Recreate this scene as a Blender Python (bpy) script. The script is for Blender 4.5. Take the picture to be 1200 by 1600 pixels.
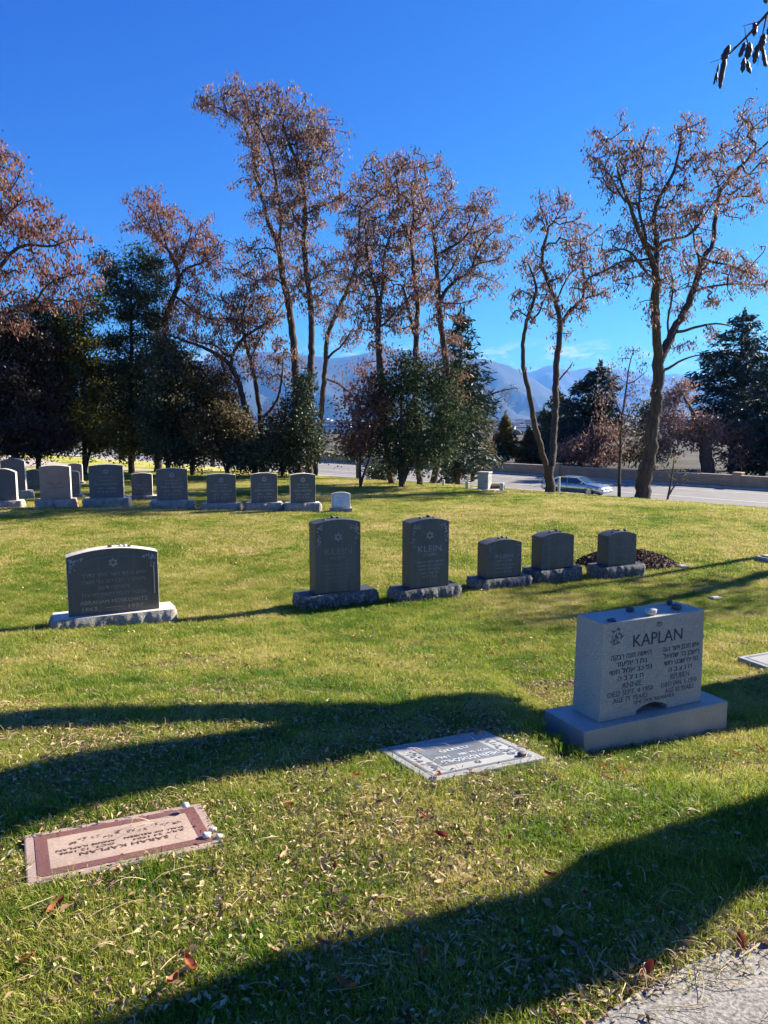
import bpy, bmesh, math, random
import numpy as np
from mathutils import Vector, Matrix

random.seed(7)
rng = np.random.default_rng(11)
R = math.radians
scene = bpy.context.scene
for o in list(bpy.data.objects):
    bpy.data.objects.remove(o)

# ------------------------------------------------------------------ camera
EYE = 1.6
PITCH = math.atan(150 / 1200)
cam_data = bpy.data.cameras.new('camera')
cam_data.sensor_fit = 'VERTICAL'
cam_data.sensor_height = 36.0
cam_data.lens = 27.0
cam_data.clip_start = 0.05
cam_data.clip_end = 80000
cam = bpy.data.objects.new('camera', cam_data)
scene.collection.objects.link(cam)
cam.location = (0, 0, EYE)
cam.rotation_euler = (R(90) - PITCH, 0, 0)
scene.camera = cam

# ------------------------------------------------------------------ sky and sun
SUN_AZ, SUN_EL = 60.5, 29.0          # degrees right of the view direction, above the horizon
sun_vec = Vector((math.sin(R(SUN_AZ)) * math.cos(R(SUN_EL)), math.cos(R(SUN_AZ)) * math.cos(R(SUN_EL)), math.sin(R(SUN_EL))))
world = bpy.data.worlds.new('World')
scene.world = world
world.use_nodes = True
wn, wl = world.node_tree.nodes, world.node_tree.links
wn.clear()
w_out = wn.new('ShaderNodeOutputWorld')
w_bg = wn.new('ShaderNodeBackground')
w_sky = wn.new('ShaderNodeTexSky')
w_sky.sky_type = 'NISHITA'
w_sky.sun_disc = False
w_sky.sun_elevation = R(SUN_EL)
w_sky.sun_rotation = R(SUN_AZ)
w_sky.altitude = 1400
w_sky.air_density = 1.0
w_sky.dust_density = 0.35
w_sky.ozone_density = 2.2
w_bg.inputs['Strength'].default_value = 0.051
# the deep, polarised-looking blue of thin mountain air: a power curve per channel
w_srgb = wn.new('ShaderNodeSeparateColor')
w_hs = wn.new('ShaderNodeCombineColor')
wl.new(w_sky.outputs[0], w_srgb.inputs[0])
for ch, (p_, k_) in enumerate(((1.75, 3.9), (1.3, 7.5), (0.62, 8.2))):
    m1 = wn.new('ShaderNodeMath'); m1.operation = 'MULTIPLY'; m1.inputs[1].default_value = 0.1
    m2 = wn.new('ShaderNodeMath'); m2.operation = 'POWER'; m2.inputs[1].default_value = p_
    m3 = wn.new('ShaderNodeMath'); m3.operation = 'MULTIPLY'; m3.inputs[1].default_value = k_
    wl.new(w_srgb.outputs[ch], m1.inputs[0]); wl.new(m1.outputs[0], m2.inputs[0]); wl.new(m2.outputs[0], m3.inputs[0]); wl.new(m3.outputs[0], w_hs.inputs[ch])
# a few thin fair-weather clouds low over the mountains
w_tc = wn.new('ShaderNodeTexCoord')
w_map = wn.new('ShaderNodeMapping')
w_map.inputs['Scale'].default_value = (22, 22, 75)
w_noise = wn.new('ShaderNodeTexNoise')
w_noise.inputs['Scale'].default_value = 1.0
w_noise.inputs['Detail'].default_value = 5
w_noise.inputs['Roughness'].default_value = 0.6
w_ramp = wn.new('ShaderNodeValToRGB')
w_ramp.color_ramp.elements[0].position = 0.50
w_ramp.color_ramp.elements[1].position = 0.66
w_sep = wn.new('ShaderNodeSeparateXYZ')
w_band = wn.new('ShaderNodeValToRGB')
cr = w_band.color_ramp
cr.elements[0].position = 0.055; cr.elements[0].color = (0, 0, 0, 1)
cr.elements[1].position = 0.066; cr.elements[1].color = (1, 1, 1, 1)
e = cr.elements.new(0.082); e.color = (0.7, 0.7, 0.7, 1)
e = cr.elements.new(0.095); e.color = (0, 0, 0, 1)
w_mul = wn.new('ShaderNodeMath'); w_mul.operation = 'MULTIPLY'
w_mix = wn.new('ShaderNodeMixRGB')
w_mix.inputs['Color2'].default_value = (7.5, 7.8, 8.2, 1)
wl.new(w_tc.outputs['Generated'], w_map.inputs['Vector'])
wl.new(w_map.outputs[0], w_noise.inputs['Vector'])
wl.new(w_noise.outputs[0], w_ramp.inputs[0])
wl.new(w_tc.outputs['Generated'], w_sep.inputs[0])
wl.new(w_sep.outputs['Z'], w_band.inputs[0])
wl.new(w_ramp.outputs[0], w_mul.inputs[0])
wl.new(w_band.outputs[0], w_mul.inputs[1])
wl.new(w_mul.outputs[0], w_mix.inputs['Fac'])
wl.new(w_hs.outputs[0], w_mix.inputs['Color1'])
wl.new(w_mix.outputs[0], w_bg.inputs['Color'])
wl.new(w_bg.outputs[0], w_out.inputs['Surface'])

sun_data = bpy.data.lights.new('sun', 'SUN')
sun_data.energy = 5.0
sun_data.angle = R(0.53)
sun_data.color = (1.0, 0.92, 0.77)
sun = bpy.data.objects.new('sun', sun_data)
scene.collection.objects.link(sun)
sun.rotation_euler = sun_vec.to_track_quat('Z', 'Y').to_euler()
sun.location = (30, 15, 40)

scene.view_settings.view_transform = 'Standard'
scene.view_settings.look = 'None'
scene.view_settings.exposure = 1.68
scene.view_settings.gamma = 1.0
scene.view_settings.use_curve_mapping = False
scene.render.engine = 'CYCLES'
cy = scene.cycles
cy.use_denoising = True
cy.use_adaptive_sampling = True
cy.adaptive_threshold = 0.02
cy.max_bounces = 6
cy.diffuse_bounces = 2
cy.glossy_bounces = 2
cy.transmission_bounces = 3
cy.transparent_max_bounces = 6
cy.volume_bounces = 0
cy.sample_clamp_indirect = 6
cy.caustics_reflective = False
cy.caustics_refractive = False

# ------------------------------------------------------------------ helpers
COL = scene.collection


def tag(o, label=None, cat=None, group=None, kind=None):
    if label: o['label'] = label
    if cat: o['category'] = cat
    if group: o['group'] = group
    if kind: o['kind'] = kind
    return o


def empty(name, loc, rz=0.0):
    o = bpy.data.objects.new(name, None)
    o.empty_display_size = 0.2
    COL.objects.link(o)
    o.location = loc
    o.rotation_euler = (0, 0, rz)
    return o


def link_mesh(name, me, mat=None, parent=None):
    o = bpy.data.objects.new(name, me)
    COL.objects.link(o)
    if mat is not None and not me.materials:
        me.materials.append(mat)
    if parent is not None:
        o.parent = parent
    return o


def np_mesh(name, V, F, attrs=None, smooth=False):
    """V (n,3); F list of index arrays (m,k) that may differ in k."""
    me = bpy.data.meshes.new(name)
    V = np.asarray(V, dtype=np.float32)
    if not isinstance(F, list): F = [F]
    F = [np.asarray(f, dtype=np.int32) for f in F if len(f)]
    loops = np.concatenate([f.ravel() for f in F])
    tot = np.concatenate([np.full(len(f), f.shape[1], dtype=np.int32) for f in F])
    start = np.concatenate([[0], np.cumsum(tot)[:-1]]).astype(np.int32)
    me.vertices.add(len(V)); me.vertices.foreach_set('co', V.ravel())
    me.loops.add(len(loops)); me.loops.foreach_set('vertex_index', loops)
    me.polygons.add(len(tot)); me.polygons.foreach_set('loop_start', start)
    try: me.polygons.foreach_set('loop_total', tot)
    except Exception: pass
    if attrs:
        for k, a in attrs.items():
            at = me.attributes.new(k, 'FLOAT', 'POINT')
            at.data.foreach_set('value', np.asarray(a, dtype=np.float32))
    me.update(calc_edges=True)
    me.validate()
    if smooth:
        me.polygons.foreach_set('use_smooth', np.ones(len(me.polygons), dtype=bool))
    return me


def bm_mesh(name, bm, smooth=False):
    me = bpy.data.meshes.new(name)
    bm.to_mesh(me); bm.free()
    if smooth:
        for p in me.polygons: p.use_smooth = True
    return me


def bm_box(bm, x0, x1, y0, y1, z0, z1, bevel=0.0, segs=1):
    vs = [bm.verts.new(p) for p in ((x0, y0, z0), (x1, y0, z0), (x1, y1, z0), (x0, y1, z0), (x0, y0, z1), (x1, y0, z1), (x1, y1, z1), (x0, y1, z1))]
    fs = [bm.faces.new([vs[i] for i in f]) for f in ((0, 3, 2, 1), (4, 5, 6, 7), (0, 1, 5, 4), (1, 2, 6, 5), (2, 3, 7, 6), (3, 0, 4, 7))]
    if bevel > 0:
        es = list({e for f in fs for e in f.edges})
        bmesh.ops.bevel(bm, geom=es, offset=bevel, segments=segs, affect='EDGES', profile=0.5)
    return vs


def box_mesh(name, x0, x1, y0, y1, z0, z1, bevel=0.0, segs=1):
    bm = bmesh.new(); bm_box(bm, x0, x1, y0, y1, z0, z1, bevel, segs)
    return bm_mesh(name, bm)


def bm_extrude_outline(bm, pts, y0, y1, taper=None, bevel=0.0):
    """outline in x,z (counter-clockwise seen from -y); front face at y0"""
    n = len(pts)
    a = [bm.verts.new((x, y0, z)) for x, z in pts]
    b = [bm.verts.new(((x, y1, z) if taper is None else taper(x, y1, z))) for x, z in pts]
    fs = [bm.faces.new(a), bm.faces.new(b[::-1])]
    for i in range(n):
        j = (i + 1) % n
        fs.append(bm.faces.new((a[j], a[i], b[i], b[j])))
    if bevel > 0:
        es = list(fs[0].edges) + list(fs[1].edges)
        bmesh.ops.bevel(bm, geom=es, offset=bevel, segments=2, affect='EDGES', profile=0.5)
    return fs


# ------------------------------------------------------------------ terrain
PROF_Y = np.array([-60, 0, 2, 3, 4, 4.8, 6, 7.5, 9.5, 12, 16, 20, 26, 40, 80, 400])
PROF_H = np.array([0.5, 1.6, 1.62, 1.70, 1.79, 1.90, 2.1, 2.34, 2.52, 2.53, 2.50, 2.46, 2.54, 2.72, 3.2, 6.0])


def sstep(a, b, x):
    t = np.clip((x - a) / (b - a), 0, 1)
    return t * t * (3 - 2 * t)


def hashn(x, y, s):
    return (np.sin(x * 1.31 * s + 0.7) * np.cos(y * 1.13 * s - 0.4) + 0.5 * np.sin((x * 0.8 - y * 1.1) * 2.3 * s + 1.9)) / 1.5


FAR_R = np.array([0, 95, 140, 300, 1000, 3000, 10000, 40000])
FAR_Z = np.array([0, 0, -2.0, -6, -18, -30, -60, -180])


def terrain(x, y):
    x = np.asarray(x, dtype=float); y = np.asarray(y, dtype=float)
    h = EYE - np.interp(y, PROF_Y, PROF_H)
    # soften the kinks of the profile
    h = 0.5 * h + 0.25 * (EYE - np.interp(y - 0.6, PROF_Y, PROF_H)) + 0.25 * (EYE - np.interp(y + 0.6, PROF_Y, PROF_H))
    near = np.exp(-((y - 8) / 14) ** 2)
    h = h + 0.03 * hashn(x, y, 0.55) * near * sstep(2.5, 6, y) - 0.006 * np.clip(x, -25, 25) * sstep(8, 20, y)
    # the lawn dips a little on the right, where the big monument stands
    h = h - 0.17 * sstep(0.72, 1.15, x) * sstep(3.1, 4.0, y) * (1 - sstep(5.5, 9, y))
    s = x + y
    bank = -0.055 * np.clip(s - 29, 0, 14)
    h = h + bank
    t = sstep(40, 67, s)
    h = h * (1 - t) + (-4.4) * t
    far = np.interp(np.maximum(s / 1.3, 0.95 * np.hypot(x, y) * (y > 0)), FAR_R, FAR_Z)
    return h + far * sstep(97, 125, np.maximum(s, np.hypot(x, y) * 0.9))


def tz(x, y):
    return float(terrain(x, y))


CP, SP = math.cos(PITCH), math.sin(PITCH)


def ray(px, py):
    cx, cz = (px - 600) / 1200, -(py - 800) / 1200
    return Vector((cx, CP + SP * cz, -SP + CP * cz))


def hit(px, py, tmax=400.0):
    r = ray(px, py)
    t, step = 0.5, 0.05
    prev = t
    while t < tmax:
        p = r * t
        if EYE + p.z < tz(p.x, p.y):
            a, b = prev, t
            for _ in range(24):
                m = (a + b) / 2
                q = r * m
                if EYE + q.z < tz(q.x, q.y): b = m
                else: a = m
            q = r * b
            return Vector((q.x, q.y, EYE + q.z))
        prev = t
        t += max(0.05, t * 0.01)
    q = r * tmax
    return Vector((q.x, q.y, tz(q.x, q.y)))


def at_depth(px, py, D):
    r = ray(px, py)
    k = D / r.y
    return Vector((r.x * k, D, EYE + r.z * k))


# ------------------------------------------------------------------ materials
def new_mat(name):
    m = bpy.data.materials.new(name)
    m.use_nodes = True
    nt = m.node_tree
    nt.nodes.clear()
    out = nt.nodes.new('ShaderNodeOutputMaterial')
    b = nt.nodes.new('ShaderNodeBsdfPrincipled')
    nt.links.new(b.outputs[0], out.inputs['Surface'])
    return m, nt, b, out


def N(nt, typ, **kw):
    n = nt.nodes.new(typ)
    for k, v in kw.items():
        if k in ('operation', 'blend_type', 'attribute_name', 'feature', 'noise_dimensions', 'distance'): setattr(n, k, v)
        else: n.inputs[k].default_value = v
    return n


def ramp(nt, stops):
    r = nt.nodes.new('ShaderNodeValToRGB')
    c = r.color_ramp
    while len(c.elements) > 1: c.elements.remove(c.elements[-1])
    c.elements[0].position = stops[0][0]; c.elements[0].color = (*stops[0][1], 1)
    for p, col in stops[1:]:
        e = c.elements.new(p); e.color = (*col, 1)
    return r


def granite(name, base, vary=0.35, rough=0.5, streak=0.0, streak_col=(0.3, 0.33, 0.34), scale=170, bump=0.0, big=0.15):
    m, nt, b, out = new_mat(name)
    L = nt.links.new
    tc = nt.nodes.new('ShaderNodeTexCoord')
    n1 = N(nt, 'ShaderNodeTexNoise', Scale=scale, Detail=3.0, Roughness=0.7)
    n2 = N(nt, 'ShaderNodeTexNoise', Scale=5.0, Detail=5.0, Roughness=0.6)
    L(tc.outputs['Object'], n1.inputs['Vector']); L(tc.outputs['Object'], n2.inputs['Vector'])
    lo = tuple(c * (1 - vary) for c in base); hi = tuple(min(1, c * (1 + vary)) for c in base)
    r1 = ramp(nt, [(0.3, lo), (0.5, base), (0.7, hi)])
    L(n1.outputs[0], r1.inputs[0])
    mx = N(nt, 'ShaderNodeMixRGB', blend_type='MULTIPLY', Fac=1.0)
    r2 = ramp(nt, [(0.3, (1 - big,) * 3), (0.7, (1 + big,) * 3)])
    L(n2.outputs[0], r2.inputs[0])
    L(r1.outputs[0], mx.inputs['Color1']); L(r2.outputs[0], mx.inputs['Color2'])
    col = mx.outputs[0]
    if streak > 0:
        mp = N(nt, 'ShaderNodeMapping', Scale=(13, 5, 0.8) if scale > 100 else (24, 24, 16))
        L(tc.outputs['Object'], mp.inputs['Vector'])
        n3 = N(nt, 'ShaderNodeTexNoise', Scale=1.0, Detail=4.0, Roughness=0.65)
        L(mp.outputs[0], n3.inputs['Vector'])
        r3 = ramp(nt, [(0.48, (0, 0, 0)), (0.72, (streak,) * 3)])
        L(n3.outputs[0], r3.inputs[0])
        m2 = N(nt, 'ShaderNodeMixRGB', Color2=(*streak_col, 1))
        L(r3.outputs[0], m2.inputs['Fac']); L(col, m2.inputs['Color1'])
        col = m2.outputs[0]
    L(col, b.inputs['Base Color'])
    rr = N(nt, 'ShaderNodeMapRange')
    rr.inputs['To Min'].default_value = max(0.05, rough - 0.12); rr.inputs['To Max'].default_value = min(1, rough + 0.15)
    L(n2.outputs[0], rr.inputs['Value']); L(rr.outputs[0], b.inputs['Roughness'])
    if bump > 0:
        bp = N(nt, 'ShaderNodeBump', Strength=bump, Distance=0.01)
        L(n1.outputs[0], bp.inputs['Height']); L(bp.outputs[0], b.inputs['Normal'])
    return m


M = {}
M['dark_polish'] = granite('dark_granite_face', (0.112, 0.112, 0.106), 0.45, 0.38, streak=0.75, streak_col=(0.15, 0.165, 0.17))
M['dark_side'] = granite('dark_granite', (0.05, 0.056, 0.06), 0.4, 0.5)
M['dark_rock'] = granite('dark_rock_pitch', (0.085, 0.082, 0.078), 0.85, 0.7, streak=0.75, streak_col=(0.42, 0.40, 0.37), scale=38, bump=1.0, big=0.5)  # pale patches paint the highlights that chiselled chips catch
M['moss_face'] = granite('charcoal_granite_face', (0.105, 0.098, 0.088), 0.4, 0.5, streak=0.35, streak_col=(0.2, 0.185, 0.165))
M['pale_rock'] = granite('pale_rock_pitch', (0.29, 0.262, 0.222), 0.65, 0.8, scale=60, bump=0.8, big=0.3)
M['pale_trim'] = granite('pale_granite', (0.64, 0.575, 0.48), 0.3, 0.7, big=0.2)  # on dark stones its paleness stands in for sunlight on edges and tops
M['grey'] = granite('grey_granite', (0.42, 0.375, 0.31), 0.55, 0.62, scale=210, big=0.12)
M['mid_face'] = granite('blue_grey_granite', (0.095, 0.10, 0.10), 0.4, 0.42, streak=0.4, streak_col=(0.16, 0.18, 0.19))
M['brown_face'] = granite('brown_granite', (0.44, 0.25, 0.17), 0.35, 0.5, streak=0.2, streak_col=(0.3, 0.24, 0.2))
M['brown_rock'] = granite('brown_rock_pitch', (0.46, 0.30, 0.22), 0.5, 0.8, scale=60, bump=0.8, big=0.3)
M['white_stone'] = granite('white_marble', (0.68, 0.68, 0.66), 0.15, 0.6)
M['pink'] = granite('pink_granite', (0.33, 0.24, 0.195), 0.22, 0.6, scale=90, big=0.12)
M['pink_frost'] = granite('frosted_pink_granite', (0.35, 0.255, 0.195), 0.18, 0.75, scale=80, big=0.15)
M['red'] = granite('red_granite', (0.17, 0.075, 0.055), 0.4, 0.35, scale=130, big=0.15)
M['marker_grey'] = granite('light_grey_granite', (0.28, 0.275, 0.26), 0.25, 0.6, scale=160, big=0.12)
M['marker_dark'] = granite('polished_grey_granite', (0.16, 0.17, 0.18), 0.35, 0.3, scale=160)
M['marker_frost'] = granite('frosted_white_granite', (0.33, 0.325, 0.31), 0.12, 0.7, scale=120)
M['pebble_dark'] = granite('dark_pebble', (0.09, 0.08, 0.085), 0.4, 0.6, scale=60)
M['pebble_pale'] = granite('pale_pebble', (0.62, 0.58, 0.54), 0.25, 0.6, scale=60)
M['concrete'] = granite('concrete', (0.40, 0.375, 0.33), 0.4, 0.85, scale=120, bump=0.25, big=0.2)


def plain(name, col, rough=0.6, metal=0.0, vary=0.12, scale=8.0, spec=None):
    m, nt, b, out = new_mat(name)
    tc = nt.nodes.new('ShaderNodeTexCoord')
    n = N(nt, 'ShaderNodeTexNoise', Scale=scale, Detail=4.0, Roughness=0.6)
    nt.links.new(tc.outputs['Object'], n.inputs['Vector'])
    r = ramp(nt, [(0.25, tuple(c * (1 - vary) for c in col)), (0.75, tuple(min(1, c * (1 + vary)) for c in col))])
    nt.links.new(n.outputs[0], r.inputs[0]); nt.links.new(r.outputs[0], b.inputs['Base Color'])
    b.inputs['Roughness'].default_value = rough
    b.inputs['Metallic'].default_value = metal
    if spec is not None: b.inputs['Specular IOR Level'].default_value = spec
    return m


M['letter_pale'] = plain('frosted_lettering', (0.38, 0.375, 0.36), 0.8)
M['letter_bright'] = plain('cut_lettering', (0.42, 0.43, 0.42), 0.8)
M['letter_dim'] = plain('weathered_lettering', (0.22, 0.22, 0.21), 0.8)
M['letter_dim2'] = plain('worn_lettering', (0.30, 0.28, 0.25), 0.8)
M['letter_dark'] = plain('shadowed_lettering', (0.055, 0.06, 0.065), 0.8)  # dark tone stands in for the shade inside cut letters
M['letter_mid'] = plain('faded_lettering', (0.14, 0.145, 0.15), 0.8)
M['letter_gold'] = plain('tan_lettering', (0.44, 0.38, 0.30), 0.8)
M['letter_brown'] = plain('brown_lettering', (0.115, 0.06, 0.04), 0.8)
M['letter_white'] = plain('white_lettering', (0.62, 0.63, 0.62), 0.8)
M['recess'] = plain('recess', (0.02, 0.02, 0.022), 0.9)


def leaf_mat(name, stops, transl=0.35, rough=0.6, spec=0.3):
    m, nt, b, out = new_mat(name)
    L = nt.links.new
    at = N(nt, 'ShaderNodeAttribute', attribute_name='tint')
    r = ramp(nt, stops)
    L(at.outputs['Fac'], r.inputs[0])
    L(r.outputs[0], b.inputs['Base Color'])
    b.inputs['Roughness'].default_value = rough
    b.inputs['Specular IOR Level'].default_value = spec
    tr = nt.nodes.new('ShaderNodeBsdfTranslucent')
    L(r.outputs[0], tr.inputs['Color'])
    mx = N(nt, 'ShaderNodeMixShader', Fac=transl)
    L(b.outputs[0], mx.inputs[1]); L(tr.outputs[0], mx.inputs[2])
    L(mx.outputs[0], out.inputs['Surface'])
    return m


M['locust_leaf'] = leaf_mat('dry_brown_leaves', [(0, (0.095, 0.057, 0.050)), (0.5, (0.22, 0.130, 0.110)), (0.85, (0.36, 0.225, 0.19)), (1, (0.48, 0.33, 0.27))], 0.4)
M['russet_leaf'] = leaf_mat('russet_leaves', [(0, (0.12, 0.052, 0.040)), (0.5, (0.25, 0.115, 0.08)), (1, (0.38, 0.20, 0.14))], 0.4)
M['evergreen'] = leaf_mat('dark_evergreen', [(0, (0.022, 0.034, 0.02)), (0.6, (0.06, 0.082, 0.042)), (1, (0.12, 0.135, 0.07))], 0.15, 0.55)
M['bluegreen'] = leaf_mat('blue_green_needles', [(0, (0.013, 0.024, 0.022)), (0.6, (0.028, 0.05, 0.044)), (1, (0.055, 0.085, 0.07))], 0.12, 0.6)
M['glossy'] = leaf_mat('glossy_green_leaves', [(0, (0.024, 0.042, 0.02)), (0.6, (0.07, 0.10, 0.042)), (1, (0.13, 0.155, 0.075))], 0.3, 0.65, 0.2)
M['olive'] = leaf_mat('olive_leaves', [(0, (0.06, 0.07, 0.018)), (0.5, (0.18, 0.17, 0.04)), (0.85, (0.36, 0.28, 0.06)), (1, (0.44, 0.25, 0.08))], 0.5)
M['maroon'] = leaf_mat('maroon_green_leaves', [(0, (0.022, 0.022, 0.018)), (0.6, (0.06, 0.045, 0.036)), (1, (0.14, 0.06, 0.05))], 0.2)
M['juniper'] = leaf_mat('brownish_juniper', [(0, (0.05, 0.05, 0.022)), (0.6, (0.14, 0.115, 0.05)), (1, (0.27, 0.175, 0.08))], 0.35)
M['yellow'] = leaf_mat('yellow_green_leaves', [(0, (0.06, 0.06, 0.015)), (0.6, (0.16, 0.12, 0.02)), (1, (0.34, 0.22, 0.03))], 0.3)
M['litter'] = leaf_mat('fallen_leaflets', [(0, (0.11, 0.06, 0.03)), (0.3, (0.28, 0.175, 0.085)), (0.6, (0.46, 0.335, 0.165)), (0.9, (0.58, 0.46, 0.25)), (1, (0.64, 0.55, 0.34))], 0.2)
M['straw'] = leaf_mat('dry_stems', [(0, (0.30, 0.20, 0.10)), (1, (0.56, 0.44, 0.24))], 0.05)
M['red_leaf'] = leaf_mat('red_brown_leaf', [(0, (0.20, 0.03, 0.015)), (0.5, (0.32, 0.09, 0.035)), (1, (0.42, 0.17, 0.05))], 0.3)
M['tan_leaf'] = leaf_mat('tan_leaf', [(0, (0.42, 0.26, 0.11)), (1, (0.62, 0.46, 0.24))], 0.25)
M['mulch'] = leaf_mat('mulch_chips', [(0, (0.045, 0.024, 0.016)), (0.6, (0.11, 0.062, 0.042)), (1, (0.21, 0.13, 0.09))], 0.0, 0.85)


def bark_mat(name, a, b_, scale=14):
    m, nt, b, out = new_mat(name)
    L = nt.links.new
    tc = nt.nodes.new('ShaderNodeTexCoord')
    mp = N(nt, 'ShaderNodeMapping', Scale=(scale, scale, scale * 0.16))
    L(tc.outputs['Object'], mp.inputs['Vector'])
    n = N(nt, 'ShaderNodeTexNoise', Scale=1.0, Detail=6.0, Roughness=0.65, Distortion=0.8)
    L(mp.outputs[0], n.inputs['Vector'])
    r = ramp(nt, [(0.32, a), (0.68, b_)])
    L(n.outputs[0], r.inputs[0]); L(r.outputs[0], b.inputs['Base Color'])
    bp = N(nt, 'ShaderNodeBump', Strength=1.0, Distance=0.05)
    L(n.outputs[0], bp.inputs['Height']); L(bp.outputs[0], b.inputs['Normal'])
    b.inputs['Roughness'].default_value = 0.9
    b.inputs['Specular IOR Level'].default_value = 0.2
    return m


M['bark'] = bark_mat('locust_bark', (0.038, 0.030, 0.026), (0.13, 0.105, 0.092))
M['bark_red'] = bark_mat('reddish_bark', (0.05, 0.03, 0.024), (0.16, 0.10, 0.08))

# grass blades: hue drifts over the lawn, with yellowed patches
GREENS = [(0.0, (0.075, 0.175, 0.008)), (0.35, (0.185, 0.272, 0.021)), (0.62, (0.37, 0.372, 0.058)), (0.85, (0.53, 0.47, 0.13)), (1.0, (0.60, 0.50, 0.22))]


def lawn_value(nt, rand_socket):
    """0 = deep green .. 1 = straw, from world position and a random value"""
    L = nt.links.new
    g = nt.nodes.new('ShaderNodeNewGeometry')
    n1 = N(nt, 'ShaderNodeTexNoise', Scale=0.55, Detail=5.0, Roughness=0.62)
    n2 = N(nt, 'ShaderNodeTexNoise', Scale=3.2, Detail=4.0, Roughness=0.6)
    L(g.outputs['Position'], n1.inputs['Vector']); L(g.outputs['Position'], n2.inputs['Vector'])
    a = N(nt, 'ShaderNodeMath', operation='MULTIPLY_ADD'); a.inputs[1].default_value = 2.0; a.inputs[2].default_value = -1.05
    L(n1.outputs[0], a.inputs[0])
    b = N(nt, 'ShaderNodeMath', operation='MULTIPLY_ADD'); b.inputs[1].default_value = 1.3
    L(n2.outputs[0], b.inputs[0]); L(a.outputs[0], b.inputs[2])
    # the lawn farther out is drier
    sp = nt.nodes.new('ShaderNodeSeparateXYZ'); L(g.outputs['Position'], sp.inputs[0])
    mr = N(nt, 'ShaderNodeMapRange'); mr.inputs['From Min'].default_value = 5.0; mr.inputs['From Max'].default_value = 20.0
    mr.inputs['To Min'].default_value = -0.06; mr.inputs['To Max'].default_value = 0.16
    L(sp.outputs['Y'], mr.inputs['Value'])
    c2 = N(nt, 'ShaderNodeMath', operation='ADD'); L(b.outputs[0], c2.inputs[0]); L(mr.outputs[0], c2.inputs[1])
    c = N(nt, 'ShaderNodeMath', operation='MULTIPLY_ADD'); c.inputs[1].default_value = 0.55
    L(rand_socket, c.inputs[0]); L(c2.outputs[0], c.inputs[2])
    d = N(nt, 'ShaderNodeMath', operation='SUBTRACT'); d.inputs[1].default_value = 0.30
    L(c.outputs[0], d.inputs[0])
    return d.outputs[0]


def make_grass_mat():
    m, nt, b, out = new_mat('grass_blades')
    L = nt.links.new
    at = N(nt, 'ShaderNodeAttribute', attribute_name='tint')
    v = lawn_value(nt, at.outputs['Fac'])
    r = ramp(nt, GREENS)
    L(v, r.inputs[0])
    L(r.outputs[0], b.inputs['Base Color'])
    b.inputs['Roughness'].default_value = 0.55
    b.inputs['Specular IOR Level'].default_value = 0.35
    tr = nt.nodes.new('ShaderNodeBsdfTranslucent'); L(r.outputs[0], tr.inputs['Color'])
    mx = N(nt, 'ShaderNodeMixShader', Fac=0.45)
    L(b.outputs[0], mx.inputs[1]); L(tr.outputs[0], mx.inputs[2]); L(mx.outputs[0], out.inputs['Surface'])
    return m


M['grass'] = make_grass_mat()


def make_ground_mat():
    m, nt, b, out = new_mat('lawn_ground')
    L = nt.links.new
    g = nt.nodes.new('ShaderNodeNewGeometry')
    n = N(nt, 'ShaderNodeTexNoise', Scale=60.0, Detail=4.0, Roughness=0.7)
    L(g.outputs['Position'], n.inputs['Vector'])
    v = lawn_value(nt, n.outputs[0])
    r_near = ramp(nt, [(0.0, (0.06, 0.085, 0.016)), (0.5, (0.13, 0.12, 0.04)), (1.0, (0.28, 0.21, 0.10))])
    L(v, r_near.inputs[0])
    r_far = ramp(nt, [(p, tuple(c * 0.82 for c in col)) for p, col in GREENS])
    L(v, r_far.inputs[0])
    # beyond the lawn: autumn scrub and town trees on the valley floor
    n2 = N(nt, 'ShaderNodeTexNoise', Scale=0.02, Detail=8.0, Roughness=0.7)
    L(g.outputs['Position'], n2.inputs['Vector'])
    r_val = ramp(nt, [(0.32, (0.03, 0.04, 0.028)), (0.5, (0.075, 0.065, 0.05)), (0.62, (0.13, 0.11, 0.09)), (0.75, (0.24, 0.22, 0.20))])
    L(n2.outputs[0], r_val.inputs[0])
    ln = N(nt, 'ShaderNodeVectorMath', operation='LENGTH'); L(g.outputs['Position'], ln.inputs[0])
    f1 = N(nt, 'ShaderNodeMapRange'); f1.inputs['From Min'].default_value = 26; f1.inputs['From Max'].default_value = 34
    L(ln.outputs['Value'], f1.inputs['Value'])
    sx_ = nt.nodes.new('ShaderNodeSeparateXYZ'); L(g.outputs['Position'], sx_.inputs[0])
    ad_ = N(nt, 'ShaderNodeMath', operation='ADD'); L(sx_.outputs['X'], ad_.inputs[0]); L(sx_.outputs['Y'], ad_.inputs[1])
    f2 = N(nt, 'ShaderNodeMapRange'); f2.inputs['From Min'].default_value = 92; f2.inputs['From Max'].default_value = 96
    L(ad_.outputs[0], f2.inputs['Value'])
    m1 = nt.nodes.new('ShaderNodeMixRGB'); m2 = nt.nodes.new('ShaderNodeMixRGB')
    L(f1.outputs[0], m1.inputs['Fac']); L(r_near.outputs[0], m1.inputs['Color1']); L(r_far.outputs[0], m1.inputs['Color2'])
    L(f2.outputs[0], m2.inputs['Fac']); L(m1.outputs[0], m2.inputs['Color1']); L(r_val.outputs[0], m2.inputs['Color2'])
    L(m2.outputs[0], b.inputs['Base Color'])
    b.inputs['Roughness'].default_value = 0.95
    b.inputs['Specular IOR Level'].default_value = 0.1
    return m


M['ground'] = make_ground_mat()


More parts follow.
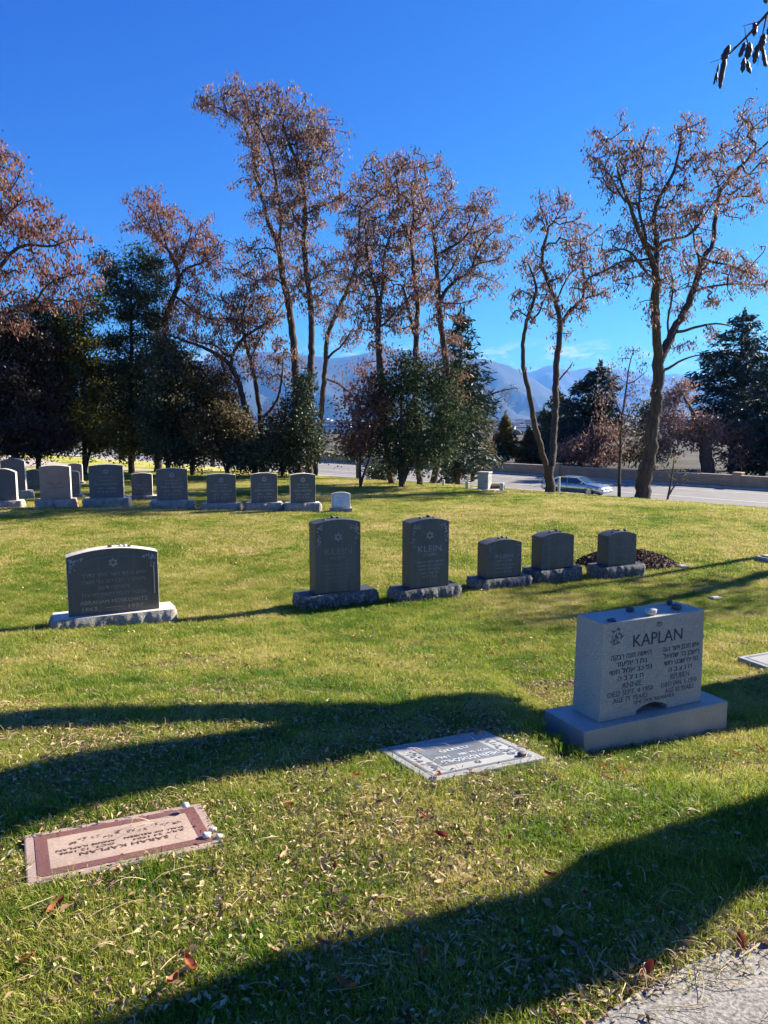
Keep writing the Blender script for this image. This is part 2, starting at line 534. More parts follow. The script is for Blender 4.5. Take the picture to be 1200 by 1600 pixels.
def world_noise_mat(name, stops, scale, rough=0.9, bump=0.0, detail=6.0):
    m, nt, b, out = new_mat(name)
    L = nt.links.new
    g = nt.nodes.new('ShaderNodeNewGeometry')
    n = N(nt, 'ShaderNodeTexNoise', Scale=scale, Detail=detail, Roughness=0.65)
    L(g.outputs['Position'], n.inputs['Vector'])
    r = ramp(nt, stops); L(n.outputs[0], r.inputs[0]); L(r.outputs[0], b.inputs['Base Color'])
    b.inputs['Roughness'].default_value = rough
    b.inputs['Specular IOR Level'].default_value = 0.25
    if bump:
        bp = N(nt, 'ShaderNodeBump', Strength=bump, Distance=0.03)
        L(n.outputs[0], bp.inputs['Height']); L(bp.outputs[0], b.inputs['Normal'])
    return m


M['asphalt'] = world_noise_mat('asphalt', [(0.3, (0.18, 0.17, 0.16)), (0.7, (0.245, 0.23, 0.215))], 0.8)
M['lane'] = world_noise_mat('pale_lane', [(0.3, (0.38, 0.32, 0.27)), (0.7, (0.46, 0.39, 0.33))], 0.5)
M['line'] = world_noise_mat('road_paint', [(0.3, (0.55, 0.54, 0.5)), (0.7, (0.75, 0.74, 0.7))], 1.5)
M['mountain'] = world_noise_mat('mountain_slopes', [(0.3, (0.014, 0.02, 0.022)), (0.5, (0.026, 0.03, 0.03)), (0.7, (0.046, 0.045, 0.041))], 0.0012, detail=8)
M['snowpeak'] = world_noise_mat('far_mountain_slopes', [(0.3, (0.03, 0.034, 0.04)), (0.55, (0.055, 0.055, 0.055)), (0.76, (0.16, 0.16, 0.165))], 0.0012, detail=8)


def make_path_mat():
    m, nt, b, out = new_mat('path_concrete')
    L = nt.links.new
    tc = nt.nodes.new('ShaderNodeTexCoord')
    n = N(nt, 'ShaderNodeTexVoronoi', Scale=130.0)
    n2 = N(nt, 'ShaderNodeTexNoise', Scale=3.0, Detail=6.0, Roughness=0.65)
    L(tc.outputs['Object'], n.inputs['Vector']); L(tc.outputs['Object'], n2.inputs['Vector'])
    r = ramp(nt, [(0.0, (0.16, 0.145, 0.125)), (0.45, (0.34, 0.31, 0.27)), (0.8, (0.50, 0.46, 0.41))])
    L(n.outputs['Distance'], r.inputs[0])
    n3 = N(nt, 'ShaderNodeTexNoise', Scale=85.0, Detail=3.0, Roughness=0.6)
    L(tc.outputs['Object'], n3.inputs['Vector'])
    r = ramp(nt, [(0.34, (0.10, 0.092, 0.082)), (0.5, (0.235, 0.215, 0.19)), (0.66, (0.38, 0.35, 0.31))])
    L(n3.outputs[0], r.inputs[0])
    r2 = ramp(nt, [(0.3, (0.78, 0.78, 0.78)), (0.7, (1.1, 1.1, 1.1))]); L(n2.outputs[0], r2.inputs[0])
    mx = N(nt, 'ShaderNodeMixRGB', blend_type='MULTIPLY', Fac=1.0)
    L(r.outputs[0], mx.inputs['Color1']); L(r2.outputs[0], mx.inputs['Color2'])
    L(mx.outputs[0], b.inputs['Base Color'])
    bp = N(nt, 'ShaderNodeBump', Strength=0.6, Distance=0.006)
    L(n3.outputs[0], bp.inputs['Height']); L(bp.outputs[0], b.inputs['Normal'])
    b.inputs['Roughness'].default_value = 0.9
    return m


M['path'] = make_path_mat()


def make_wall_mat():
    m, nt, b, out = new_mat('tan_block_wall')
    L = nt.links.new
    tc = nt.nodes.new('ShaderNodeTexCoord')
    br = nt.nodes.new('ShaderNodeTexBrick')
    br.inputs['Scale'].default_value = 1.0
    br.inputs['Brick Width'].default_value = 0.55
    br.inputs['Row Height'].default_value = 0.2
    br.inputs['Mortar Size'].default_value = 0.012
    br.inputs['Color1'].default_value = (0.48, 0.32, 0.20, 1)
    br.inputs['Color2'].default_value = (0.37, 0.245, 0.155, 1)
    br.inputs['Mortar'].default_value = (0.28, 0.23, 0.18, 1)
    sp = nt.nodes.new('ShaderNodeSeparateXYZ'); cb = nt.nodes.new('ShaderNodeCombineXYZ')
    L(tc.outputs['Object'], sp.inputs[0]); L(sp.outputs['X'], cb.inputs['X']); L(sp.outputs['Z'], cb.inputs['Y'])
    L(cb.outputs[0], br.inputs['Vector'])
    L(br.outputs['Color'], b.inputs['Base Color'])
    bp = N(nt, 'ShaderNodeBump', Strength=0.7, Distance=0.02)
    L(br.outputs['Fac'], bp.inputs['Height']); bp.invert = True
    L(bp.outputs[0], b.inputs['Normal'])
    b.inputs['Roughness'].default_value = 0.9
    return m


M['wall'] = make_wall_mat()

# ================================================================== the setting
# ground: one sheet from the camera to the far side of the valley
rings = np.concatenate([np.linspace(0.25, 12, 56), np.geomspace(12.3, 120, 70), np.geomspace(126, 24000, 60)])
nang = 300
ang = np.linspace(0, 2 * math.pi, nang, endpoint=False)
# finer spacing in front of the camera
ang = ang - 0.55 * np.sin(ang)
rr_, aa_ = np.meshgrid(rings, ang, indexing='ij')
gx, gy = rr_ * np.sin(aa_), rr_ * np.cos(aa_)
gz = terrain(gx, gy)
GV = np.stack([gx.ravel(), gy.ravel(), gz.ravel()], 1)
GV = np.vstack([GV, [[0, 0, tz(0, 0)]]])
ii, jj = np.meshgrid(np.arange(len(rings) - 1), np.arange(nang), indexing='ij')
j2 = (jj + 1) % nang
GF = np.stack([ii * nang + jj, ii * nang + j2, (ii + 1) * nang + j2, (ii + 1) * nang + jj], -1).reshape(-1, 4)[:, ::-1]
cidx = len(GV) - 1
GT = np.array([[cidx, (k + 1) % nang, k] for k in range(nang)])[:, ::-1]
GT = GT[:, ::-1]
ground = link_mesh('ground', np_mesh('ground', GV, [GF, GT], smooth=True), M['ground'])
tag(ground, 'sloping cemetery lawn running down to the road and valley', kind='structure')

# road frame: u along the road (towards the right and nearer), s = x + y across it
RU = Vector((1, -1, 0)).normalized()
RS = Vector((1, 1, 0)).normalized()
RZ = -4.4


def road_pt(u, s, z):
    p = RS * (s / math.sqrt(2)) + RU * u
    return (p.x, p.y, z)


def strip(name, s0, s1, u0, u1, z, mat, seg=8.0):
    n = max(2, int((u1 - u0) / seg))
    us = np.linspace(u0, u1, n)
    V = []
    for u in us: V += [road_pt(u, s0, z), road_pt(u, s1, z)]
    F = np.array([[2 * i, 2 * i + 2, 2 * i + 3, 2 * i + 1] for i in range(n - 1)])
    return np_mesh(name, V, F)


o = link_mesh('road', strip('road', 71.5, 92.0, -150, 60, RZ + 0.02, M['asphalt']), M['asphalt'])
tag(o, 'grey asphalt road below the lawn', kind='structure')
for i, (s0, s1) in enumerate(((87.9, 88.12), (79.4, 79.62), (74.3, 74.5))):
    o = link_mesh('road_line', strip('road_line', s0, s1, -150, 60, RZ + 0.03, M['line']), M['line'])
    tag(o, ('white lane line on the far half of the road', 'white centre line of the road', 'white edge line by the near kerb')[i], kind='structure')


def road_box(name, s0, s1, u0, u1, z0, z1, bevel=0.02):
    """a straight kerb-like bar along the road, in its own frame"""
    bm = bmesh.new()
    bm_box(bm, u0, u1, s0 / math.sqrt(2), s1 / math.sqrt(2), z0, z1, bevel)
    return bm_mesh(name, bm)


def road_place(o):
    o.rotation_euler = (0, 0, math.atan2(RU.y, RU.x))


for i, (s0, s1, w) in enumerate(((70.9, 71.5, 'near'), (92.0, 92.6, 'far'))):
    o = link_mesh('kerb', road_box('kerb', s0, s1, -150, 60, RZ - 0.2, RZ + 0.15), M['concrete'])
    road_place(o)
    tag(o, 'pale concrete kerb on the %s side of the road' % w, kind='structure')
o = link_mesh('pavement', road_box('pavement', 68.2, 70.88, -150, 60, RZ - 0.25, RZ + 0.13), M['concrete'])
road_place(o); tag(o, 'pale concrete pavement along the near side of the road', kind='structure')

# boundary wall beyond the road, with coping stones and piers
wall = empty('boundary_wall', (0, 0, 0))
road_place(wall)
tag(wall, 'long low tan block wall with pale coping beyond the road', 'wall')
ws = 93.6 / math.sqrt(2)
bm = bmesh.new(); bm_box(bm, -150, 60, ws, ws + 0.3, RZ - 0.4, RZ + 0.98)
link_mesh('wall_face', bm_mesh('wall_face', bm), M['wall'], wall)
M['coping'] = granite('coping_stone', (0.44, 0.36, 0.29), 0.25, 0.8, scale=9, big=0.25)
cop = box_mesh('coping_stone', -1.44, 1.44, ws - 0.06, ws + 0.36, RZ + 0.982, RZ + 1.09, 0.02)
pier = bmesh.new()
bm_box(pier, -0.32, 0.32, ws - 0.18, ws + 0.48, RZ - 0.4, RZ + 1.22, 0.02)
bm_box(pier, -0.39, 0.39, ws - 0.25, ws + 0.55, RZ + 1.222, RZ + 1.34, 0.03)
pier = bm_mesh('pier', pier)
k = 0
for u in np.arange(-90, 44, 2.9):
    o = link_mesh('coping_stone', cop, M['coping'], wall); o.location = (u, 0, random.uniform(-0.012, 0.012))
for u in np.arange(-78, 44, 17.4):
    o = link_mesh('pier', pier, M['wall'], wall); o.location = (u + 1.4, 0, 0)

# pale cemetery lane at the left, behind the back row of stones
lane_up = [(-140, 722), (-60, 716), (5, 712), (30, 714), (60, 719), (100, 725), (140, 730), (230, 734), (330, 737)]
lane_lo = [(-140, 742), (-60, 736), (5, 730.5), (30, 730), (60, 730), (100, 731.5), (140, 733.5), (230, 736.5), (330, 739)]
V, F = [], []
sub = 10
for (a, b) in ((lane_up, lane_lo),):
    n = len(a)
    for k in range(n):
        pa, pb = hit(*a[k]), hit(*b[k])
        for q in range(sub + 1):
            p = pa.lerp(pb, q / sub)
            V.append((p.x, p.y, tz(p.x, p.y) + 0.03))
    for k in range(n - 1):
        for q in range(sub):
            i0 = k * (sub + 1) + q
            F.append((i0, i0 + 1, i0 + sub + 2, i0 + sub + 1))
o = link_mesh('lane', np_mesh('lane', V, np.array(F)), M['lane'])
tag(o, 'pale cemetery lane curving behind the back row at the left', kind='structure')

# concrete path at the photographer's feet
edge_px = [(905, 1622), (947, 1594), (985, 1569), (1050, 1529), (1095, 1508), (1133, 1494), (1200, 1480), (1290, 1456)]
edge = [hit(*p) for p in edge_px]
bm = bmesh.new()
zt = 0.022
dir_out = Vector((0.35, -1.0, 0)).normalized()
a_top = [bm.verts.new((p.x, p.y, tz(p.x, p.y) + zt)) for p in edge]
a_bot = [bm.verts.new((p.x, p.y, tz(p.x, p.y) - 0.08)) for p in edge]
b_top = [bm.verts.new((p.x + dir_out.x * 1.5, p.y + dir_out.y * 1.5, zt)) for p in edge]
for k in range(len(edge) - 1):
    bm.faces.new((a_top[k], b_top[k], b_top[k + 1], a_top[k + 1]))
    bm.faces.new((a_bot[k], a_top[k], a_top[k + 1], a_bot[k + 1]))
bmesh.ops.recalc_face_normals(bm, faces=bm.faces)
path = link_mesh('path', bm_mesh('path', bm), M['path'])
tag(path, 'speckled concrete path strewn with dry stems at the lower right', kind='structure')
PATH_EDGE = edge


# mountains across the valley
def fbm1(x, seed, octaves=5, base=1.0):
    r = np.zeros_like(x); amp = 1.0; f = base
    g = np.random.default_rng(seed)
    for _ in range(octaves):
        ph = g.uniform(0, 6.28, 3)
        r += amp * (np.sin(x * f + ph[0]) + np.sin(x * f * 1.7 + ph[1]) * 0.6 + np.sin(x * f * 2.9 + ph[2]) * 0.35) / 1.95
        amp *= 0.5; f *= 2.1
    return r


def mountain(name, prof, D, depth, mat, label, seed):
    px = np.linspace(prof[0][0], prof[-1][0], 260)
    py = np.interp(px, [p[0] for p in prof], [p[1] for p in prof]) + 1.6 * fbm1(px, seed, 4, 0.06)
    rows = 26
    V = []
    for j in range(rows):
        f = j / (rows - 1)                      # 0 foot .. 1 crest
        y = D + depth * f
        for i in range(len(px)):
            top = at_depth(px[i], py[i], D + depth)
            x = (px[i] - 600) / 1200 * (D + depth * 0.55 + 0.45 * depth * f)
            zb = -140.0
            h = (top.z - zb)
            prof_f = f ** 1.25
            spur = 0.16 * math.sin(math.pi * f) * (math.sin(px[i] * 0.11 + 3.0 * f + seed) + 0.7 * math.sin(px[i] * 0.047 - 4 * f + seed) + 0.5 * math.sin(px[i] * 0.27 + 6 * f))
            rg = 0.0
            for q_ in range(4):
                fr = 0.035 * 2 ** q_
                rg += (1 - 2 * abs(math.sin(px[i] * fr + 2.3 * q_ + seed + 1.5 * math.sin(f * 5 * (q_ + 1) + px[i] * fr * 0.6)))) * 0.5 ** q_
            spur = 0.09 * rg * math.sin(math.pi * f) ** 0.7
            V.append((x, y, zb + h * min(1.0, max(0.0, prof_f + spur))))
    n = len(px)
    back = [(v[0], v[1] + depth * 0.5, -140.0) for v in V[-n:]]
    V += back
    ii, jj = np.meshgrid(np.arange(rows), np.arange(n - 1), indexing='ij')
    F = np.stack([ii * n + jj, ii * n + jj + 1, (ii + 1) * n + jj + 1, (ii + 1) * n + jj], -1).reshape(-1, 4)
    o = link_mesh(name, np_mesh(name, V, F, smooth=True), mat)
    tag(o, label, kind='structure')


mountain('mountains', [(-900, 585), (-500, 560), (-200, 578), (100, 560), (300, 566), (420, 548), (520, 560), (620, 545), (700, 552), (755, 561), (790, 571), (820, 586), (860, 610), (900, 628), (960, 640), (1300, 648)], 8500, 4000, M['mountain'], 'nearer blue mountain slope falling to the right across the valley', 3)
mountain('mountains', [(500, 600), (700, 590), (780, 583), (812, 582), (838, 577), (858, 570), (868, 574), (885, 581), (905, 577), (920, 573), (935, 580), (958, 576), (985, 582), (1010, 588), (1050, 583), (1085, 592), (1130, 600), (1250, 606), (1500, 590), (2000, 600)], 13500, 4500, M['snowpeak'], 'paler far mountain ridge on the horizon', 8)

# the air between here and the mountains
hz = link_mesh('haze', box_mesh('haze', -26000, 26000, -25500, 26500, -182, 1500))
tag(hz, 'thin blue haze over the valley', kind='stuff')
hm = bpy.data.materials.new('haze'); hm.use_nodes = True
hn = hm.node_tree; hn.nodes.clear()
ho = hn.nodes.new('ShaderNodeOutputMaterial'); hv = hn.nodes.new('ShaderNodeVolumePrincipled')
hv.inputs['Color'].default_value = (0.15, 0.42, 1.0, 1)
hv.inputs['Density'].default_value = 4.6e-5
hv.inputs['Anisotropy'].default_value = 0.2
hn.links.new(hv.outputs[0], ho.inputs['Volume'])
hz.data.materials.append(hm)

# ================================================================== headstones
FOOT = []            # footprints kept clear of grass: (x, y, rot, half width, half depth)


def text_mesh(lines, name):
    """lines: (string, x centre, z centre, cap height, max width or None, flip) laid on the plane y = 0"""
    bm = bmesh.new()
    for (s, xc, zc, hgt, maxw) in lines:
        c = bpy.data.curves.new('t', 'FONT')
        c.body = s; c.align_x = 'CENTER'; c.size = 1.0; c.extrude = 0.0; c.resolution_u = 2
        ob = bpy.data.objects.new('t', c)
        me = bpy.data.meshes.new_from_object(ob)
        bpy.data.objects.remove(ob); bpy.data.curves.remove(c)
        if not len(me.vertices):
            bpy.data.meshes.remove(me); continue
        co = np.empty(len(me.vertices) * 3); me.vertices.foreach_get('co', co); co = co.reshape(-1, 3)
        x0, x1, y0, y1 = co[:, 0].min(), co[:, 0].max(), co[:, 1].min(), co[:, 1].max()
        k = hgt / 0.727
        w = (x1 - x0) * k
        kx = k if maxw is None else maxw / (x1 - x0)
        if maxw is not None and kx < 0: kx = k
        base = len(bm.verts)
        vs = [bm.verts.new(((v[0] - (x0 + x1) / 2) * kx + xc, 0.0, (v[1] - 0.36) * k + zc)) for v in co]
        for p in me.polygons:
            try: bm.faces.new([vs[i] for i in p.vertices])
            except ValueError: pass
        bpy.data.meshes.remove(me)
    # a hair of thickness
    geom = bmesh.ops.extrude_face_region(bm, geom=list(bm.faces))
    for v in [g for g in geom['geom'] if isinstance(g, bmesh.types.BMVert)]: v.co.y -= 0.0012
    bmesh.ops.recalc_face_normals(bm, faces=bm.faces)
    return bm_mesh(name, bm)


def star_mesh(r, w, name='star_emblem'):
    bm = bmesh.new()
    for rot in (90, 270):
        P = [(math.cos(R(rot + 120 * k)), math.sin(R(rot + 120 * k))) for k in range(3)]
        q = 1 - 2 * w / r
        for k in range(3):
            a, b = P[k], P[(k + 1) % 3]
            yo = -0.0016 if rot == 90 else -0.0012
            vs = [bm.verts.new((p[0] * r * f, yo, p[1] * r * f)) for p, f in ((a, 1), (b, 1), (b, q), (a, q))]
            bm.faces.new(vs)
    bmesh.ops.recalc_face_normals(bm, faces=bm.faces)
    return bm_mesh(name, bm)


def carving_mesh(w, h, mirror, n=26, seed=1):
    """a spray of carved leaves for the upper corner of a face; origin at the outer top corner"""
    g = random.Random(seed)
    bm = bmesh.new()
    sg = -1 if mirror else 1
    for k in range(n):
        f = k / n
        if g.random() < 0.5: x, z = g.uniform(0.08, 1.0) * w, -g.uniform(0, 0.30) * h * 0.7
        else: x, z = g.uniform(0.05, 0.42) * w, -g.uniform(0.1, 1.0) * h
        a = g.uniform(0, math.pi); l, ww = g.uniform(0.012, 0.026), g.uniform(0.005, 0.010)
        dx, dz = math.cos(a), math.sin(a)
        yo = -0.001 - 0.0004 * k / n
        pts = [(x - dx * l, z - dz * l), (x + dz * ww, z - dx * ww), (x + dx * l, z + dz * l), (x - dz * ww, z + dx * ww)]
        vs = [bm.verts.new((sg * p[0], yo - (0.004 if q % 2 else 0), p[1])) for q, p in enumerate(pts)]
        bm.faces.new(vs)
    bmesh.ops.recalc_face_normals(bm, faces=bm.faces)
    return bm_mesh('corner_carving', bm)


def rock_base_mesh(w, d, h, seed, amp=0.075, smooth_margin=0.012, res=0.030):
    """granite base: sawn top, rock-pitched sides bulging unevenly"""
    nx, ny, nz = max(6, int(w / res)), max(4, int(d / res)), max(4, int(h / res))
    g = np.random.default_rng(seed)
    V, F = [], []

    def grid(P, nu, nv, nrm):
        i0 = len(V)
        # coarse + fine chips
        c1 = g.uniform(0, 1, (nu // 3 + 3, nv // 2 + 3)); c2 = g.uniform(0, 1, (nu + 2, nv + 2))
        for a in range(nu + 1):
            for b in range(nv + 1):
                u, v = a / nu, b / nv
                fu, fv = u * (c1.shape[0] - 2), v * (c1.shape[1] - 2)
                iu, iv = int(fu), int(fv); tu, tv = fu - iu, fv - iv
                n1 = (c1[iu, iv] * (1 - tu) + c1[iu + 1, iv] * tu) * (1 - tv) + (c1[iu, iv + 1] * (1 - tu) + c1[iu + 1, iv + 1] * tu) * tv
                edge = min(1, min(u, 1 - u) * nu / 1.2, (1 - v) * nv / 1.2)
                disp = amp * edge * (0.75 * n1 + 0.5 * c2[a, b] - 0.15)
                p = P(u, v)
                V.append((p[0] + nrm[0] * disp, p[1] + nrm[1] * disp, p[2]))
        for a in range(nu):
            for b in range(nv):
                q = i0 + a * (nv + 1) + b
                F.append((q, q + nv + 1, q + nv + 2, q + 1))
    hw, hd = w / 2, d / 2
    grid(lambda u, v: (-hw + w * u, -hd, h * v - 0.12 * (1 - v)), nx, nz, (0, -1))
    grid(lambda u, v: (hw, -hd + d * u, h * v - 0.12 * (1 - v)), ny, nz, (1, 0))
    grid(lambda u, v: (hw - w * u, hd, h * v - 0.12 * (1 - v)), nx, nz, (0, 1))
    grid(lambda u, v: (-hw, hd - d * u, h * v - 0.12 * (1 - v)), ny, nz, (-1, 0))
    i0 = len(V)
    V += [(-hw, -hd, h), (hw, -hd, h), (hw, hd, h), (-hw, hd, h)]
    F.append((i0, i0 + 1, i0 + 2, i0 + 3))
    return np_mesh('base', V, np.array(F))


def arc_top(w, h_side, rise, n=16):
    return [(w / 2 - w * k / n, h_side + rise * (1 - (2 * k / n - 1) ** 2)) for k in range(n + 1)]


def headstone(corner_px, theta, die, base, mats, label, name='headstone', pos=None, group=None, rise=0.06, texts=(), letter='letter_pale', star=None, carve=None, panel=None, seed=1, rock=True, z_sink=0.0, shoulder=None, lean=0.0):
    """die = (w, h at the shoulder, t); base = (w, h, d); mats = (die, side, base side, base top)"""
    dw, dh, dt = die; bw, bh, bd = base
    th = R(theta)
    c = pos if pos is not None else hit(*corner_px)
    ox, oy = (0, 0) if pos is not None else (bw / 2, bd / 2)
    loc = Vector((c.x + ox * math.cos(th) - oy * math.sin(th), c.y + ox * math.sin(th) + oy * math.cos(th), 0))
    loc.z = tz(loc.x, loc.y) * 0.5 + c.z * 0.5 - z_sink
    root = empty(name, loc, th)
    tag(root, label, 'headstone', group)
    FOOT.append((loc.x, loc.y, th, bw / 2, bd / 2))
    # base
    if rock:
        b = link_mesh('base', rock_base_mesh(bw, bd, bh, seed), M[mats[2]], root)
    else:
        b = link_mesh('base', box_mesh('base', -bw / 2, bw / 2, -bd / 2, bd / 2, -0.12, bh, 0.006, 2), M[mats[2]], root)
    b.data.materials.append(M[mats[3]])
    for p in b.data.polygons:
        if p.normal.z > 0.9 and p.center.z > bh - 0.01: p.material_index = 1
    # die
    pts = [(-dw / 2, 0), (dw / 2, 0)]
    top = arc_top(dw, dh, rise)
    if shoulder: pts += [(dw / 2, dh - shoulder)] + [(x, z) for x, z in arc_top(dw - 2 * shoulder, dh, rise)] + [(-dw / 2, dh - shoulder)]
    else: pts += top
    pts = [(x, z + bh + 0.002) for x, z in pts]
    bm = bmesh.new()
    bm_extrude_outline(bm, pts, -dt / 2, dt / 2, bevel=0.006)
    bmesh.ops.recalc_face_normals(bm, faces=bm.faces)
    me = bm_mesh('die', bm)
    d = link_mesh('die', me, M[mats[0]], root)
    me.materials.append(M[mats[1]])
    for p in me.polygons:
        if p.normal.y > -0.9: p.material_index = 1
    if lean: d.rotation_euler = (R(lean), 0, 0)
    fy = -dt / 2 - 0.0015
    zc = bh
    if texts:
        t = link_mesh('inscription', text_mesh([(s, x * dw, zc + dh * v, hh, (None if ww is None else ww * dw)) for s, x, v, hh, ww in texts], 'inscription'), M[letter], root)
        t.location = (0, fy, 0)
    if star:
        r_, v, mt = star
        s_ = link_mesh('star_emblem', star_mesh(r_, r_ * 0.14), M[mt], root); s_.location = (0, fy, zc + dh * v)
    if carve:
        cw, ch, mt = carve
        for mi in (False, True):
            o = link_mesh('corner_carving', carving_mesh(cw, ch, mi, seed=seed + mi), M[mt], root)
            o.location = ((dw / 2 - 0.02) * (1 if mi else -1), fy, zc + dh - 0.025)
    if panel:
        # raised moulding round the sunk panel
        pw, pt, pb, mt = panel
        bm = bmesh.new()
        outer = [(-pw / 2, pb)] + [(-pw / 2, pt - 0.06)] + [(x, z) for x, z in reversed(arc_top(pw - 0.1, pt, rise * 0.8, 10))] + [(pw / 2, pt - 0.06)] + [(pw / 2, pb)]
        k = 0.016
        inner = [((abs(x) - k) * (1 if x > 0 else -1) if abs(x) > k else x, z - (k if z > pb + 0.01 else 0)) for x, z in outer]
        ov = [bm.verts.new((x, -0.001, z + bh)) for x, z in outer]; iv = [bm.verts.new((x, -0.005, z + bh)) for x, z in inner]
        for q in range(len(ov) - 1): bm.faces.new((ov[q], iv[q], iv[q + 1], ov[q + 1]))
        bmesh.ops.recalc_face_normals(bm, faces=bm.faces)
        o = link_mesh('panel_moulding', bm_mesh('panel_moulding', bm), M[mt], root); o.location = (0, fy, 0)
    root['top_z'] = bh + dh + rise
    return root


def heb(s): return s[::-1].replace('ת', 'ח')


def pebble_mesh(seed, r, flat=0.55):
    g = random.Random(seed)
    bm = bmesh.new()
    bmesh.ops.create_icosphere(bm, subdivisions=2, radius=r)
    ph = [g.uniform(0, 6.28) for _ in range(6)]
    for v in bm.verts:
        n = v.co.normalized()
        k = 1 + 0.16 * math.sin(3 * n.x + ph[0]) + 0.14 * math.sin(4 * n.y + ph[1]) + 0.12 * math.sin(5 * n.z + ph[2] + 2 * n.x)
        v.co = Vector((v.co.x * k * 1.15, v.co.y * k * 0.85, v.co.z * k * flat))
    return bm_mesh('pebble', bm, True)


PEB = [pebble_mesh(k, 0.024, 0.5 + 0.12 * (k % 3)) for k in range(5)]
PEBP = []
for k, m_ in enumerate(PEB):
    m_.materials.append(M['pebble_dark'])
    q = m_.copy(); q.materials.clear(); q.materials.append(M['pebble_pale']); PEBP.append(q)


def pebble(root, lx, ly, lz, size, pale, label, group=None, seed=0):
    me = (PEBP if pale else PEB)[seed % 5]
    o = bpy.data.objects.new('pebble', me); COL.objects.link(o)
    th = root.rotation_euler.z
    zmin = min(v.co.z for v in me.vertices)
    o.location = (root.location.x + lx * math.cos(th) - ly * math.sin(th), root.location.y + lx * math.sin(th) + ly * math.cos(th), root.location.z + lz - zmin * size - 0.002)
    o.scale = (size,) * 3
    o.rotation_euler = (0, 0, seed * 1.7)
    tag(o, label, 'pebble', group)
    return o


def top_at(die, base, rise, x):
    return base[1] + 0.002 + die[1] + rise * (1 - (2 * x / die[0]) ** 2)


DK = ('dark_polish', 'dark_side', 'dark_rock', 'dark_side')
DP = ('mid_face', 'pale_trim', 'pale_rock', 'pale_trim')
TH = 24.0
# --- the five dark stones of the middle row
klein = [((472, 955), (0.64, 0.93, 0.25), (1.06, 0.19, 0.37), 'tallest dark granite headstone, at the left end of the five-stone row, on rough dark base'),
         ((626, 943), (0.60, 0.90, 0.25), (0.93, 0.17, 0.37), 'second tall dark granite headstone in the five-stone row, with clear star and large name'),
         ((750, 924), (0.60, 0.50, 0.26), (0.88, 0.16, 0.38), 'short dark headstone in the middle of the five-stone row, right after the two tall ones'),
         ((838, 914), (0.60, 0.49, 0.26), (0.84, 0.21, 0.38), 'short dark headstone second from the right in the five-stone row, next to the mulch mound'),
         ((943, 907), (0.56, 0.47, 0.26), (0.82, 0.20, 0.40), 'short dark headstone at the right end of the five-stone row, in front of mulch mound')]
H1 = [heb('איש תם וישר'), heb('יעקב בן משה'), heb('נפטר כב תמוז'), heb('תרצה לפק'), heb('ת נ צ ב ה')]
for k, (px, die, base, lab) in enumerate(klein):
    tall = k < 2
    if tall:
        tx = [('KLEIN', 0, 0.60, 0.088, 0.60), ('ROSA' if k == 0 else 'JOSEPH', 0, 0.505, 0.045, 0.34)] + [(H1[q], 0, 0.40 - 0.058 * q, 0.033, 0.72 - 0.09 * q) for q in range(5)]
        st = (0.062, 0.80, 'letter_bright' if k == 1 else 'letter_pale')
        rise = 0.045
    else:
        tx = [('KLEIN', 0, 0.64, 0.055, 0.50), ('1871 - 1938', 0, 0.50, 0.03, 0.42), (H1[0], 0, 0.38, 0.026, 0.55), (H1[1], 0, 0.28, 0.026, 0.5), (H1[4], 0, 0.16, 0.026, 0.42)]
        st = (0.038, 0.84, 'letter_mid')
        rise = 0.055
    r_ = headstone(px, TH, die, base, DK, lab, rise=rise, texts=tx, letter=('letter_dim', 'letter_pale', 'letter_pale', 'letter_dim', 'letter_dim')[k], star=st, carve=(0.13, 0.30 if tall else 0.17, 'letter_pale' if tall else 'letter_dim'), seed=10 + k * 3)
    where = ('tallest dark headstone', 'second tall dark headstone', 'middle short dark headstone', 'dark headstone before the mulch', 'right end dark headstone')[k]
    for q, xx in enumerate(((-0.16, -0.02, 0.04), (-0.1, 0.06, 0.12), (-0.04, 0.07, 0.12), (-0.08, 0.09, 0.14), (-0.12, -0.03, 0.02, 0.2))[k]):
        yy = (-0.03, 0.04, 0.0, 0.06)[q]
        pebble(r_, xx, yy, top_at(die, base, rise, xx), 0.85 + 0.25 * (q % 2), False, 'small dark pebble on top of the ' + where, 'pebbles on the ' + where, seed=k + q)

# --- broad charcoal stone at the left
die, base = (1.02, 0.70, 0.22), (1.36, 0.15, 0.40)
tx = [(heb('איש נכבד וישר הלך בדרך'), 0, 0.68, 0.045, 0.70), (heb('תמים ר אברהם בר משה'), 0, 0.565, 0.045, 0.68), (heb('מאניקא דעם'), 0, 0.46, 0.045, 0.34), (heb('נפטר ח מרחשון תרצח'), 0, 0.345, 0.045, 0.70)]
mosk = headstone((84, 987), TH, die, base, ('moss_face', 'pale_trim', 'pale_rock', 'pale_trim'), 'broad charcoal headstone with arched top on pale rough base, alone at the left', rise=0.075, texts=tx, letter='letter_dim2', star=(0.058, 0.87, 'letter_pale'), carve=(0.16, 0.15, 'letter_pale'), panel=(0.94, 0.63, 0.2, 'letter_mid'), seed=40)
t = link_mesh('inscription', text_mesh([('ABRAHAM MOSKOWITZ', 0, 0.15 + 0.70 * 0.215, 0.048, 0.76), ('1863', -0.28, 0.15 + 0.70 * 0.105, 0.046, 0.16), ('1937', 0.24, 0.15 + 0.70 * 0.105, 0.046, 0.17)], 'inscription'), M['letter_gold'], mosk)
t.location = (0, -0.1125, 0)
t = link_mesh('inscription_dash', box_mesh('inscription_dash', -0.11, 0.09, -0.001, 0.0, 0.2215, 0.2265), M['letter_gold'], mosk)
t.location = (0, -0.1125, 0)
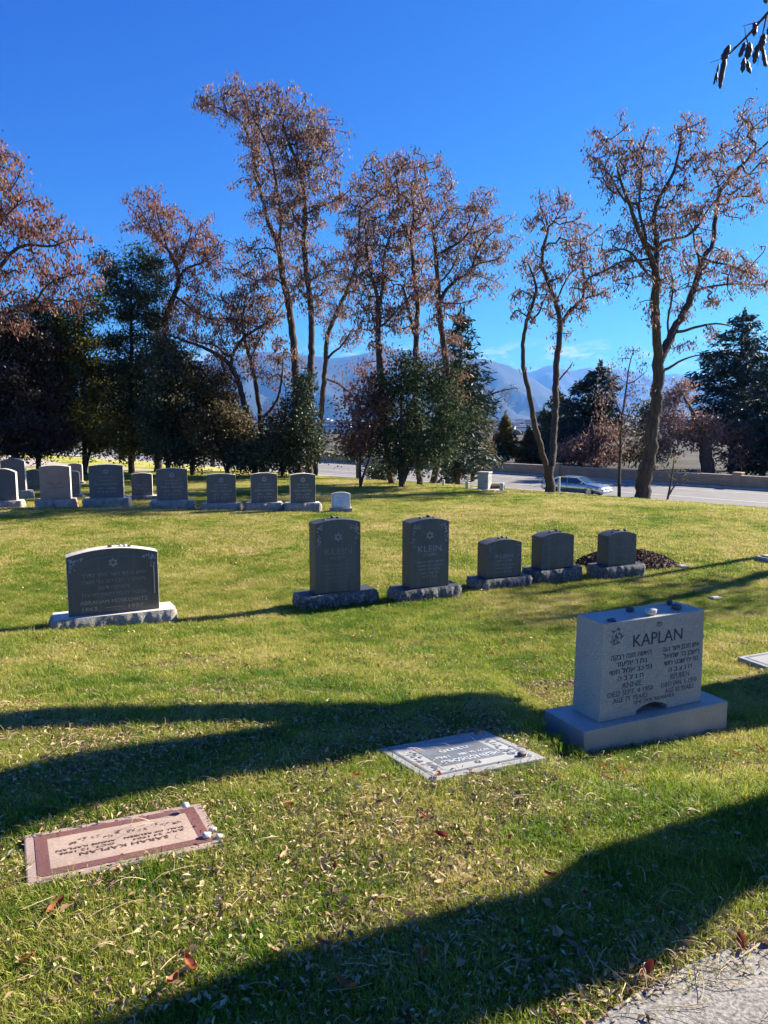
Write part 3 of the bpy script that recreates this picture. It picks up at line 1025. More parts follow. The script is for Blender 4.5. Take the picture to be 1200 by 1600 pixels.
for q, (xx, pl) in enumerate(((-0.02, False), (0.1, True), (0.15, True), (0.2, False))):
    pebble(mosk, xx, -0.02 + 0.03 * (q % 2), top_at(die, base, 0.075, xx), 0.95, pl, ('pale' if pl else 'dark') + ' pebble on top of the broad charcoal headstone', ('pale' if pl else 'dark') + ' pebbles on the charcoal headstone', seed=q + 2)

# --- the big grey double monument
kw, kh, kt = 0.86, 0.625, 0.25
bw, bh, bd = 1.20, 0.145, 0.39
c = hit(911.8, 1180)
th = R(25.0)
loc = Vector((c.x + bw / 2 * math.cos(th) - bd / 2 * math.sin(th), c.y + bw / 2 * math.sin(th) + bd / 2 * math.cos(th), c.z))
kap = empty('headstone', loc, th)
tag(kap, 'large light grey double headstone with arched slot, nearest on the right', 'headstone')
FOOT.append((loc.x, loc.y, th, bw / 2, bd / 2))
link_mesh('base', box_mesh('base', -bw / 2, bw / 2, -bd / 2, bd / 2, -0.12, bh, 0.005, 2), M['grey'], kap)
bm = bmesh.new()
zb = bh + 0.002
notch = [(-0.13, 0.0)] + [(-0.128 + 0.256 * k / 12, 0.020 + 0.042 * math.sin(math.pi * (0.06 + 0.88 * k / 12))) for k in range(13)] + [(0.13, 0.0)]
front = [(-kw / 2, 0)] + notch + [(kw / 2, 0), (kw / 2 - 0.012, kh), (-kw / 2 + 0.012, kh)]
front = [(x, z + zb) for x, z in front]
fs = bm_extrude_outline(bm, front, -kt / 2, -kt / 2 + 0.12)
bm_extrude_outline(bm, [(-kw / 2 + 0.0, zb), (kw / 2, zb), (kw / 2 - 0.012, zb + kh), (-kw / 2 + 0.012, zb + kh)], -kt / 2 + 0.12, kt / 2)
bmesh.ops.recalc_face_normals(bm, faces=bm.faces)
es = [e for e in bm.edges if e.is_manifold and e.calc_face_angle(0) > 1.2 and abs(e.verts[0].co.y + kt / 2) < 1e-4 and abs(e.verts[1].co.y + kt / 2) < 1e-4]
bmesh.ops.bevel(bm, geom=es, offset=0.004, segments=2, affect='EDGES', profile=0.5)
link_mesh('die', bm_mesh('die', bm), M['grey'], kap)


def kt_line(s, u0, u1, v, h): return (s, (-0.5 + (u0 + u1) / 2) * kw, zb + kh * (1 - v), h * 0.96, (u1 - u0) * kw)


KAP1 = [kt_line('KAPLAN', 0.29, 0.77, 0.215, 0.085), kt_line(heb('פנ'), 0.51, 0.56, 0.075, 0.033),
        kt_line(heb('האשה חנה רבקה'), 0.09, 0.47, 0.355, 0.036), kt_line(heb('בת ר אליעזר'), 0.14, 0.43, 0.43, 0.036),
        kt_line(heb('נפ כב אלול תשי'), 0.08, 0.48, 0.505, 0.036), kt_line(heb('ת נ צ ב ה'), 0.16, 0.40, 0.58, 0.034),
        kt_line(heb('איש חכם וישר הוה'), 0.58, 0.95, 0.355, 0.036), kt_line(heb('ראובן בר שמואל'), 0.59, 0.95, 0.43, 0.036),
        kt_line(heb('נפ יח שבט תשי'), 0.60, 0.94, 0.505, 0.036), kt_line(heb('ת נ צ ב ה'), 0.65, 0.88, 0.58, 0.034)]
KAP2 = [kt_line('ANNIE', 0.20, 0.39, 0.66, 0.040), kt_line('DIED SEPT. 4 1950', 0.07, 0.50, 0.735, 0.036), kt_line('AGE 75 YEARS', 0.12, 0.45, 0.805, 0.036),
        kt_line('REUBEN', 0.67, 0.86, 0.66, 0.040), kt_line('DIED JAN. 5 1950', 0.58, 0.94, 0.735, 0.036), kt_line('AGE 83 YEARS', 0.62, 0.91, 0.805, 0.036),
        kt_line('TIME OUR REDEEMER', 0.31, 0.72, 0.862, 0.026)]
t = link_mesh('inscription', text_mesh(KAP1, 'inscription'), M['letter_dark'], kap); t.location = (0, -kt / 2 - 0.001, 0)
t = link_mesh('inscription', text_mesh(KAP2, 'inscription'), M['letter_mid'], kap); t.location = (0, -kt / 2 - 0.001, 0)
# round carved emblem: a ring of leaves
bm = bmesh.new()
g = random.Random(5)
for k in range(46):
    a, rr = g.uniform(0, 6.28), 0.055 * math.sqrt(g.random())
    x, z = rr * math.cos(a), rr * math.sin(a)
    l, ww, b_ = g.uniform(0.007, 0.013), g.uniform(0.003, 0.005), g.uniform(0, 3.14)
    vs = [bm.verts.new((x + p * math.cos(b_) - q * math.sin(b_), -0.001 - 0.00004 * k - (0.002 if q else 0), z + p * math.sin(b_) + q * math.cos(b_))) for p, q in ((-l, 0), (0, -ww), (l, 0), (0, ww))]
    bm.faces.new(vs)
o = link_mesh('round_emblem', bm_mesh('round_emblem', bm), M['letter_mid'], kap); o.location = (-0.5 * kw + 0.125 * kw, -kt / 2, zb + kh * 0.86)
for q, (xx, yy, sz, pl, lb) in enumerate(((-0.33, -0.09, 1.0, False, 'dark pebble near the left end of the grey monument top'), (-0.06, 0.04, 1.1, False, 'dark pebble in the shaded back half of the grey monument top'), (0.0, -0.08, 1.45, True, 'pale flat pebble in the middle of the grey monument top'), (0.26, -0.04, 1.5, False, 'larger dark pebble near the right end of the grey monument top'), (0.31, 0.07, 1.0, False, 'dark pebble at the back right corner of the grey monument top'))):
    pebble(kap, xx, yy, zb + kh, sz, pl, lb, seed=q)

# --- back row
ROW = 13.5
star_t = lambda n: [(heb('איש תם וישר'), 0, 0.66, 0.035, 0.5), (heb('ראובן בן יעקב'), 0, 0.56, 0.035, 0.42), (n, 0, 0.44, 0.042, 0.72), ('1871 - 1938', 0, 0.31, 0.04, 0.5), (heb('ת נ צ ב ה'), 0, 0.20, 0.04, 0.55)]


def back(corner, die_w, die_h, base_w, base_h, label, mats=DP, rise=0.04, star=True, name_line='MORRIS BERNSTEIN', letter='letter_pale', th=ROW, seed=1, carve=None, t=0.2, shoulder=None):
    r = headstone(corner, th, (die_w, die_h, t), (base_w, base_h, 0.36), mats, label, rise=rise, texts=star_t(name_line) if star else [('1889 - 1931', 0, 0.5, 0.035, 0.5), (heb('ת נ צ ב ה'), 0, 0.35, 0.035, 0.5)], letter=letter, star=(0.075, 0.83, letter) if star else None, seed=seed, carve=carve, shoulder=shoulder)
    return r


G2 = 'headstones of the back row'
back((-22, 795), 0.62, 0.74, 0.86, 0.19, 'dark headstone cut off by the left edge of the picture, back row', mats=('moss_face', 'pale_trim', 'pale_rock', 'pale_trim'), rise=0.10, star=False, letter='letter_mid', seed=60)
back((57, 795), 0.75, 0.84, 0.94, 0.24, 'brown granite headstone with a rough brown base in the back row', mats=('brown_face', 'pale_trim', 'brown_rock', 'brown_rock'), star=False, letter='letter_brown', seed=61)
back((131, 794), 0.86, 0.85, 1.16, 0.25, 'largest dark headstone of the back row, next to the brown one', name_line='SAM BERNSTEIN', seed=62, t=0.26)
back((237, 796.5), 0.79, 0.80, 1.06, 0.23, 'dark headstone with lit right edge in the back row, fourth from the right', name_line='DORA A. BERNSTEIN', seed=63)
back((316, 797.5), 0.75, 0.73, 1.0, 0.17, 'dark headstone with dim star in the back row, third from the right', name_line='REBECCA BERNSTEIN', seed=64)
back((386, 799), 0.68, 0.73, 0.92, 0.21, 'dark headstone with bright star in the back row, second from the right', name_line='REUBEN BERNSTEIN', letter='letter_bright', seed=65)
back((448, 800), 0.65, 0.72, 0.88, 0.22, 'dark headstone at the right end of the back row, beside the white marker', name_line='MOSES BERNSTEIN', letter='letter_bright', seed=66)
# farther stones seen between them
back((-6, 780), 0.66, 0.86, 0.95, 0.24, 'dark headstone with white edge standing behind the leftmost back row stone', mats=('moss_face', 'pale_trim', 'pale_rock', 'pale_trim'), rise=0.09, star=False, letter='letter_mid', seed=67)
back((198, 783), 0.58, 0.62, 0.86, 0.14, 'small blue grey headstone set back between two dark back row stones', star=False, seed=68, mats=('mid_face', 'pale_trim', 'dark_rock', 'pale_trim'))
back((101, 778), 0.36, 0.66, 0.5, 0.1, 'narrow dark headstone half hidden behind the brown headstone', star=False, seed=69, mats=('moss_face', 'pale_trim', 'dark_rock', 'pale_trim'))
back((34, 770), 0.62, 0.52, 0.7, 0.1, 'low dark round-topped headstone in shade left of the brown one', star=False, seed=70, mats=('moss_face', 'dark_side', 'dark_rock', 'dark_side'), rise=0.12)
back((104, 757), 0.5, 0.62, 0.6, 0.1, 'grey headstone farther back, peeping out right of the brown headstone', star=False, seed=71, mats=('brown_face', 'pale_trim', 'dark_rock', 'pale_trim'))

# white slant marker: frame of rough stone round a white tablet
c = hit(516, 800)
sl = empty('slant_marker', (c.x + 0.27, c.y + 0.14, tz(c.x + 0.27, c.y + 0.14)), R(6))
tag(sl, 'small white slanted tablet at the right end of the back row', 'grave marker')
FOOT.append((c.x + 0.27, c.y + 0.14, 0, 0.3, 0.18))
link_mesh('base', rock_base_mesh(0.58, 0.34, 0.10, 77, 0.02), M['pale_rock'], sl)
bm = bmesh.new()
pts = [(-0.24, 0.1), (0.24, 0.1)] + [(x, z + 0.1) for x, z in arc_top(0.48, 0.36, 0.04, 12)]
bm_extrude_outline(bm, pts, -0.10, 0.10, bevel=0.01)
for v in bm.verts: v.co.y += (v.co.z - 0.1) * (0.28 if v.co.y < 0 else 0.0)
bmesh.ops.recalc_face_normals(bm, faces=bm.faces)
link_mesh('die', bm_mesh('die', bm), M['pale_trim'], sl)
bm = bmesh.new()
pts = [(-0.19, 0.14), (0.19, 0.14)] + [(x, z + 0.1) for x, z in arc_top(0.38, 0.31, 0.035, 12)]
bm_extrude_outline(bm, pts, -0.112, -0.106)
for v in bm.verts: v.co.y += (v.co.z - 0.1) * 0.28
bmesh.ops.recalc_face_normals(bm, faces=bm.faces)
link_mesh('tablet', bm_mesh('tablet', bm), M['white_stone'], sl)
tm = text_mesh([('BERNSTEIN', 0, 0.36, 0.03, 0.24), ('1874', -0.07, 0.28, 0.025, None), ('1941', 0.07, 0.28, 0.025, None), (heb('תנצבה'), 0, 0.21, 0.025, None)], 'inscription')
for v in tm.vertices: v.co.y += -0.1135 + (v.co.z - 0.1) * 0.28
link_mesh('inscription', tm, M['letter_pale'], sl)

# ------------------------------------------------------------------ flat markers
MARK_Z = 0.022


def flat_marker(pts_px, w, d, mats, label, name='flat_marker'):
    """w along the row, d across; returns root whose local x,y lie on the slab and z up"""
    P = [hit(*p) for p in pts_px]
    cen = sum(P, Vector()) / len(P)
    th = R(TH - 1.5)
    e_ = [P[(k + 1) % 4] - P[k] for k in range(4)]
    w, d = (e_[1].length + e_[3].length) / 2, (e_[0].length + e_[2].length) / 2
    th = math.atan2((e_[1] - e_[3]).y, (e_[1] - e_[3]).x)
    root = empty(name, (cen.x, cen.y, tz(cen.x, cen.y)), th)
    # follow the ground slope
    e = 0.25
    sx = (tz(cen.x + math.cos(th) * e, cen.y + math.sin(th) * e) - tz(cen.x - math.cos(th) * e, cen.y - math.sin(th) * e)) / (2 * e)
    sy = (tz(cen.x - math.sin(th) * e, cen.y + math.cos(th) * e) - tz(cen.x + math.sin(th) * e, cen.y - math.cos(th) * e)) / (2 * e)
    root.rotation_euler = (math.atan(sy), -math.atan(sx), th)
    tag(root, label, 'grave marker')
    FOOT.append((cen.x, cen.y, th, w / 2 - 0.01, d / 2 - 0.01))
    return root, w, d


def frame_mesh(name, w, d, w2, d2, z):
    """flat ring between two rectangles"""
    o = [(-w / 2, -d / 2, z), (w / 2, -d / 2, z), (w / 2, d / 2, z), (-w / 2, d / 2, z)]
    i = [(-w2 / 2, -d2 / 2, z), (w2 / 2, -d2 / 2, z), (w2 / 2, d2 / 2, z), (-w2 / 2, d2 / 2, z)]
    return np_mesh(name, o + i, np.array([[k, (k + 1) % 4, 4 + (k + 1) % 4, 4 + k] for k in range(4)]))


def flat_text(root, lines, mat, z):
    """text on a flat marker, read from the far side (turned half round)"""
    me = text_mesh(lines, 'inscription')
    for v in me.vertices:
        x, y, zz = v.co
        v.co = (-x, -zz, z - y)
    me.flip_normals() if False else None
    return link_mesh('inscription', me, M[mat], root)


def vine_mesh(name, boxes, n, seed, z, size=0.016):
    g = random.Random(seed); bm = bmesh.new()
    for k in range(n):
        x0, x1, y0, y1 = g.choice(boxes)
        x, y = g.uniform(x0, x1), g.uniform(y0, y1)
        a = g.uniform(0, 6.28); l, w = size * g.uniform(0.7, 1.3), size * 0.45
        pts = [(-l, 0), (0, -w), (l, 0), (0, w)]
        vs = [bm.verts.new((x + p * math.cos(a) - q * math.sin(a), y + p * math.sin(a) + q * math.cos(a), z + 0.00004 * k)) for p, q in pts]
        bm.faces.new(vs)
    return bm_mesh(name, bm)


# pink marker with a red border
mk, w, d = flat_marker([(36, 1394), (42, 1313), (318, 1260), (346, 1328)], 0.70, 0.36, None, 'flat pink granite marker with polished red border, at the lower left')
link_mesh('slab', box_mesh('slab', -w / 2, w / 2, -d / 2, d / 2, -0.09, MARK_Z, 0.006, 2), M['pink'], mk)
link_mesh('border', frame_mesh('border', w - 0.075, d - 0.075, w - 0.165, d - 0.165, MARK_Z + 0.002), M['red'], mk)
link_mesh('panel', np_mesh('panel', [(-(w - .165) / 2, -(d - .165) / 2, MARK_Z + .0012), ((w - .165) / 2, -(d - .165) / 2, MARK_Z + .0012), ((w - .165) / 2, (d - .165) / 2, MARK_Z + .0012), (-(w - .165) / 2, (d - .165) / 2, MARK_Z + .0012)], np.array([[0, 1, 2, 3]])), M['pink_frost'], mk)
flat_text(mk, [('SARAH KAPLAN', 0.0, 0.060, 0.026, 0.33), ('JULY 24 1904', -0.135, 0.026, 0.017, 0.20), ('OCT. 12 1905', 0.135, 0.026, 0.017, 0.20), ('DAU. OF REUBEN', -0.12, -0.002, 0.016, 0.23), ('ANNIE KAPLAN', 0.135, -0.002, 0.016, 0.22)], 'letter_brown', MARK_Z + 0.0022)
g = random.Random(9)
link_mesh('carved_vine', vine_mesh('carved_vine', [(-0.2 + 0.045 * k, -0.17 + 0.045 * k, 0.040 + 0.020 * math.sin(k * 1.1) ** 2, 0.058 + 0.026 * math.sin(k * 1.1) ** 2) for k in range(10)], 70, 3, MARK_Z + 0.002, 0.007), M['letter_brown'], mk)
for q, (lx, ly, sz, lb) in enumerate(((0.30, -0.135, 1.5, 'white stone chip at the near right corner of the pink marker'), (0.335, -0.10, 1.2, 'small pale stone chip beside the white one on the pink marker'), (0.345, -0.155, 1.3, 'pale brown stone chip at the right edge of the pink marker'), (0.275, 0.14, 1.4, 'white stone chip at the far right corner of the pink marker'))):
    pebble(mk, lx, ly, MARK_Z, sz * 0.5, True, lb, seed=q + 1)

# light grey marker with white floral panel
mg, w, d = flat_marker([(598, 1174), (662, 1230), (839, 1195), (768, 1146)], 0.62, 0.40, None, 'flat light grey granite marker with dark lettered panel, left of the large monument')
sw, sd = w / 0.63, d / 0.43
link_mesh('slab', box_mesh('slab', -w / 2, w / 2, -d / 2, d / 2, -0.09, MARK_Z, 0.006, 2), M['marker_grey'], mg)
link_mesh('border', frame_mesh('border', w - 0.09, d - 0.09, w - 0.125, d - 0.125, MARK_Z + 0.002), M['marker_dark'], mg)
fr = link_mesh('frosted_panel', np_mesh('frosted_panel', [(a * (w - 0.125) / 2, b * (d - 0.125) / 2, MARK_Z + .0012) for a, b in ((-1, -1), (1, -1), (1, 1), (-1, 1))], np.array([[0, 1, 2, 3]])), M['marker_frost'], mg)
link_mesh('name_panel', np_mesh('name_panel', [(a * sw, b * sd, MARK_Z + .0025) for a, b in ((-.175, -.108), (.175, -.108), (.175, .125), (-.175, .125))], np.array([[0, 1, 2, 3]])), M['marker_dark'], mg)
flat_text(mg, [('HELEN ROTHSCHILD', 0, 0.075 * sd, 0.036 * sd, 0.31 * sw), ('NOV. 26 1884', -0.06 * sw, 0.022 * sd, 0.022 * sd, 0.17 * sw), ('1961', 0.11 * sw, 0.022 * sd, 0.022 * sd, 0.07 * sw), (heb('תנצבה'), 0, -0.04 * sd, 0.03 * sd, 0.16 * sw)], 'letter_white', MARK_Z + 0.0035)
link_mesh('carved_flowers', vine_mesh('carved_flowers', [(-0.238 * sw, -0.190 * sw, -0.13 * sd, 0.10 * sd), (0.190 * sw, 0.238 * sw, -0.13 * sd, 0.10 * sd)], 60, 6, MARK_Z + 0.002, 0.017), M['marker_dark'], mg)
st = star_mesh(0.024, 0.004)
for v in st.vertices: v.co = (v.co.x, v.co.z, -v.co.y)
o = link_mesh('star_emblem', st, M['letter_dark'], mg); o.location = (0, -0.131 * sd, MARK_Z + 0.002)
for q, (lx, ly, sz, lb) in enumerate(((-0.22, -0.175, 1.0, 'dark pebble at the near left of the light grey marker'), (-0.08, -0.18, 1.0, 'dark pebble in the middle of the near edge of the light grey marker'), (0.23, -0.155, 0.9, 'dark pebble at the near right corner of the light grey marker'), (0.2, 0.12, 1.1, 'grey pebble on the shaded far end of the light grey marker'))):
    pebble(mg, lx * sw, ly * sd, MARK_Z, sz, False, lb, seed=q)

# corner of a slab, a low stone and a small chip at the right
P = hit(1172, 1042)
sl2 = empty('flat_marker', (P.x + 0.34, P.y + 0.12, tz(P.x + 0.34, P.y + 0.12)), R(TH))
tag(sl2, 'pale slab cut off by the right edge, behind the large monument', 'grave marker')
FOOT.append((sl2.location.x, sl2.location.y, R(TH), 0.34, 0.17))
link_mesh('slab', box_mesh('slab', -0.36, 0.36, -0.18, 0.18, -0.09, 0.06, 0.008, 2), M['marker_grey'], sl2)
link_mesh('border', frame_mesh('border', 0.62, 0.28, 0.58, 0.24, 0.062), M['marker_dark'], sl2)
P = hit(1189, 880)
sl3 = empty('grave_base', (P.x + 0.36, P.y + 0.15, tz(P.x + 0.36, P.y + 0.15)), R(TH))
tag(sl3, 'low grey stone block at the right edge, level with the mulch mound', 'grave marker')
link_mesh('block', rock_base_mesh(0.7, 0.3, 0.10, 91, 0.02), M['marker_grey'], sl3)
link_mesh('tablet', box_mesh('tablet', -0.28, 0.28, -0.11, 0.11, 0.1015, 0.125, 0.006, 2), M['grey'], sl3)
P = hit(1118, 938)
ch = empty('corner_marker', (P.x, P.y, tz(P.x, P.y)), R(TH - 10))
tag(ch, 'small square white corner marker in the grass above the large monument', 'grave marker')
link_mesh('block', box_mesh('block', -0.075, 0.075, -0.06, 0.06, -0.06, 0.045, 0.008, 2), M['marker_grey'], ch)
link_mesh('cap', box_mesh('cap', -0.055, 0.055, -0.04, 0.04, 0.0455, 0.052, 0.003, 1), M['marker_frost'], ch)
P = hit(1066, 888)
ch = empty('corner_marker', (P.x, P.y, tz(P.x, P.y)), R(TH - 10))
tag(ch, 'small white corner marker at the right foot of the mulch mound', 'grave marker')
link_mesh('block', box_mesh('block', -0.08, 0.08, -0.07, 0.07, -0.06, 0.05, 0.008, 2), M['marker_grey'], ch)
link_mesh('cap', box_mesh('cap', -0.06, 0.06, -0.05, 0.05, 0.0505, 0.057, 0.003, 1), M['marker_frost'], ch)

# ================================================================== trees
def tube_chains(P, rad, par, min_sides=4):
    """turn a node tree into tapered tubes; returns V, F lists"""
    n = len(P)
    kids = [[] for _ in range(n)]
    for i in range(n):
        if par[i] >= 0: kids[par[i]].append(i)
    V, F = [], []
    base = 0
    stack = [(i, -1) for i in range(n) if par[i] < 0]
    while stack:
        s, prev = stack.pop()
        chain = ([prev] if prev >= 0 else []) + [s]
        cur = s
        while kids[cur]:
            ks = sorted(kids[cur], key=lambda q: -rad[q])
            for q in ks[1:]: stack.append((q, cur))
            cur = ks[0]; chain.append(cur)
        if len(chain) < 2: continue
        Q = P[chain]
        rr = rad[chain].copy()
        if prev >= 0: rr[0] = min(rr[0], rr[1] * 1.25)
        sides = 9 if rr[0] > 0.12 else (6 if rr[0] > 0.04 else min_sides)
        T = np.gradient(Q, axis=0)
        T /= np.maximum(np.linalg.norm(T, axis=1, keepdims=True), 1e-6)
        up = np.array([0.31, 0.87, 0.2]); up /= np.linalg.norm(up)
        A = np.cross(T, up); A /= np.maximum(np.linalg.norm(A, axis=1, keepdims=True), 1e-6)
        B = np.cross(T, A)
        th = np.linspace(0, 2 * math.pi, sides, endpoint=False)
        ring = Q[:, None, :] + rr[:, None, None] * (np.cos(th)[None, :, None] * A[:, None, :] + np.sin(th)[None, :, None] * B[:, None, :])
        V.append(ring.reshape(-1, 3))
        m = len(chain)
        i_, j_ = np.meshgrid(np.arange(m - 1), np.arange(sides), indexing='ij')
        jn = (j_ + 1) % sides
        F.append((np.stack([i_ * sides + j_, i_ * sides + jn, (i_ + 1) * sides + jn, (i_ + 1) * sides + j_], -1).reshape(-1, 4)) + base)
        base += m * sides
    return np.vstack(V), np.vstack(F)


def rhombs(C, A, Wd, L, W, tint, fold=0.0):
    """leaf-shaped quads: centres C, long axis A, width axis Wd, length L, width W"""
    n = len(C)
    L = L[:, None]; W = W[:, None]
    nrm = np.cross(A, Wd)
    v0 = C - A * L * 0.5
    v1 = C - Wd * W * 0.5 + A * L * 0.05 + nrm * (W * fold)
    v2 = C + A * L * 0.5
    v3 = C + Wd * W * 0.5 + A * L * 0.05 + nrm * (W * fold)
    V = np.stack([v0, v1, v2, v3], 1).reshape(-1, 3)
    F = np.arange(4 * n).reshape(-1, 4)
    if fold:
        b = np.arange(n)[:, None] * 4
        F = np.vstack([b + np.array([[0, 1, 2]]), b + np.array([[0, 2, 3]])])
    return V, F, np.repeat(tint, 4)


def rand_unit(n, g):
    v = g.normal(size=(n, 3)); return v / np.linalg.norm(v, axis=1, keepdims=True)


def leaf_cloud(pts, per, spread, L, W, droop, g, bias=0.0):
    """scatter leaves round the twig ends"""
    n = len(pts) * per
    C = np.repeat(pts, per, axis=0) + g.normal(size=(n, 3)) * np.array([spread, spread, spread * 0.8])
    C[:, 2] -= droop * spread * 0.5
    A = rand_unit(n, g) + np.array([0, 0, -droop * 1.5]); A /= np.linalg.norm(A, axis=1, keepdims=True)
    Wd = np.cross(A, rand_unit(n, g)); Wd /= np.maximum(np.linalg.norm(Wd, axis=1, keepdims=True), 1e-6)
    cl = np.repeat(g.uniform(0, 1, len(pts)), per)
    tint = np.clip(0.55 * g.uniform(0, 1, n) + 0.45 * cl + bias, 0, 1)
    return rhombs(C, A, Wd, L * g.uniform(0.6, 1.35, n), W * g.uniform(0.7, 1.3, n), tint)


def grow(limbs, attract, r_tip, step, g, wander=0.16):
    """limbs: list of arrays (k,4) xyz r; attractors (m,3). Returns nodes, radii, parents."""
    P, par, fix = [], [], []
    for li, lm in enumerate(limbs):
        lm = np.asarray(lm)
        seg = np.linalg.norm(np.diff(lm[:, :3], axis=0), axis=1)
        tt = np.concatenate([[0], np.cumsum(seg)])
        m = max(2, int(tt[-1] / step) + 1)
        ts = np.linspace(0, tt[-1], m)
        # smooth resample
        rs = np.stack([np.interp(ts, tt, lm[:, k]) for k in range(4)], 1)
        if m > 4:
            for _ in range(2): rs[1:-1, :3] = 0.25 * rs[:-2, :3] + 0.5 * rs[1:-1, :3] + 0.25 * rs[2:, :3]
        if m > 3:
            jit = g.normal(size=(m, 3)) * np.minimum(0.05, rs[:, 3:4] * 0.14); jit[0] = 0
            rs[:, :3] += jit
        if li == 0: prev = -1
        else:
            d = np.linalg.norm(np.array(P) - rs[0, :3], axis=1); prev = int(d.argmin())
            rs = rs[1:] if len(rs) > 2 else rs
        for q in rs:
            P.append(q[:3]); par.append(prev); fix.append(q[3]); prev = len(P) - 1
    P = np.array(P)
    if len(attract):
        d0 = np.array([np.min(np.linalg.norm(P - a, axis=1)) for a in attract])
        order = np.argsort(d0)
        buf = np.zeros((len(P) + len(attract) * 14, 3)); buf[:len(P)] = P; n = len(P)
        tips = []
        for ai in order:
            a = attract[ai]
            dv = buf[:n] - a
            d = np.sqrt((dv ** 2).sum(1)) + 0.5 * np.maximum(0, dv[:, 2])      # prefer growing upward
            j = int(d.argmin())
            q = buf[j].copy(); dist = np.linalg.norm(a - q)
            k = int(min(12, max(1, round(dist / step))))
            bend = g.normal(size=3) * dist * wander; bend[2] += 0.10 * dist
            prev = j
            for s in range(1, k + 1):
                f = s / k
                p = q + (a - q) * f + bend * math.sin(math.pi * f)
                buf[n] = p; par.append(prev); fix.append(0.0); prev = n; n += 1
            tips.append(n - 1)
        P = buf[:n]
    rad2 = np.zeros(len(P))
    has = np.zeros(len(P), bool)
    fix = np.array(fix)
    for i in range(len(P) - 1, -1, -1):
        if not has[i]: rad2[i] = r_tip ** 2.3
        r_here = max(rad2[i] ** (1 / 2.3), fix[i])
        if par[i] >= 0:
            rad2[par[i]] += r_tip ** 2.3 * 0.02 + rad2[i]; has[par[i]] = True
    rad = rad2 ** (1 / 2.3)
    rad = np.where(fix > 0, np.maximum(fix, np.minimum(rad, fix * 1.15)), np.minimum(rad, 0.07))
    for i in range(len(P)):
        if par[i] >= 0: rad[i] = min(rad[i], rad[par[i]])
    return P, rad, par


def blob_points(blobs, D, limbs, dens, g, depth_k=1.0, bk=1.0):
    """blobs in picture pixels at distance D -> points; depth follows the nearest limb"""
    nodes = np.vstack([np.asarray(l)[:, :3] for l in limbs]) if limbs else None
    k = D / 1200
    out = []
    for (bx, by, rx, ry) in blobs:
        c = np.array(at_depth(bx, by, D))
        if nodes is not None:
            d = np.hypot(nodes[:, 0] - c[0], nodes[:, 2] - c[2]); dy = nodes[d.argmin(), 1] - D
        else: dy = 0
        Rx, Rz = rx * k * bk, ry * k * bk; Ry = (Rx + Rz) * 0.5 * depth_k
        c = np.array(at_depth(bx, by, D + dy * 0.8 + g.normal() * Ry * 0.35))
        m = max(3, int(dens * Rx * Rz * 3.1))
        v = rand_unit(m, g) * (g.uniform(0, 1, (m, 1)) ** 0.37)
        out.append(c + v * np.array([Rx, Ry, Rz]))
    return np.vstack(out)


def px_limbs(limbs, D, g, drift=0.16):
    """picture polylines (x, y, half width in px) -> world polylines, each wandering in depth"""
    k = D / 1200
    res = []
    for li, lm in enumerate(limbs):
        pts = []
        off = 0.0; rate = 0.0 if li == 0 else g.normal() * 0.45
        if li > 0:
            # start at the depth of the limb it leaves
            p0 = at_depth(lm[0][0], lm[0][1], D)
            alln = np.vstack([np.asarray(r) for r in res])
            dd = np.hypot(alln[:, 0] - p0.x, alln[:, 2] - p0.z); off = alln[dd.argmin(), 1] - D
        last = None
        for (x, y, r) in lm:
            p = at_depth(x, y, D)
            if last is not None:
                L_ = (p - last).length
                rate += g.normal() * drift
                rate = max(-0.8, min(0.8, rate)) if li else 0.3 * rate
                off += rate * L_ * 0.6
            last = p
            q = at_depth(x, y, D + off)
            pts.append((q.x, q.y, q.z, r * k))
        res.append(np.array(pts))
    return res


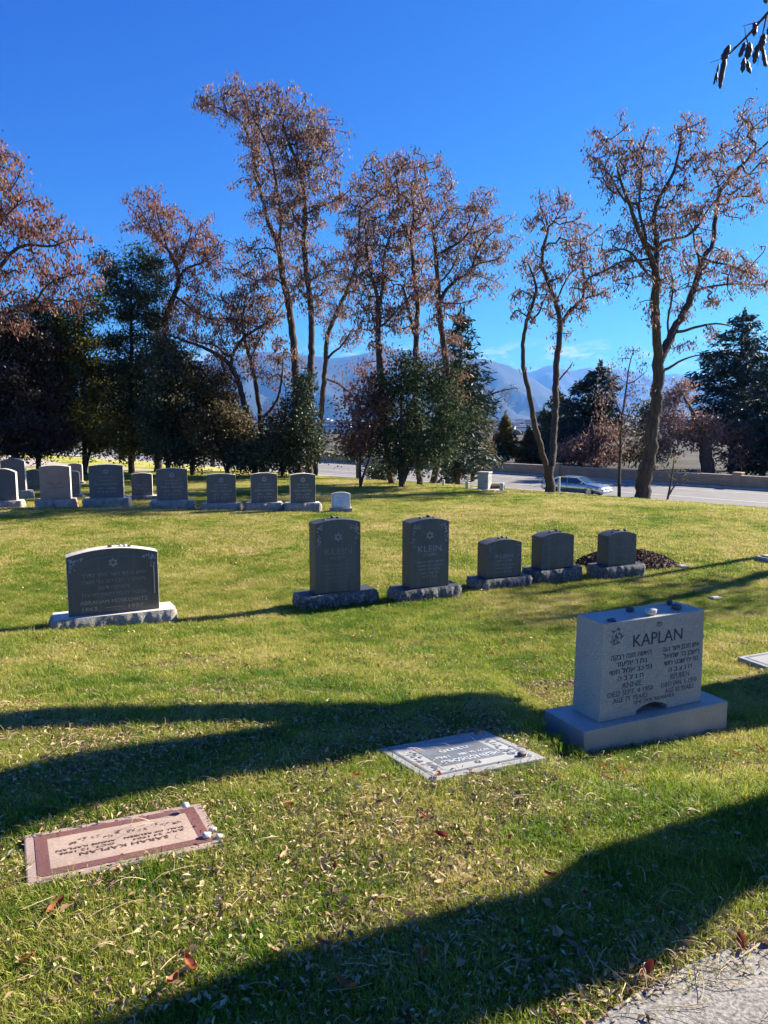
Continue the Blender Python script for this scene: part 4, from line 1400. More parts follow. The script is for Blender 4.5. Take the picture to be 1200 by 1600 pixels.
def build_tree(name, base_px, limbs, blobs, label, leaf='locust_leaf', cat='tree', D=None, dens=3.2, per=16, spread=0.24, L=0.17, W=0.045, droop=1.0, r_tip=0.008, step=0.3, seed=1, bark='bark', group=None, depth_k=1.0, extra=None, wander=0.16, trunk_name='trunk', flare=True, bk=1.0, thick=1.0, limb_fill=0, fill_from=0.38):
    g = np.random.default_rng(seed)
    b = hit(*base_px) if D is None else at_depth(base_px[0], base_px[1], D)
    D = b.y
    root_z = tz(b.x, b.y)
    wl_ = px_limbs(limbs, D, g)
    # foot: begin just below the ground, flared
    f = wl_[0]
    f[0, 2] = min(f[0, 2], root_z)
    f0 = f[0].copy(); f0[2] = root_z - 0.3; f0[3] *= 1.15 if flare else 1.0
    wl_[0] = np.vstack([f0, f])
    for q_ in wl_: q_[:, 3] *= thick
    A = blob_points(blobs, D, wl_, dens, g, depth_k, bk)
    if limb_fill:
        zmax = max(l[:, 2].max() for l in wl_)
        ext = []
        for li, l in enumerate(wl_):
            for q0, q1 in zip(l[:-1], l[1:]):
                ln = np.linalg.norm(q1[:3] - q0[:3])
                hh = (0.5 * (q0[2] + q1[2]) - root_z) / (zmax - root_z)
                if hh < fill_from: continue
                m_ = g.poisson(ln * limb_fill)
                if m_ == 0: continue
                c_ = q0[:3] + (q1[:3] - q0[:3]) * g.uniform(0, 1, (m_, 1))
                rr_ = rand_unit(m_, g) * g.uniform(0.25, 1.25, (m_, 1)); rr_[:, 2] = rr_[:, 2] * 0.7 + 0.15
                ext.append(c_ + rr_)
        if ext: A = np.vstack([A] + ext)
    P, rad, par = grow(wl_, A, r_tip, step, g, wander)
    root = empty(name, (b.x, b.y, root_z))
    tag(root, label, cat, group)
    o_ = np.array([b.x, b.y, root_z])
    V, F = tube_chains(P - o_, rad, par)
    link_mesh(trunk_name, np_mesh(trunk_name, V, F, smooth=True), M[bark], root)
    # leaves on every attractor and along the thin twigs
    thin = np.where(rad < 0.03)[0]
    pts = A if len(thin) == 0 else np.vstack([A, P[g.choice(thin, size=min(len(thin), int(len(A) * 0.9)), replace=False)]])
    V, F, t = leaf_cloud(pts - o_, per, spread, L, W, droop, g)
    cr = link_mesh('crown', np_mesh('crown', V, F, {'tint': t}), M[leaf], root)
    cr['kind'] = 'stuff'
    if extra:
        for (eb, emat, edens, eper) in extra:
            A2 = blob_points(eb, D, wl_, dens, g, depth_k, bk)
            V, F, t = leaf_cloud(A2 - o_, per, spread * 1.1, L, W, droop, g)
            c2 = link_mesh('crown', np_mesh('crown', V, F, {'tint': t}), M[emat], root)
            c2['kind'] = 'stuff'
    return root


LOC = dict(per=13, dens=10.0, spread=0.135, L=0.155, W=0.05, bk=1.14, thick=0.75, r_tip=0.0155, step=0.2, limb_fill=10, fill_from=0.48, wander=0.2)
LOCR = dict(LOC, dens=7.5, limb_fill=6, r_tip=0.017, per=12)
# --- right: the big locust
build_tree('locust_tree', (1003, 781), [
    [(1004, 782, 17), (1010, 735, 15), (1017, 690, 13.5), (1024, 640, 12.5), (1029, 590, 12), (1032, 556, 12.5)],
    [(1031, 560, 10), (1025, 520, 8.5), (1024, 480, 7.5), (1025, 417, 6.5), (1011, 390, 5), (995, 353, 4.2), (984, 321, 3.4), (970, 285, 2.5), (963, 255, 1.5)],
    [(1033, 556, 10), (1046, 530, 9), (1060, 503, 7.5), (1072, 482, 6.8), (1088, 443, 6), (1097, 403, 5.5), (1115, 385, 4.8), (1117, 347, 4.2), (1125, 297, 3.6), (1160, 257, 2.8), (1200, 222, 2)],
    [(1025, 418, 5), (1027, 382, 4.4), (1021, 337, 3.8), (1029, 310, 3.2), (1053, 270, 2.6), (1064, 225, 1.8), (1064, 198, 1)],
    [(1011, 391, 3), (1005, 350, 2.4), (997, 335, 2.2), (1000, 300, 1.8), (1003, 262, 1.2)],
    [(984, 322, 2), (968, 305, 1.6), (958, 280, 1.2), (945, 265, 0.9)],
    [(1027, 382, 2.6), (1040, 374, 2.4), (1072, 371, 2.2), (1093, 353, 1.9), (1101, 334, 1.5), (1120, 310, 1)],
    [(1095, 405, 2.6), (1083, 382, 2.2), (1085, 360, 1.6), (1075, 345, 1.1)],
    [(1091, 452, 2.4), (1120, 446, 2), (1147, 443, 1.6), (1200, 446, 1.1)],
    [(1098, 402, 2.2), (1115, 412, 1.9), (1133, 411, 1.6), (1168, 427, 1.0)],
    [(1024, 440, 3), (1010, 425, 2.6), (995, 407, 2.2), (985, 392, 1.8), (971, 387, 1.4), (952, 393, 0.9)],
    [(997, 409, 2), (971, 406, 1.7), (957, 417, 1.4), (939, 427, 0.9)],
    [(1036, 580, 3.2), (1050, 572, 2.6), (1060, 565, 2.2), (1075, 558, 1.7), (1097, 554, 1.1)],
    [(1060, 520, 3.2), (1090, 510, 2.5), (1120, 504, 1.9), (1142, 510, 1.1)],
    [(1046, 530, 2.2), (1042, 500, 2), (1050, 470, 1.7), (1052, 440, 1.2)],
    [(1125, 300, 2.2), (1118, 270, 1.7), (1105, 258, 1.2)],
], [(930, 262, 26, 16), (955, 230, 34, 32), (985, 212, 32, 30), (1005, 235, 26, 26), (985, 270, 34, 26), (1003, 300, 24, 22), (1068, 205, 22, 22), (1085, 205, 18, 24), (1070, 245, 26, 22), (1095, 255, 22, 20), (1165, 205, 30, 34), (1185, 185, 25, 28), (1145, 245, 28, 26), (1180, 250, 28, 26), (1185, 300, 28, 22), (1150, 300, 30, 22), (1120, 280, 22, 20), (1065, 305, 30, 20), (1050, 340, 30, 20), (1085, 335, 24, 20), (1150, 335, 26, 16), (1000, 405, 30, 20), (985, 440, 24, 14), (1055, 412, 34, 20), (1085, 430, 22, 18), (1130, 410, 30, 20), (1170, 420, 26, 20), (1190, 445, 18, 14), (1110, 475, 30, 12), (1075, 540, 24, 12), (1105, 525, 18, 10), (1015, 500, 10, 8)],
    'big brown-leaved locust tree with thick leaning trunk, right of the parked car', seed=21, **LOCR)

# --- right: the forked one
build_tree('locust_tree', (860, 772), [
    [(860, 772, 11.5), (859, 750, 9.5), (858, 728, 10)],
    [(856, 735, 6), (845, 699, 6.2), (836, 665, 5.6), (827, 614, 4.8), (817, 574, 4.2), (817, 530, 3.8), (824, 496, 3.3), (833, 476, 2.9), (839, 452, 2.6), (836, 437, 2), (824, 410, 1.2)],
    [(861, 735, 8), (865, 690, 7.2), (868, 631, 6.6), (868, 580, 6), (873, 547, 5.6), (876, 506, 5.2), (868, 469, 4), (856, 442, 3.4), (846, 412, 3), (848, 385, 2.6), (859, 358, 2.2), (852, 341, 1.7), (845, 324, 1.1)],
    [(876, 507, 4.2), (885, 492, 3.8), (898, 479, 3.3), (912, 468, 2.8), (913, 430, 2.2), (908, 402, 1.7), (906, 365, 1.1)],
    [(912, 466, 2), (935, 461, 1.5), (952, 450, 1)],
    [(913, 436, 1.8), (935, 428, 1.6), (950, 421, 1.3), (965, 408, 0.8)],
    [(871, 597, 2), (877, 588, 1.8), (887, 579, 1.5), (895, 566, 0.7)],
    [(825, 499, 1.6), (840, 496, 1.6), (846, 478, 1.5), (857, 455, 1.3)],
    [(869, 472, 2), (878, 450, 1.7), (890, 428, 1.3), (900, 415, 0.9)],
    [(860, 356, 1.5), (872, 335, 1.2), (882, 310, 0.8)],
    [(820, 575, 1), (819, 560, 0.8)],
], [(850, 325, 18, 22), (870, 302, 20, 14), (882, 320, 14, 14), (835, 345, 14, 14), (862, 350, 18, 16), (820, 398, 16, 14), (812, 420, 14, 12), (830, 418, 14, 14), (848, 395, 16, 14), (880, 380, 22, 18), (905, 345, 20, 20), (918, 372, 22, 20), (900, 395, 24, 18), (930, 405, 22, 18), (940, 430, 18, 16), (905, 435, 20, 16), (925, 455, 20, 14), (945, 460, 12, 10), (872, 430, 14, 12), (910, 480, 12, 8)],
    'forked slender locust tree with two bare curving stems, left of the parked car', seed=22, **LOCR)

# --- centre: three tall stems
build_tree('locust_tree', (466, 745), [
    [(467, 746, 8), (465, 675, 7.2), (462, 600, 6.6), (460, 550, 6.4), (455, 500, 6.2), (448, 460, 6), (440, 422, 5.4), (435, 382, 4.8), (420, 352, 3.6), (412, 315, 3.2), (397, 270, 2.8), (397, 240, 2.5), (380, 192, 2.1), (355, 175, 1.5), (315, 157, 0.9)],
    [(436, 384, 3.4), (440, 340, 3), (435, 307, 2.6), (424, 240, 2), (408, 205, 1.5), (392, 177, 1.1), (375, 150, 0.7)],
    [(438, 400, 1.8), (420, 385, 1.4), (400, 392, 1.1), (385, 385, 0.7)],
    [(444, 445, 2.2), (425, 432, 1.8), (400, 440, 1.3), (375, 425, 0.8)],
    [(398, 262, 1.5), (402, 220, 1.2), (398, 180, 0.8)],
], [(312, 155, 16, 12), (335, 160, 22, 20), (362, 150, 26, 22), (385, 135, 18, 18), (380, 175, 24, 18), (405, 190, 22, 22), (398, 235, 16, 20), (415, 245, 18, 24), (395, 265, 12, 14), (415, 290, 16, 20), (398, 330, 12, 14), (425, 320, 14, 18), (388, 395, 22, 14), (402, 425, 28, 18), (380, 450, 24, 16), (412, 465, 26, 14), (370, 475, 22, 12)],
    'tallest locust of the clump, its left stem arching to the left', seed=23, **LOC)
build_tree('locust_tree', (484, 747), [
    [(483, 748, 7.5), (485, 675, 6.5), (485, 600, 6), (487, 525, 5.6), (486, 487, 5.4), (480, 430, 5), (475, 390, 4.6), (477, 315, 3.8), (470, 270, 3.2), (455, 230, 2.6), (440, 195, 1.9), (428, 165, 1.1)],
    [(474, 280, 2.2), (478, 250, 1.8), (492, 230, 1.5), (506, 210, 0.9)],
    [(478, 337, 2), (490, 326, 1.8), (505, 320, 1.5), (530, 312, 1.2), (546, 297, 0.7)],
    [(478, 360, 1.8), (460, 345, 1.5), (455, 325, 1.3), (467, 300, 0.9)],
    [(482, 440, 1.8), (500, 430, 1.5), (515, 420, 1.1), (530, 425, 0.7)],
    [(468, 265, 1.7), (462, 220, 1.4), (468, 180, 0.9)],
    [(485, 470, 1.6), (470, 458, 1.3), (460, 440, 0.8)],
], [(420, 140, 24, 16), (445, 145, 22, 16), (440, 175, 26, 18), (470, 170, 26, 20), (492, 190, 26, 20), (505, 215, 26, 22), (470, 205, 28, 18), (448, 225, 26, 20), (485, 235, 28, 20), (515, 245, 20, 20), (500, 265, 28, 18), (470, 265, 26, 18), (445, 270, 20, 18), (500, 290, 24, 16), (455, 300, 22, 18), (480, 315, 22, 14), (450, 340, 16, 18), (525, 315, 20, 12), (495, 350, 18, 14), (470, 370, 14, 14), (500, 410, 18, 16), (510, 445, 20, 16), (465, 440, 18, 16), (500, 480, 18, 14)],
    'tall straight-stemmed locust in the middle of the clump, full russet crown', seed=24, **LOC)
build_tree('locust_tree', (494, 744), [
    [(492, 745, 5.8), (496, 690, 5.2), (500, 662, 5), (505, 612, 4.7), (509, 562, 4.4), (511, 525, 4.2), (522, 498, 4), (535, 470, 3.7), (547, 442, 3.4), (561, 405, 3), (561, 350, 2.5), (563, 325, 2), (588, 306, 1.5), (604, 290, 0.9)],
    [(512, 560, 2.6), (520, 550, 2.4), (533, 543, 2.1), (540, 530, 1.6), (550, 520, 1)],
    [(562, 402, 1.6), (552, 380, 1.3), (542, 365, 0.9)],
    [(505, 590, 2.2), (530, 600, 2), (548, 615, 1.6), (560, 625, 1)],
    [(558, 412, 1.7), (570, 390, 1.3), (580, 365, 0.8)],
    [(496, 650, 2), (505, 670, 1.6), (512, 690, 1)],
], [(552, 300, 18, 14), (575, 285, 20, 16), (598, 275, 20, 16), (560, 325, 20, 16), (540, 320, 16, 16), (590, 320, 18, 14), (545, 360, 18, 16), (575, 355, 18, 14), (540, 400, 18, 16), (570, 400, 16, 14), (535, 440, 20, 18), (560, 455, 18, 16), (530, 490, 20, 16), (545, 530, 18, 14)],
    'leaning locust stem bending right, right of the tall clump', seed=25, extra=[([(548, 590, 28, 22), (575, 575, 26, 18), (560, 620, 22, 16)], 'russet_leaf', 3.2, 12)], **LOC)
# --- centre: reddish trunk
build_tree('locust_tree', (604, 757), [
    [(612, 760, 7), (604, 700, 6.5), (595, 600, 6), (592, 555, 5.6), (590, 510, 5), (592, 482, 4.6), (589, 460, 3.6), (580, 432, 3), (572, 390, 2.4), (572, 365, 1.4)],
    [(592, 480, 3.4), (600, 445, 3), (597, 417, 2.7), (604, 382, 2.2), (615, 355, 1.6), (620, 330, 0.9)],
    [(594, 514, 2.4), (606, 500, 2.2), (620, 485, 1.9), (632, 473, 1.5), (642, 462, 1)],
    [(600, 440, 1.5), (612, 438, 1.3), (622, 440, 1)],
    [(581, 436, 1.5), (568, 425, 1.2), (556, 430, 0.8)],
], [(582, 252, 20, 14), (605, 250, 22, 14), (625, 268, 20, 16), (605, 285, 22, 16), (630, 295, 16, 16), (612, 320, 18, 16), (588, 345, 16, 14), (605, 365, 18, 16), (582, 385, 16, 16), (612, 400, 18, 16), (575, 420, 16, 16), (590, 450, 18, 14), (560, 460, 20, 16), (570, 500, 24, 16), (610, 485, 18, 14), (555, 485, 18, 14), (545, 515, 14, 12)],
    'locust with reddish twin stems in front of the dark hedge, centre of the picture', seed=26, bark='bark_red', extra=[([(600, 560, 26, 20), (585, 590, 30, 18), (615, 600, 24, 16)], 'russet_leaf', 3.4, 12)], **LOC)
# --- centre right pair
build_tree('locust_tree', (655, 760), [
    [(656, 762, 7), (652, 700, 6.4), (648, 600, 6), (650, 530, 5.6), (653, 472, 4.8), (646, 432, 4), (645, 395, 3.5), (640, 372, 3), (647, 350, 2.4), (645, 315, 1.7), (642, 285, 0.9)],
    [(650, 530, 3), (642, 502, 2.7), (635, 465, 2.3), (627, 440, 1.8), (615, 445, 1)],
    [(641, 374, 1.7), (632, 355, 1.4), (622, 340, 0.8)],
    [(647, 350, 1.6), (660, 335, 1.3), (668, 315, 0.9)],
    [(636, 465, 1.6), (650, 452, 1.4), (662, 458, 0.9)],
], [(632, 252, 22, 16), (655, 250, 16, 14), (640, 280, 20, 16), (625, 300, 16, 16), (655, 300, 18, 16), (640, 325, 18, 14), (622, 345, 14, 14), (655, 345, 14, 12), (630, 375, 14, 12), (628, 415, 14, 14), (655, 420, 14, 14), (660, 450, 16, 16), (640, 460, 12, 12)],
    'narrow locust just left of the wide-branching one, growing out of the dark hedge', seed=27, extra=[([(645, 560, 24, 18), (665, 585, 26, 16)], 'russet_leaf', 3.0, 12)], **LOC)
build_tree('locust_tree', (683, 758), [
    [(676, 760, 6.5), (690, 690, 6), (700, 600, 5.8), (697, 560, 5.6), (690, 520, 5.4), (686, 480, 5), (684, 432, 4.2), (680, 395, 3.4), (677, 357, 2.7), (670, 332, 2), (660, 312, 1.2)],
    [(690, 470, 4), (694, 455, 3.4), (710, 440, 3), (737, 425, 2.6), (742, 400, 2.1), (755, 375, 1.6), (782, 354, 0.9)],
    [(740, 414, 1.7), (757, 409, 1.5), (782, 405, 1.2), (793, 391, 0.7)],
    [(684, 400, 2.6), (692, 392, 2.5), (717, 380, 2.2), (737, 360, 1.6), (743, 338, 0.9)],
    [(690, 440, 2), (710, 415, 1.7), (718, 388, 1.2)],
    [(738, 426, 1.2), (755, 434, 1), (778, 442, 0.6)],
    [(691, 474, 1.3), (720, 475, 1.1), (742, 467, 0.6)],
    [(678, 360, 1.6), (690, 340, 1.3), (705, 320, 0.8)],
    [(742, 345, 1), (752, 325, 0.8), (757, 308, 0.5)],
], [(668, 255, 20, 14), (685, 270, 14, 16), (670, 290, 16, 14), (700, 295, 20, 14), (690, 315, 20, 14), (715, 325, 20, 14), (660, 315, 14, 12), (755, 308, 10, 9), (740, 328, 18, 14), (735, 350, 20, 14), (765, 345, 16, 12), (780, 355, 12, 9), (755, 370, 18, 12), (720, 365, 20, 12), (695, 355, 16, 12), (770, 385, 14, 10), (745, 395, 14, 10), (700, 400, 12, 10), (665, 400, 12, 12), (670, 450, 12, 12)],
    'wide-branching locust with a big limb reaching right toward the sky gap', seed=28, extra=[([(680, 560, 26, 18), (700, 590, 26, 18), (715, 612, 18, 12)], 'russet_leaf', 3.0, 12)], **LOC)
# --- left of the clump: leaning pair
build_tree('locust_tree', (411, 742), [
    [(412, 743, 6.2), (409, 690, 5.6), (407, 650, 5.2), (400, 600, 4.7), (391, 558, 4.3), (381, 530, 3.6), (380, 487, 2.4), (384, 465, 1.2)],
    [(408, 655, 2.8), (424, 640, 2.6), (437, 617, 2.2), (440, 590, 1.8), (443, 552, 1)],
    [(380, 495, 1.5), (365, 480, 1.2), (352, 470, 0.8)],
    [(392, 560, 1.8), (405, 530, 1.5), (420, 510, 1)],
], [(395, 470, 20, 14), (370, 455, 22, 14), (420, 500, 18, 14), (440, 540, 16, 14), (425, 575, 16, 14), (350, 465, 18, 12)],
    'slim dark locust leaning left, behind the back row of stones', seed=29, extra=[([(428, 640, 18, 14), (445, 660, 16, 14)], 'russet_leaf', 3.0, 12)], **LOC)
build_tree('locust_tree', (400, 744), [
    [(399, 744, 6.4), (395, 685, 6), (383, 637, 5.6), (373, 595, 5.2), (360, 570, 4.8), (345, 557, 4.2), (317, 542, 3.4), (280, 530, 2.4), (255, 520, 1.2)],
    [(362, 572, 3.6), (361, 555, 3.4), (380, 527, 3), (405, 512, 2.4), (427, 496, 1.7), (445, 470, 0.9)],
    [(357, 560, 2), (337, 538, 1.8), (312, 537, 1.4), (295, 525, 0.8)],
    [(345, 556, 1.8), (352, 590, 1.5), (345, 615, 1)],
    [(405, 512, 1.6), (375, 500, 1.5), (345, 497, 1.3), (320, 497, 0.9)],
], [(325, 480, 22, 14), (350, 500, 24, 14), (300, 500, 22, 14), (310, 455, 20, 14), (285, 515, 18, 12), (375, 500, 18, 12), (425, 485, 18, 12), (335, 525, 22, 10), (350, 590, 18, 14), (395, 540, 16, 14)],
    'low bending locust with a long limb reaching left behind the back row', seed=30, extra=[([(362, 650, 14, 18), (372, 685, 11, 24), (385, 655, 12, 14)], 'russet_leaf', 5.0, 14)], **LOC)
# --- left crown above the firs
build_tree('locust_tree', (248, 738), [
    [(247, 740, 8.5), (249, 680, 7.2), (252, 600, 6.4), (255, 540, 5.8), (258, 500, 5.2), (268, 470, 4.6), (279, 448, 4.2), (277, 416, 3.4), (263, 392, 2.6), (250, 350, 1.6), (242, 320, 0.9)],
    [(279, 440, 2.8), (287, 420, 2.4), (315, 411, 1.8), (342, 397, 1)],
    [(262, 392, 1.8), (245, 370, 1.6), (232, 352, 1.3), (217, 322, 0.8)],
    [(272, 462, 2.8), (285, 470, 2.6), (301, 486, 2.2), (326, 498, 1.6), (355, 505, 0.9)],
    [(277, 415, 2), (290, 390, 1.6), (298, 365, 1)],
], [(210, 305, 16, 12), (232, 300, 16, 12), (222, 330, 24, 14), (250, 325, 18, 14), (268, 345, 24, 14), (295, 360, 26, 16), (320, 378, 18, 16), (245, 365, 28, 14), (205, 352, 18, 12), (280, 385, 28, 16), (315, 405, 24, 16), (330, 430, 16, 14), (290, 430, 22, 16), (310, 455, 22, 14), (275, 480, 20, 16), (300, 490, 22, 12), (325, 340, 8, 6)],
    'locust with orange-brown crown rising above the dark firs on the left', leaf='russet_leaf', seed=31, **LOC)
# --- far left, trunk out of the picture
build_tree('locust_tree', (-62, 765), [
    [(-62, 766, 11), (-58, 690, 9.5), (-54, 600, 8.5), (-45, 520, 7.5), (-38, 470, 6), (-22, 440, 4.8), (0, 418, 4), (22, 388, 3.2), (47, 381, 2.6), (80, 387, 2), (110, 374, 1)],
    [(-44, 515, 4), (-20, 496, 3.8), (8, 487, 3.4), (33, 484, 3), (60, 470, 2.6), (69, 446, 2.1), (105, 430, 1.5), (140, 426, 0.8)],
    [(-36, 466, 3.6), (-30, 400, 3), (-18, 330, 2.2), (-5, 280, 1.4), (2, 235, 0.8)],
    [(-28, 390, 2), (0, 350, 1.7), (25, 320, 1.3), (50, 312, 0.8)],
    [(24, 386, 1.6), (40, 362, 1.3), (70, 350, 0.9)],
], [(-2, 245, 14, 24), (-22, 225, 22, 24), (8, 285, 16, 16), (-20, 290, 22, 20), (28, 312, 22, 14), (0, 325, 22, 16), (55, 320, 20, 12), (82, 340, 18, 12), (45, 345, 28, 14), (12, 360, 22, 14), (78, 365, 24, 12), (112, 362, 18, 12), (135, 372, 10, 8), (45, 405, 32, 12), (95, 400, 24, 12), (15, 430, 22, 14), (65, 430, 28, 14), (115, 425, 24, 14), (140, 440, 18, 14), (40, 462, 28, 14), (90, 465, 28, 16), (125, 470, 20, 18)],
    'locust spreading in from the left edge, its trunk out of the picture', leaf='russet_leaf', seed=32, **LOC)

# ------------------------------------------------------------------ evergreen masses under the locusts
EV = dict(per=60, spread=0.24, L=0.14, W=0.075, droop=0.3, r_tip=0.01, dens=9.0, step=0.4, bk=1.35)


def bush(base_px, blobs, label, leaf, seed, D=None, cat='tree', stems=1, name='evergreen_tree', half=4.0, **kw):
    a = dict(EV); a.update(kw)
    xs = [b[0] for b in blobs]; ys = [b[1] - b[3] * 0.3 for b in blobs]
    top = (float(np.mean(xs)), min(ys) + 10)
    limbs = [[(base_px[0], base_px[1], half), (base_px[0] * 0.6 + top[0] * 0.4, base_px[1] * 0.6 + top[1] * 0.4, half * 0.7), (top[0], top[1], half * 0.15)]]
    for k in range(1, stems):
        dx = (k - (stems - 1) / 2) * 14
        limbs.append([(base_px[0], base_px[1] - 8, half * 0.8), (base_px[0] + dx * 0.6, base_px[1] - 30, half * 0.7), (base_px[0] + dx * 1.6, base_px[1] * 0.5 + top[1] * 0.5, half * 0.25)])
    return build_tree(name, base_px, limbs, blobs, label, leaf=leaf, cat=cat, seed=seed, D=D, **a)


bush((22, 745), [(10, 505, 30, 24), (45, 535, 34, 30), (15, 560, 40, 34), (60, 590, 36, 36), (20, 620, 44, 40), (75, 640, 26, 34), (40, 670, 44, 30), (-15, 660, 36, 40), (85, 680, 26, 20), (-10, 600, 30, 40)], 'dense maroon-tinged evergreen at the left edge', 'maroon', 51, half=6)
bush((132, 742), [(110, 505, 26, 24), (90, 540, 24, 26), (130, 545, 32, 28), (110, 590, 34, 34), (150, 600, 30, 34), (110, 640, 34, 32), (155, 655, 34, 32), (180, 690, 34, 22), (130, 680, 30, 22), (150, 475, 18, 18)], 'loose olive-green tree between the maroon evergreen and the dark fir', 'olive', 52, per=34, dens=9.0, stems=3)
bush((205, 740), [(212, 398, 18, 10), (198, 425, 26, 14), (232, 420, 24, 18), (180, 450, 26, 14), (215, 455, 34, 20), (175, 490, 30, 16), (225, 495, 36, 22), (250, 450, 16, 18), (190, 530, 38, 20), (240, 540, 30, 24), (200, 570, 44, 24), (235, 600, 40, 30), (190, 620, 36, 34), (225, 655, 44, 30), (200, 690, 36, 20), (165, 430, 10, 8), (155, 405, 8, 8)], 'dark ragged fir in front of the orange-brown locust crown', 'evergreen', 53, L=0.2, W=0.05, half=5, bk=1.02, per=55, dens=10.0)
bush((300, 744), [(285, 570, 26, 18), (315, 590, 30, 22), (270, 605, 28, 24), (300, 635, 38, 28), (345, 630, 22, 22), (275, 665, 34, 28), (325, 675, 36, 28), (290, 705, 36, 18), (350, 690, 24, 20), (340, 655, 24, 20)], 'brownish olive juniper behind the dim-star headstone', 'juniper', 54, stems=2)
bush((352, 746), [(350, 640, 22, 24), (375, 670, 24, 26), (350, 690, 28, 26), (395, 700, 26, 24), (425, 680, 20, 26), (370, 720, 30, 16)], 'brown twiggy understorey between the juniper and the tall locusts', 'juniper', 59, cat='shrub', name='evergreen_shrub', stems=4, half=2.5, per=36, bk=1.2)
bush((563, 763), [(545, 640, 24, 22), (560, 665, 26, 24), (580, 640, 24, 28), (545, 690, 26, 16), (575, 610, 20, 22)], 'russet brown shrub leaning on the left side of the glossy evergreen', 'russet_leaf', 60, cat='shrub', name='russet_shrub', stems=3, half=2.5, per=26, bk=1.15)
bush((60, 742), [(60, 480, 24, 18), (75, 515, 30, 22), (90, 565, 30, 30), (70, 620, 36, 34), (55, 690, 40, 18)], 'dark dense evergreen between the maroon one and the olive tree', 'evergreen', 50, half=4, per=52)
bush((262, 745), [(255, 560, 24, 26), (262, 610, 26, 30), (250, 655, 28, 30), (262, 700, 28, 18)], 'dark narrow evergreen between the ragged fir and the juniper', 'evergreen', 49, half=3.5, per=50)
bush((440, 746), [(430, 700, 28, 20), (465, 690, 22, 26), (455, 655, 14, 30), (410, 715, 24, 16), (475, 645, 12, 36), (492, 690, 14, 22), (385, 712, 20, 14), (440, 725, 30, 10), (470, 605, 10, 26)], 'dark ivy and shrubs round the feet of the tall locust stems', 'evergreen', 55, cat='shrub', name='evergreen_shrub', stems=4, half=2.5)
bush((628, 762), [(640, 590, 36, 30), (600, 610, 30, 28), (680, 600, 36, 30), (705, 645, 32, 34), (640, 650, 40, 30), (595, 665, 32, 28), (570, 695, 32, 18), (540, 698, 20, 12), (625, 695, 38, 26), (670, 690, 36, 28), (610, 725, 22, 14), (650, 725, 30, 12)], 'big dark glossy-leaved evergreen at the foot of the central locusts', 'glossy', 56, stems=4, half=5, L=0.13, W=0.07, per=52, bk=1.12)
bush((700, 756), [(722, 600, 22, 24), (722, 640, 26, 24), (738, 665, 24, 26), (745, 700, 18, 22), (720, 705, 30, 24), (735, 725, 24, 10), (705, 675, 24, 26), (705, 725, 24, 12)], 'brown-green juniper at the right side of the glossy evergreen, above the pavement', 'juniper', 57, stems=2, half=3.5)
bush((600, 752), [(600, 735, 10, 20), (585, 735, 10, 16)], 'narrow dark shrub at the left foot of the glossy evergreen', 'evergreen', 58, cat='shrub', name='evergreen_shrub', half=2)


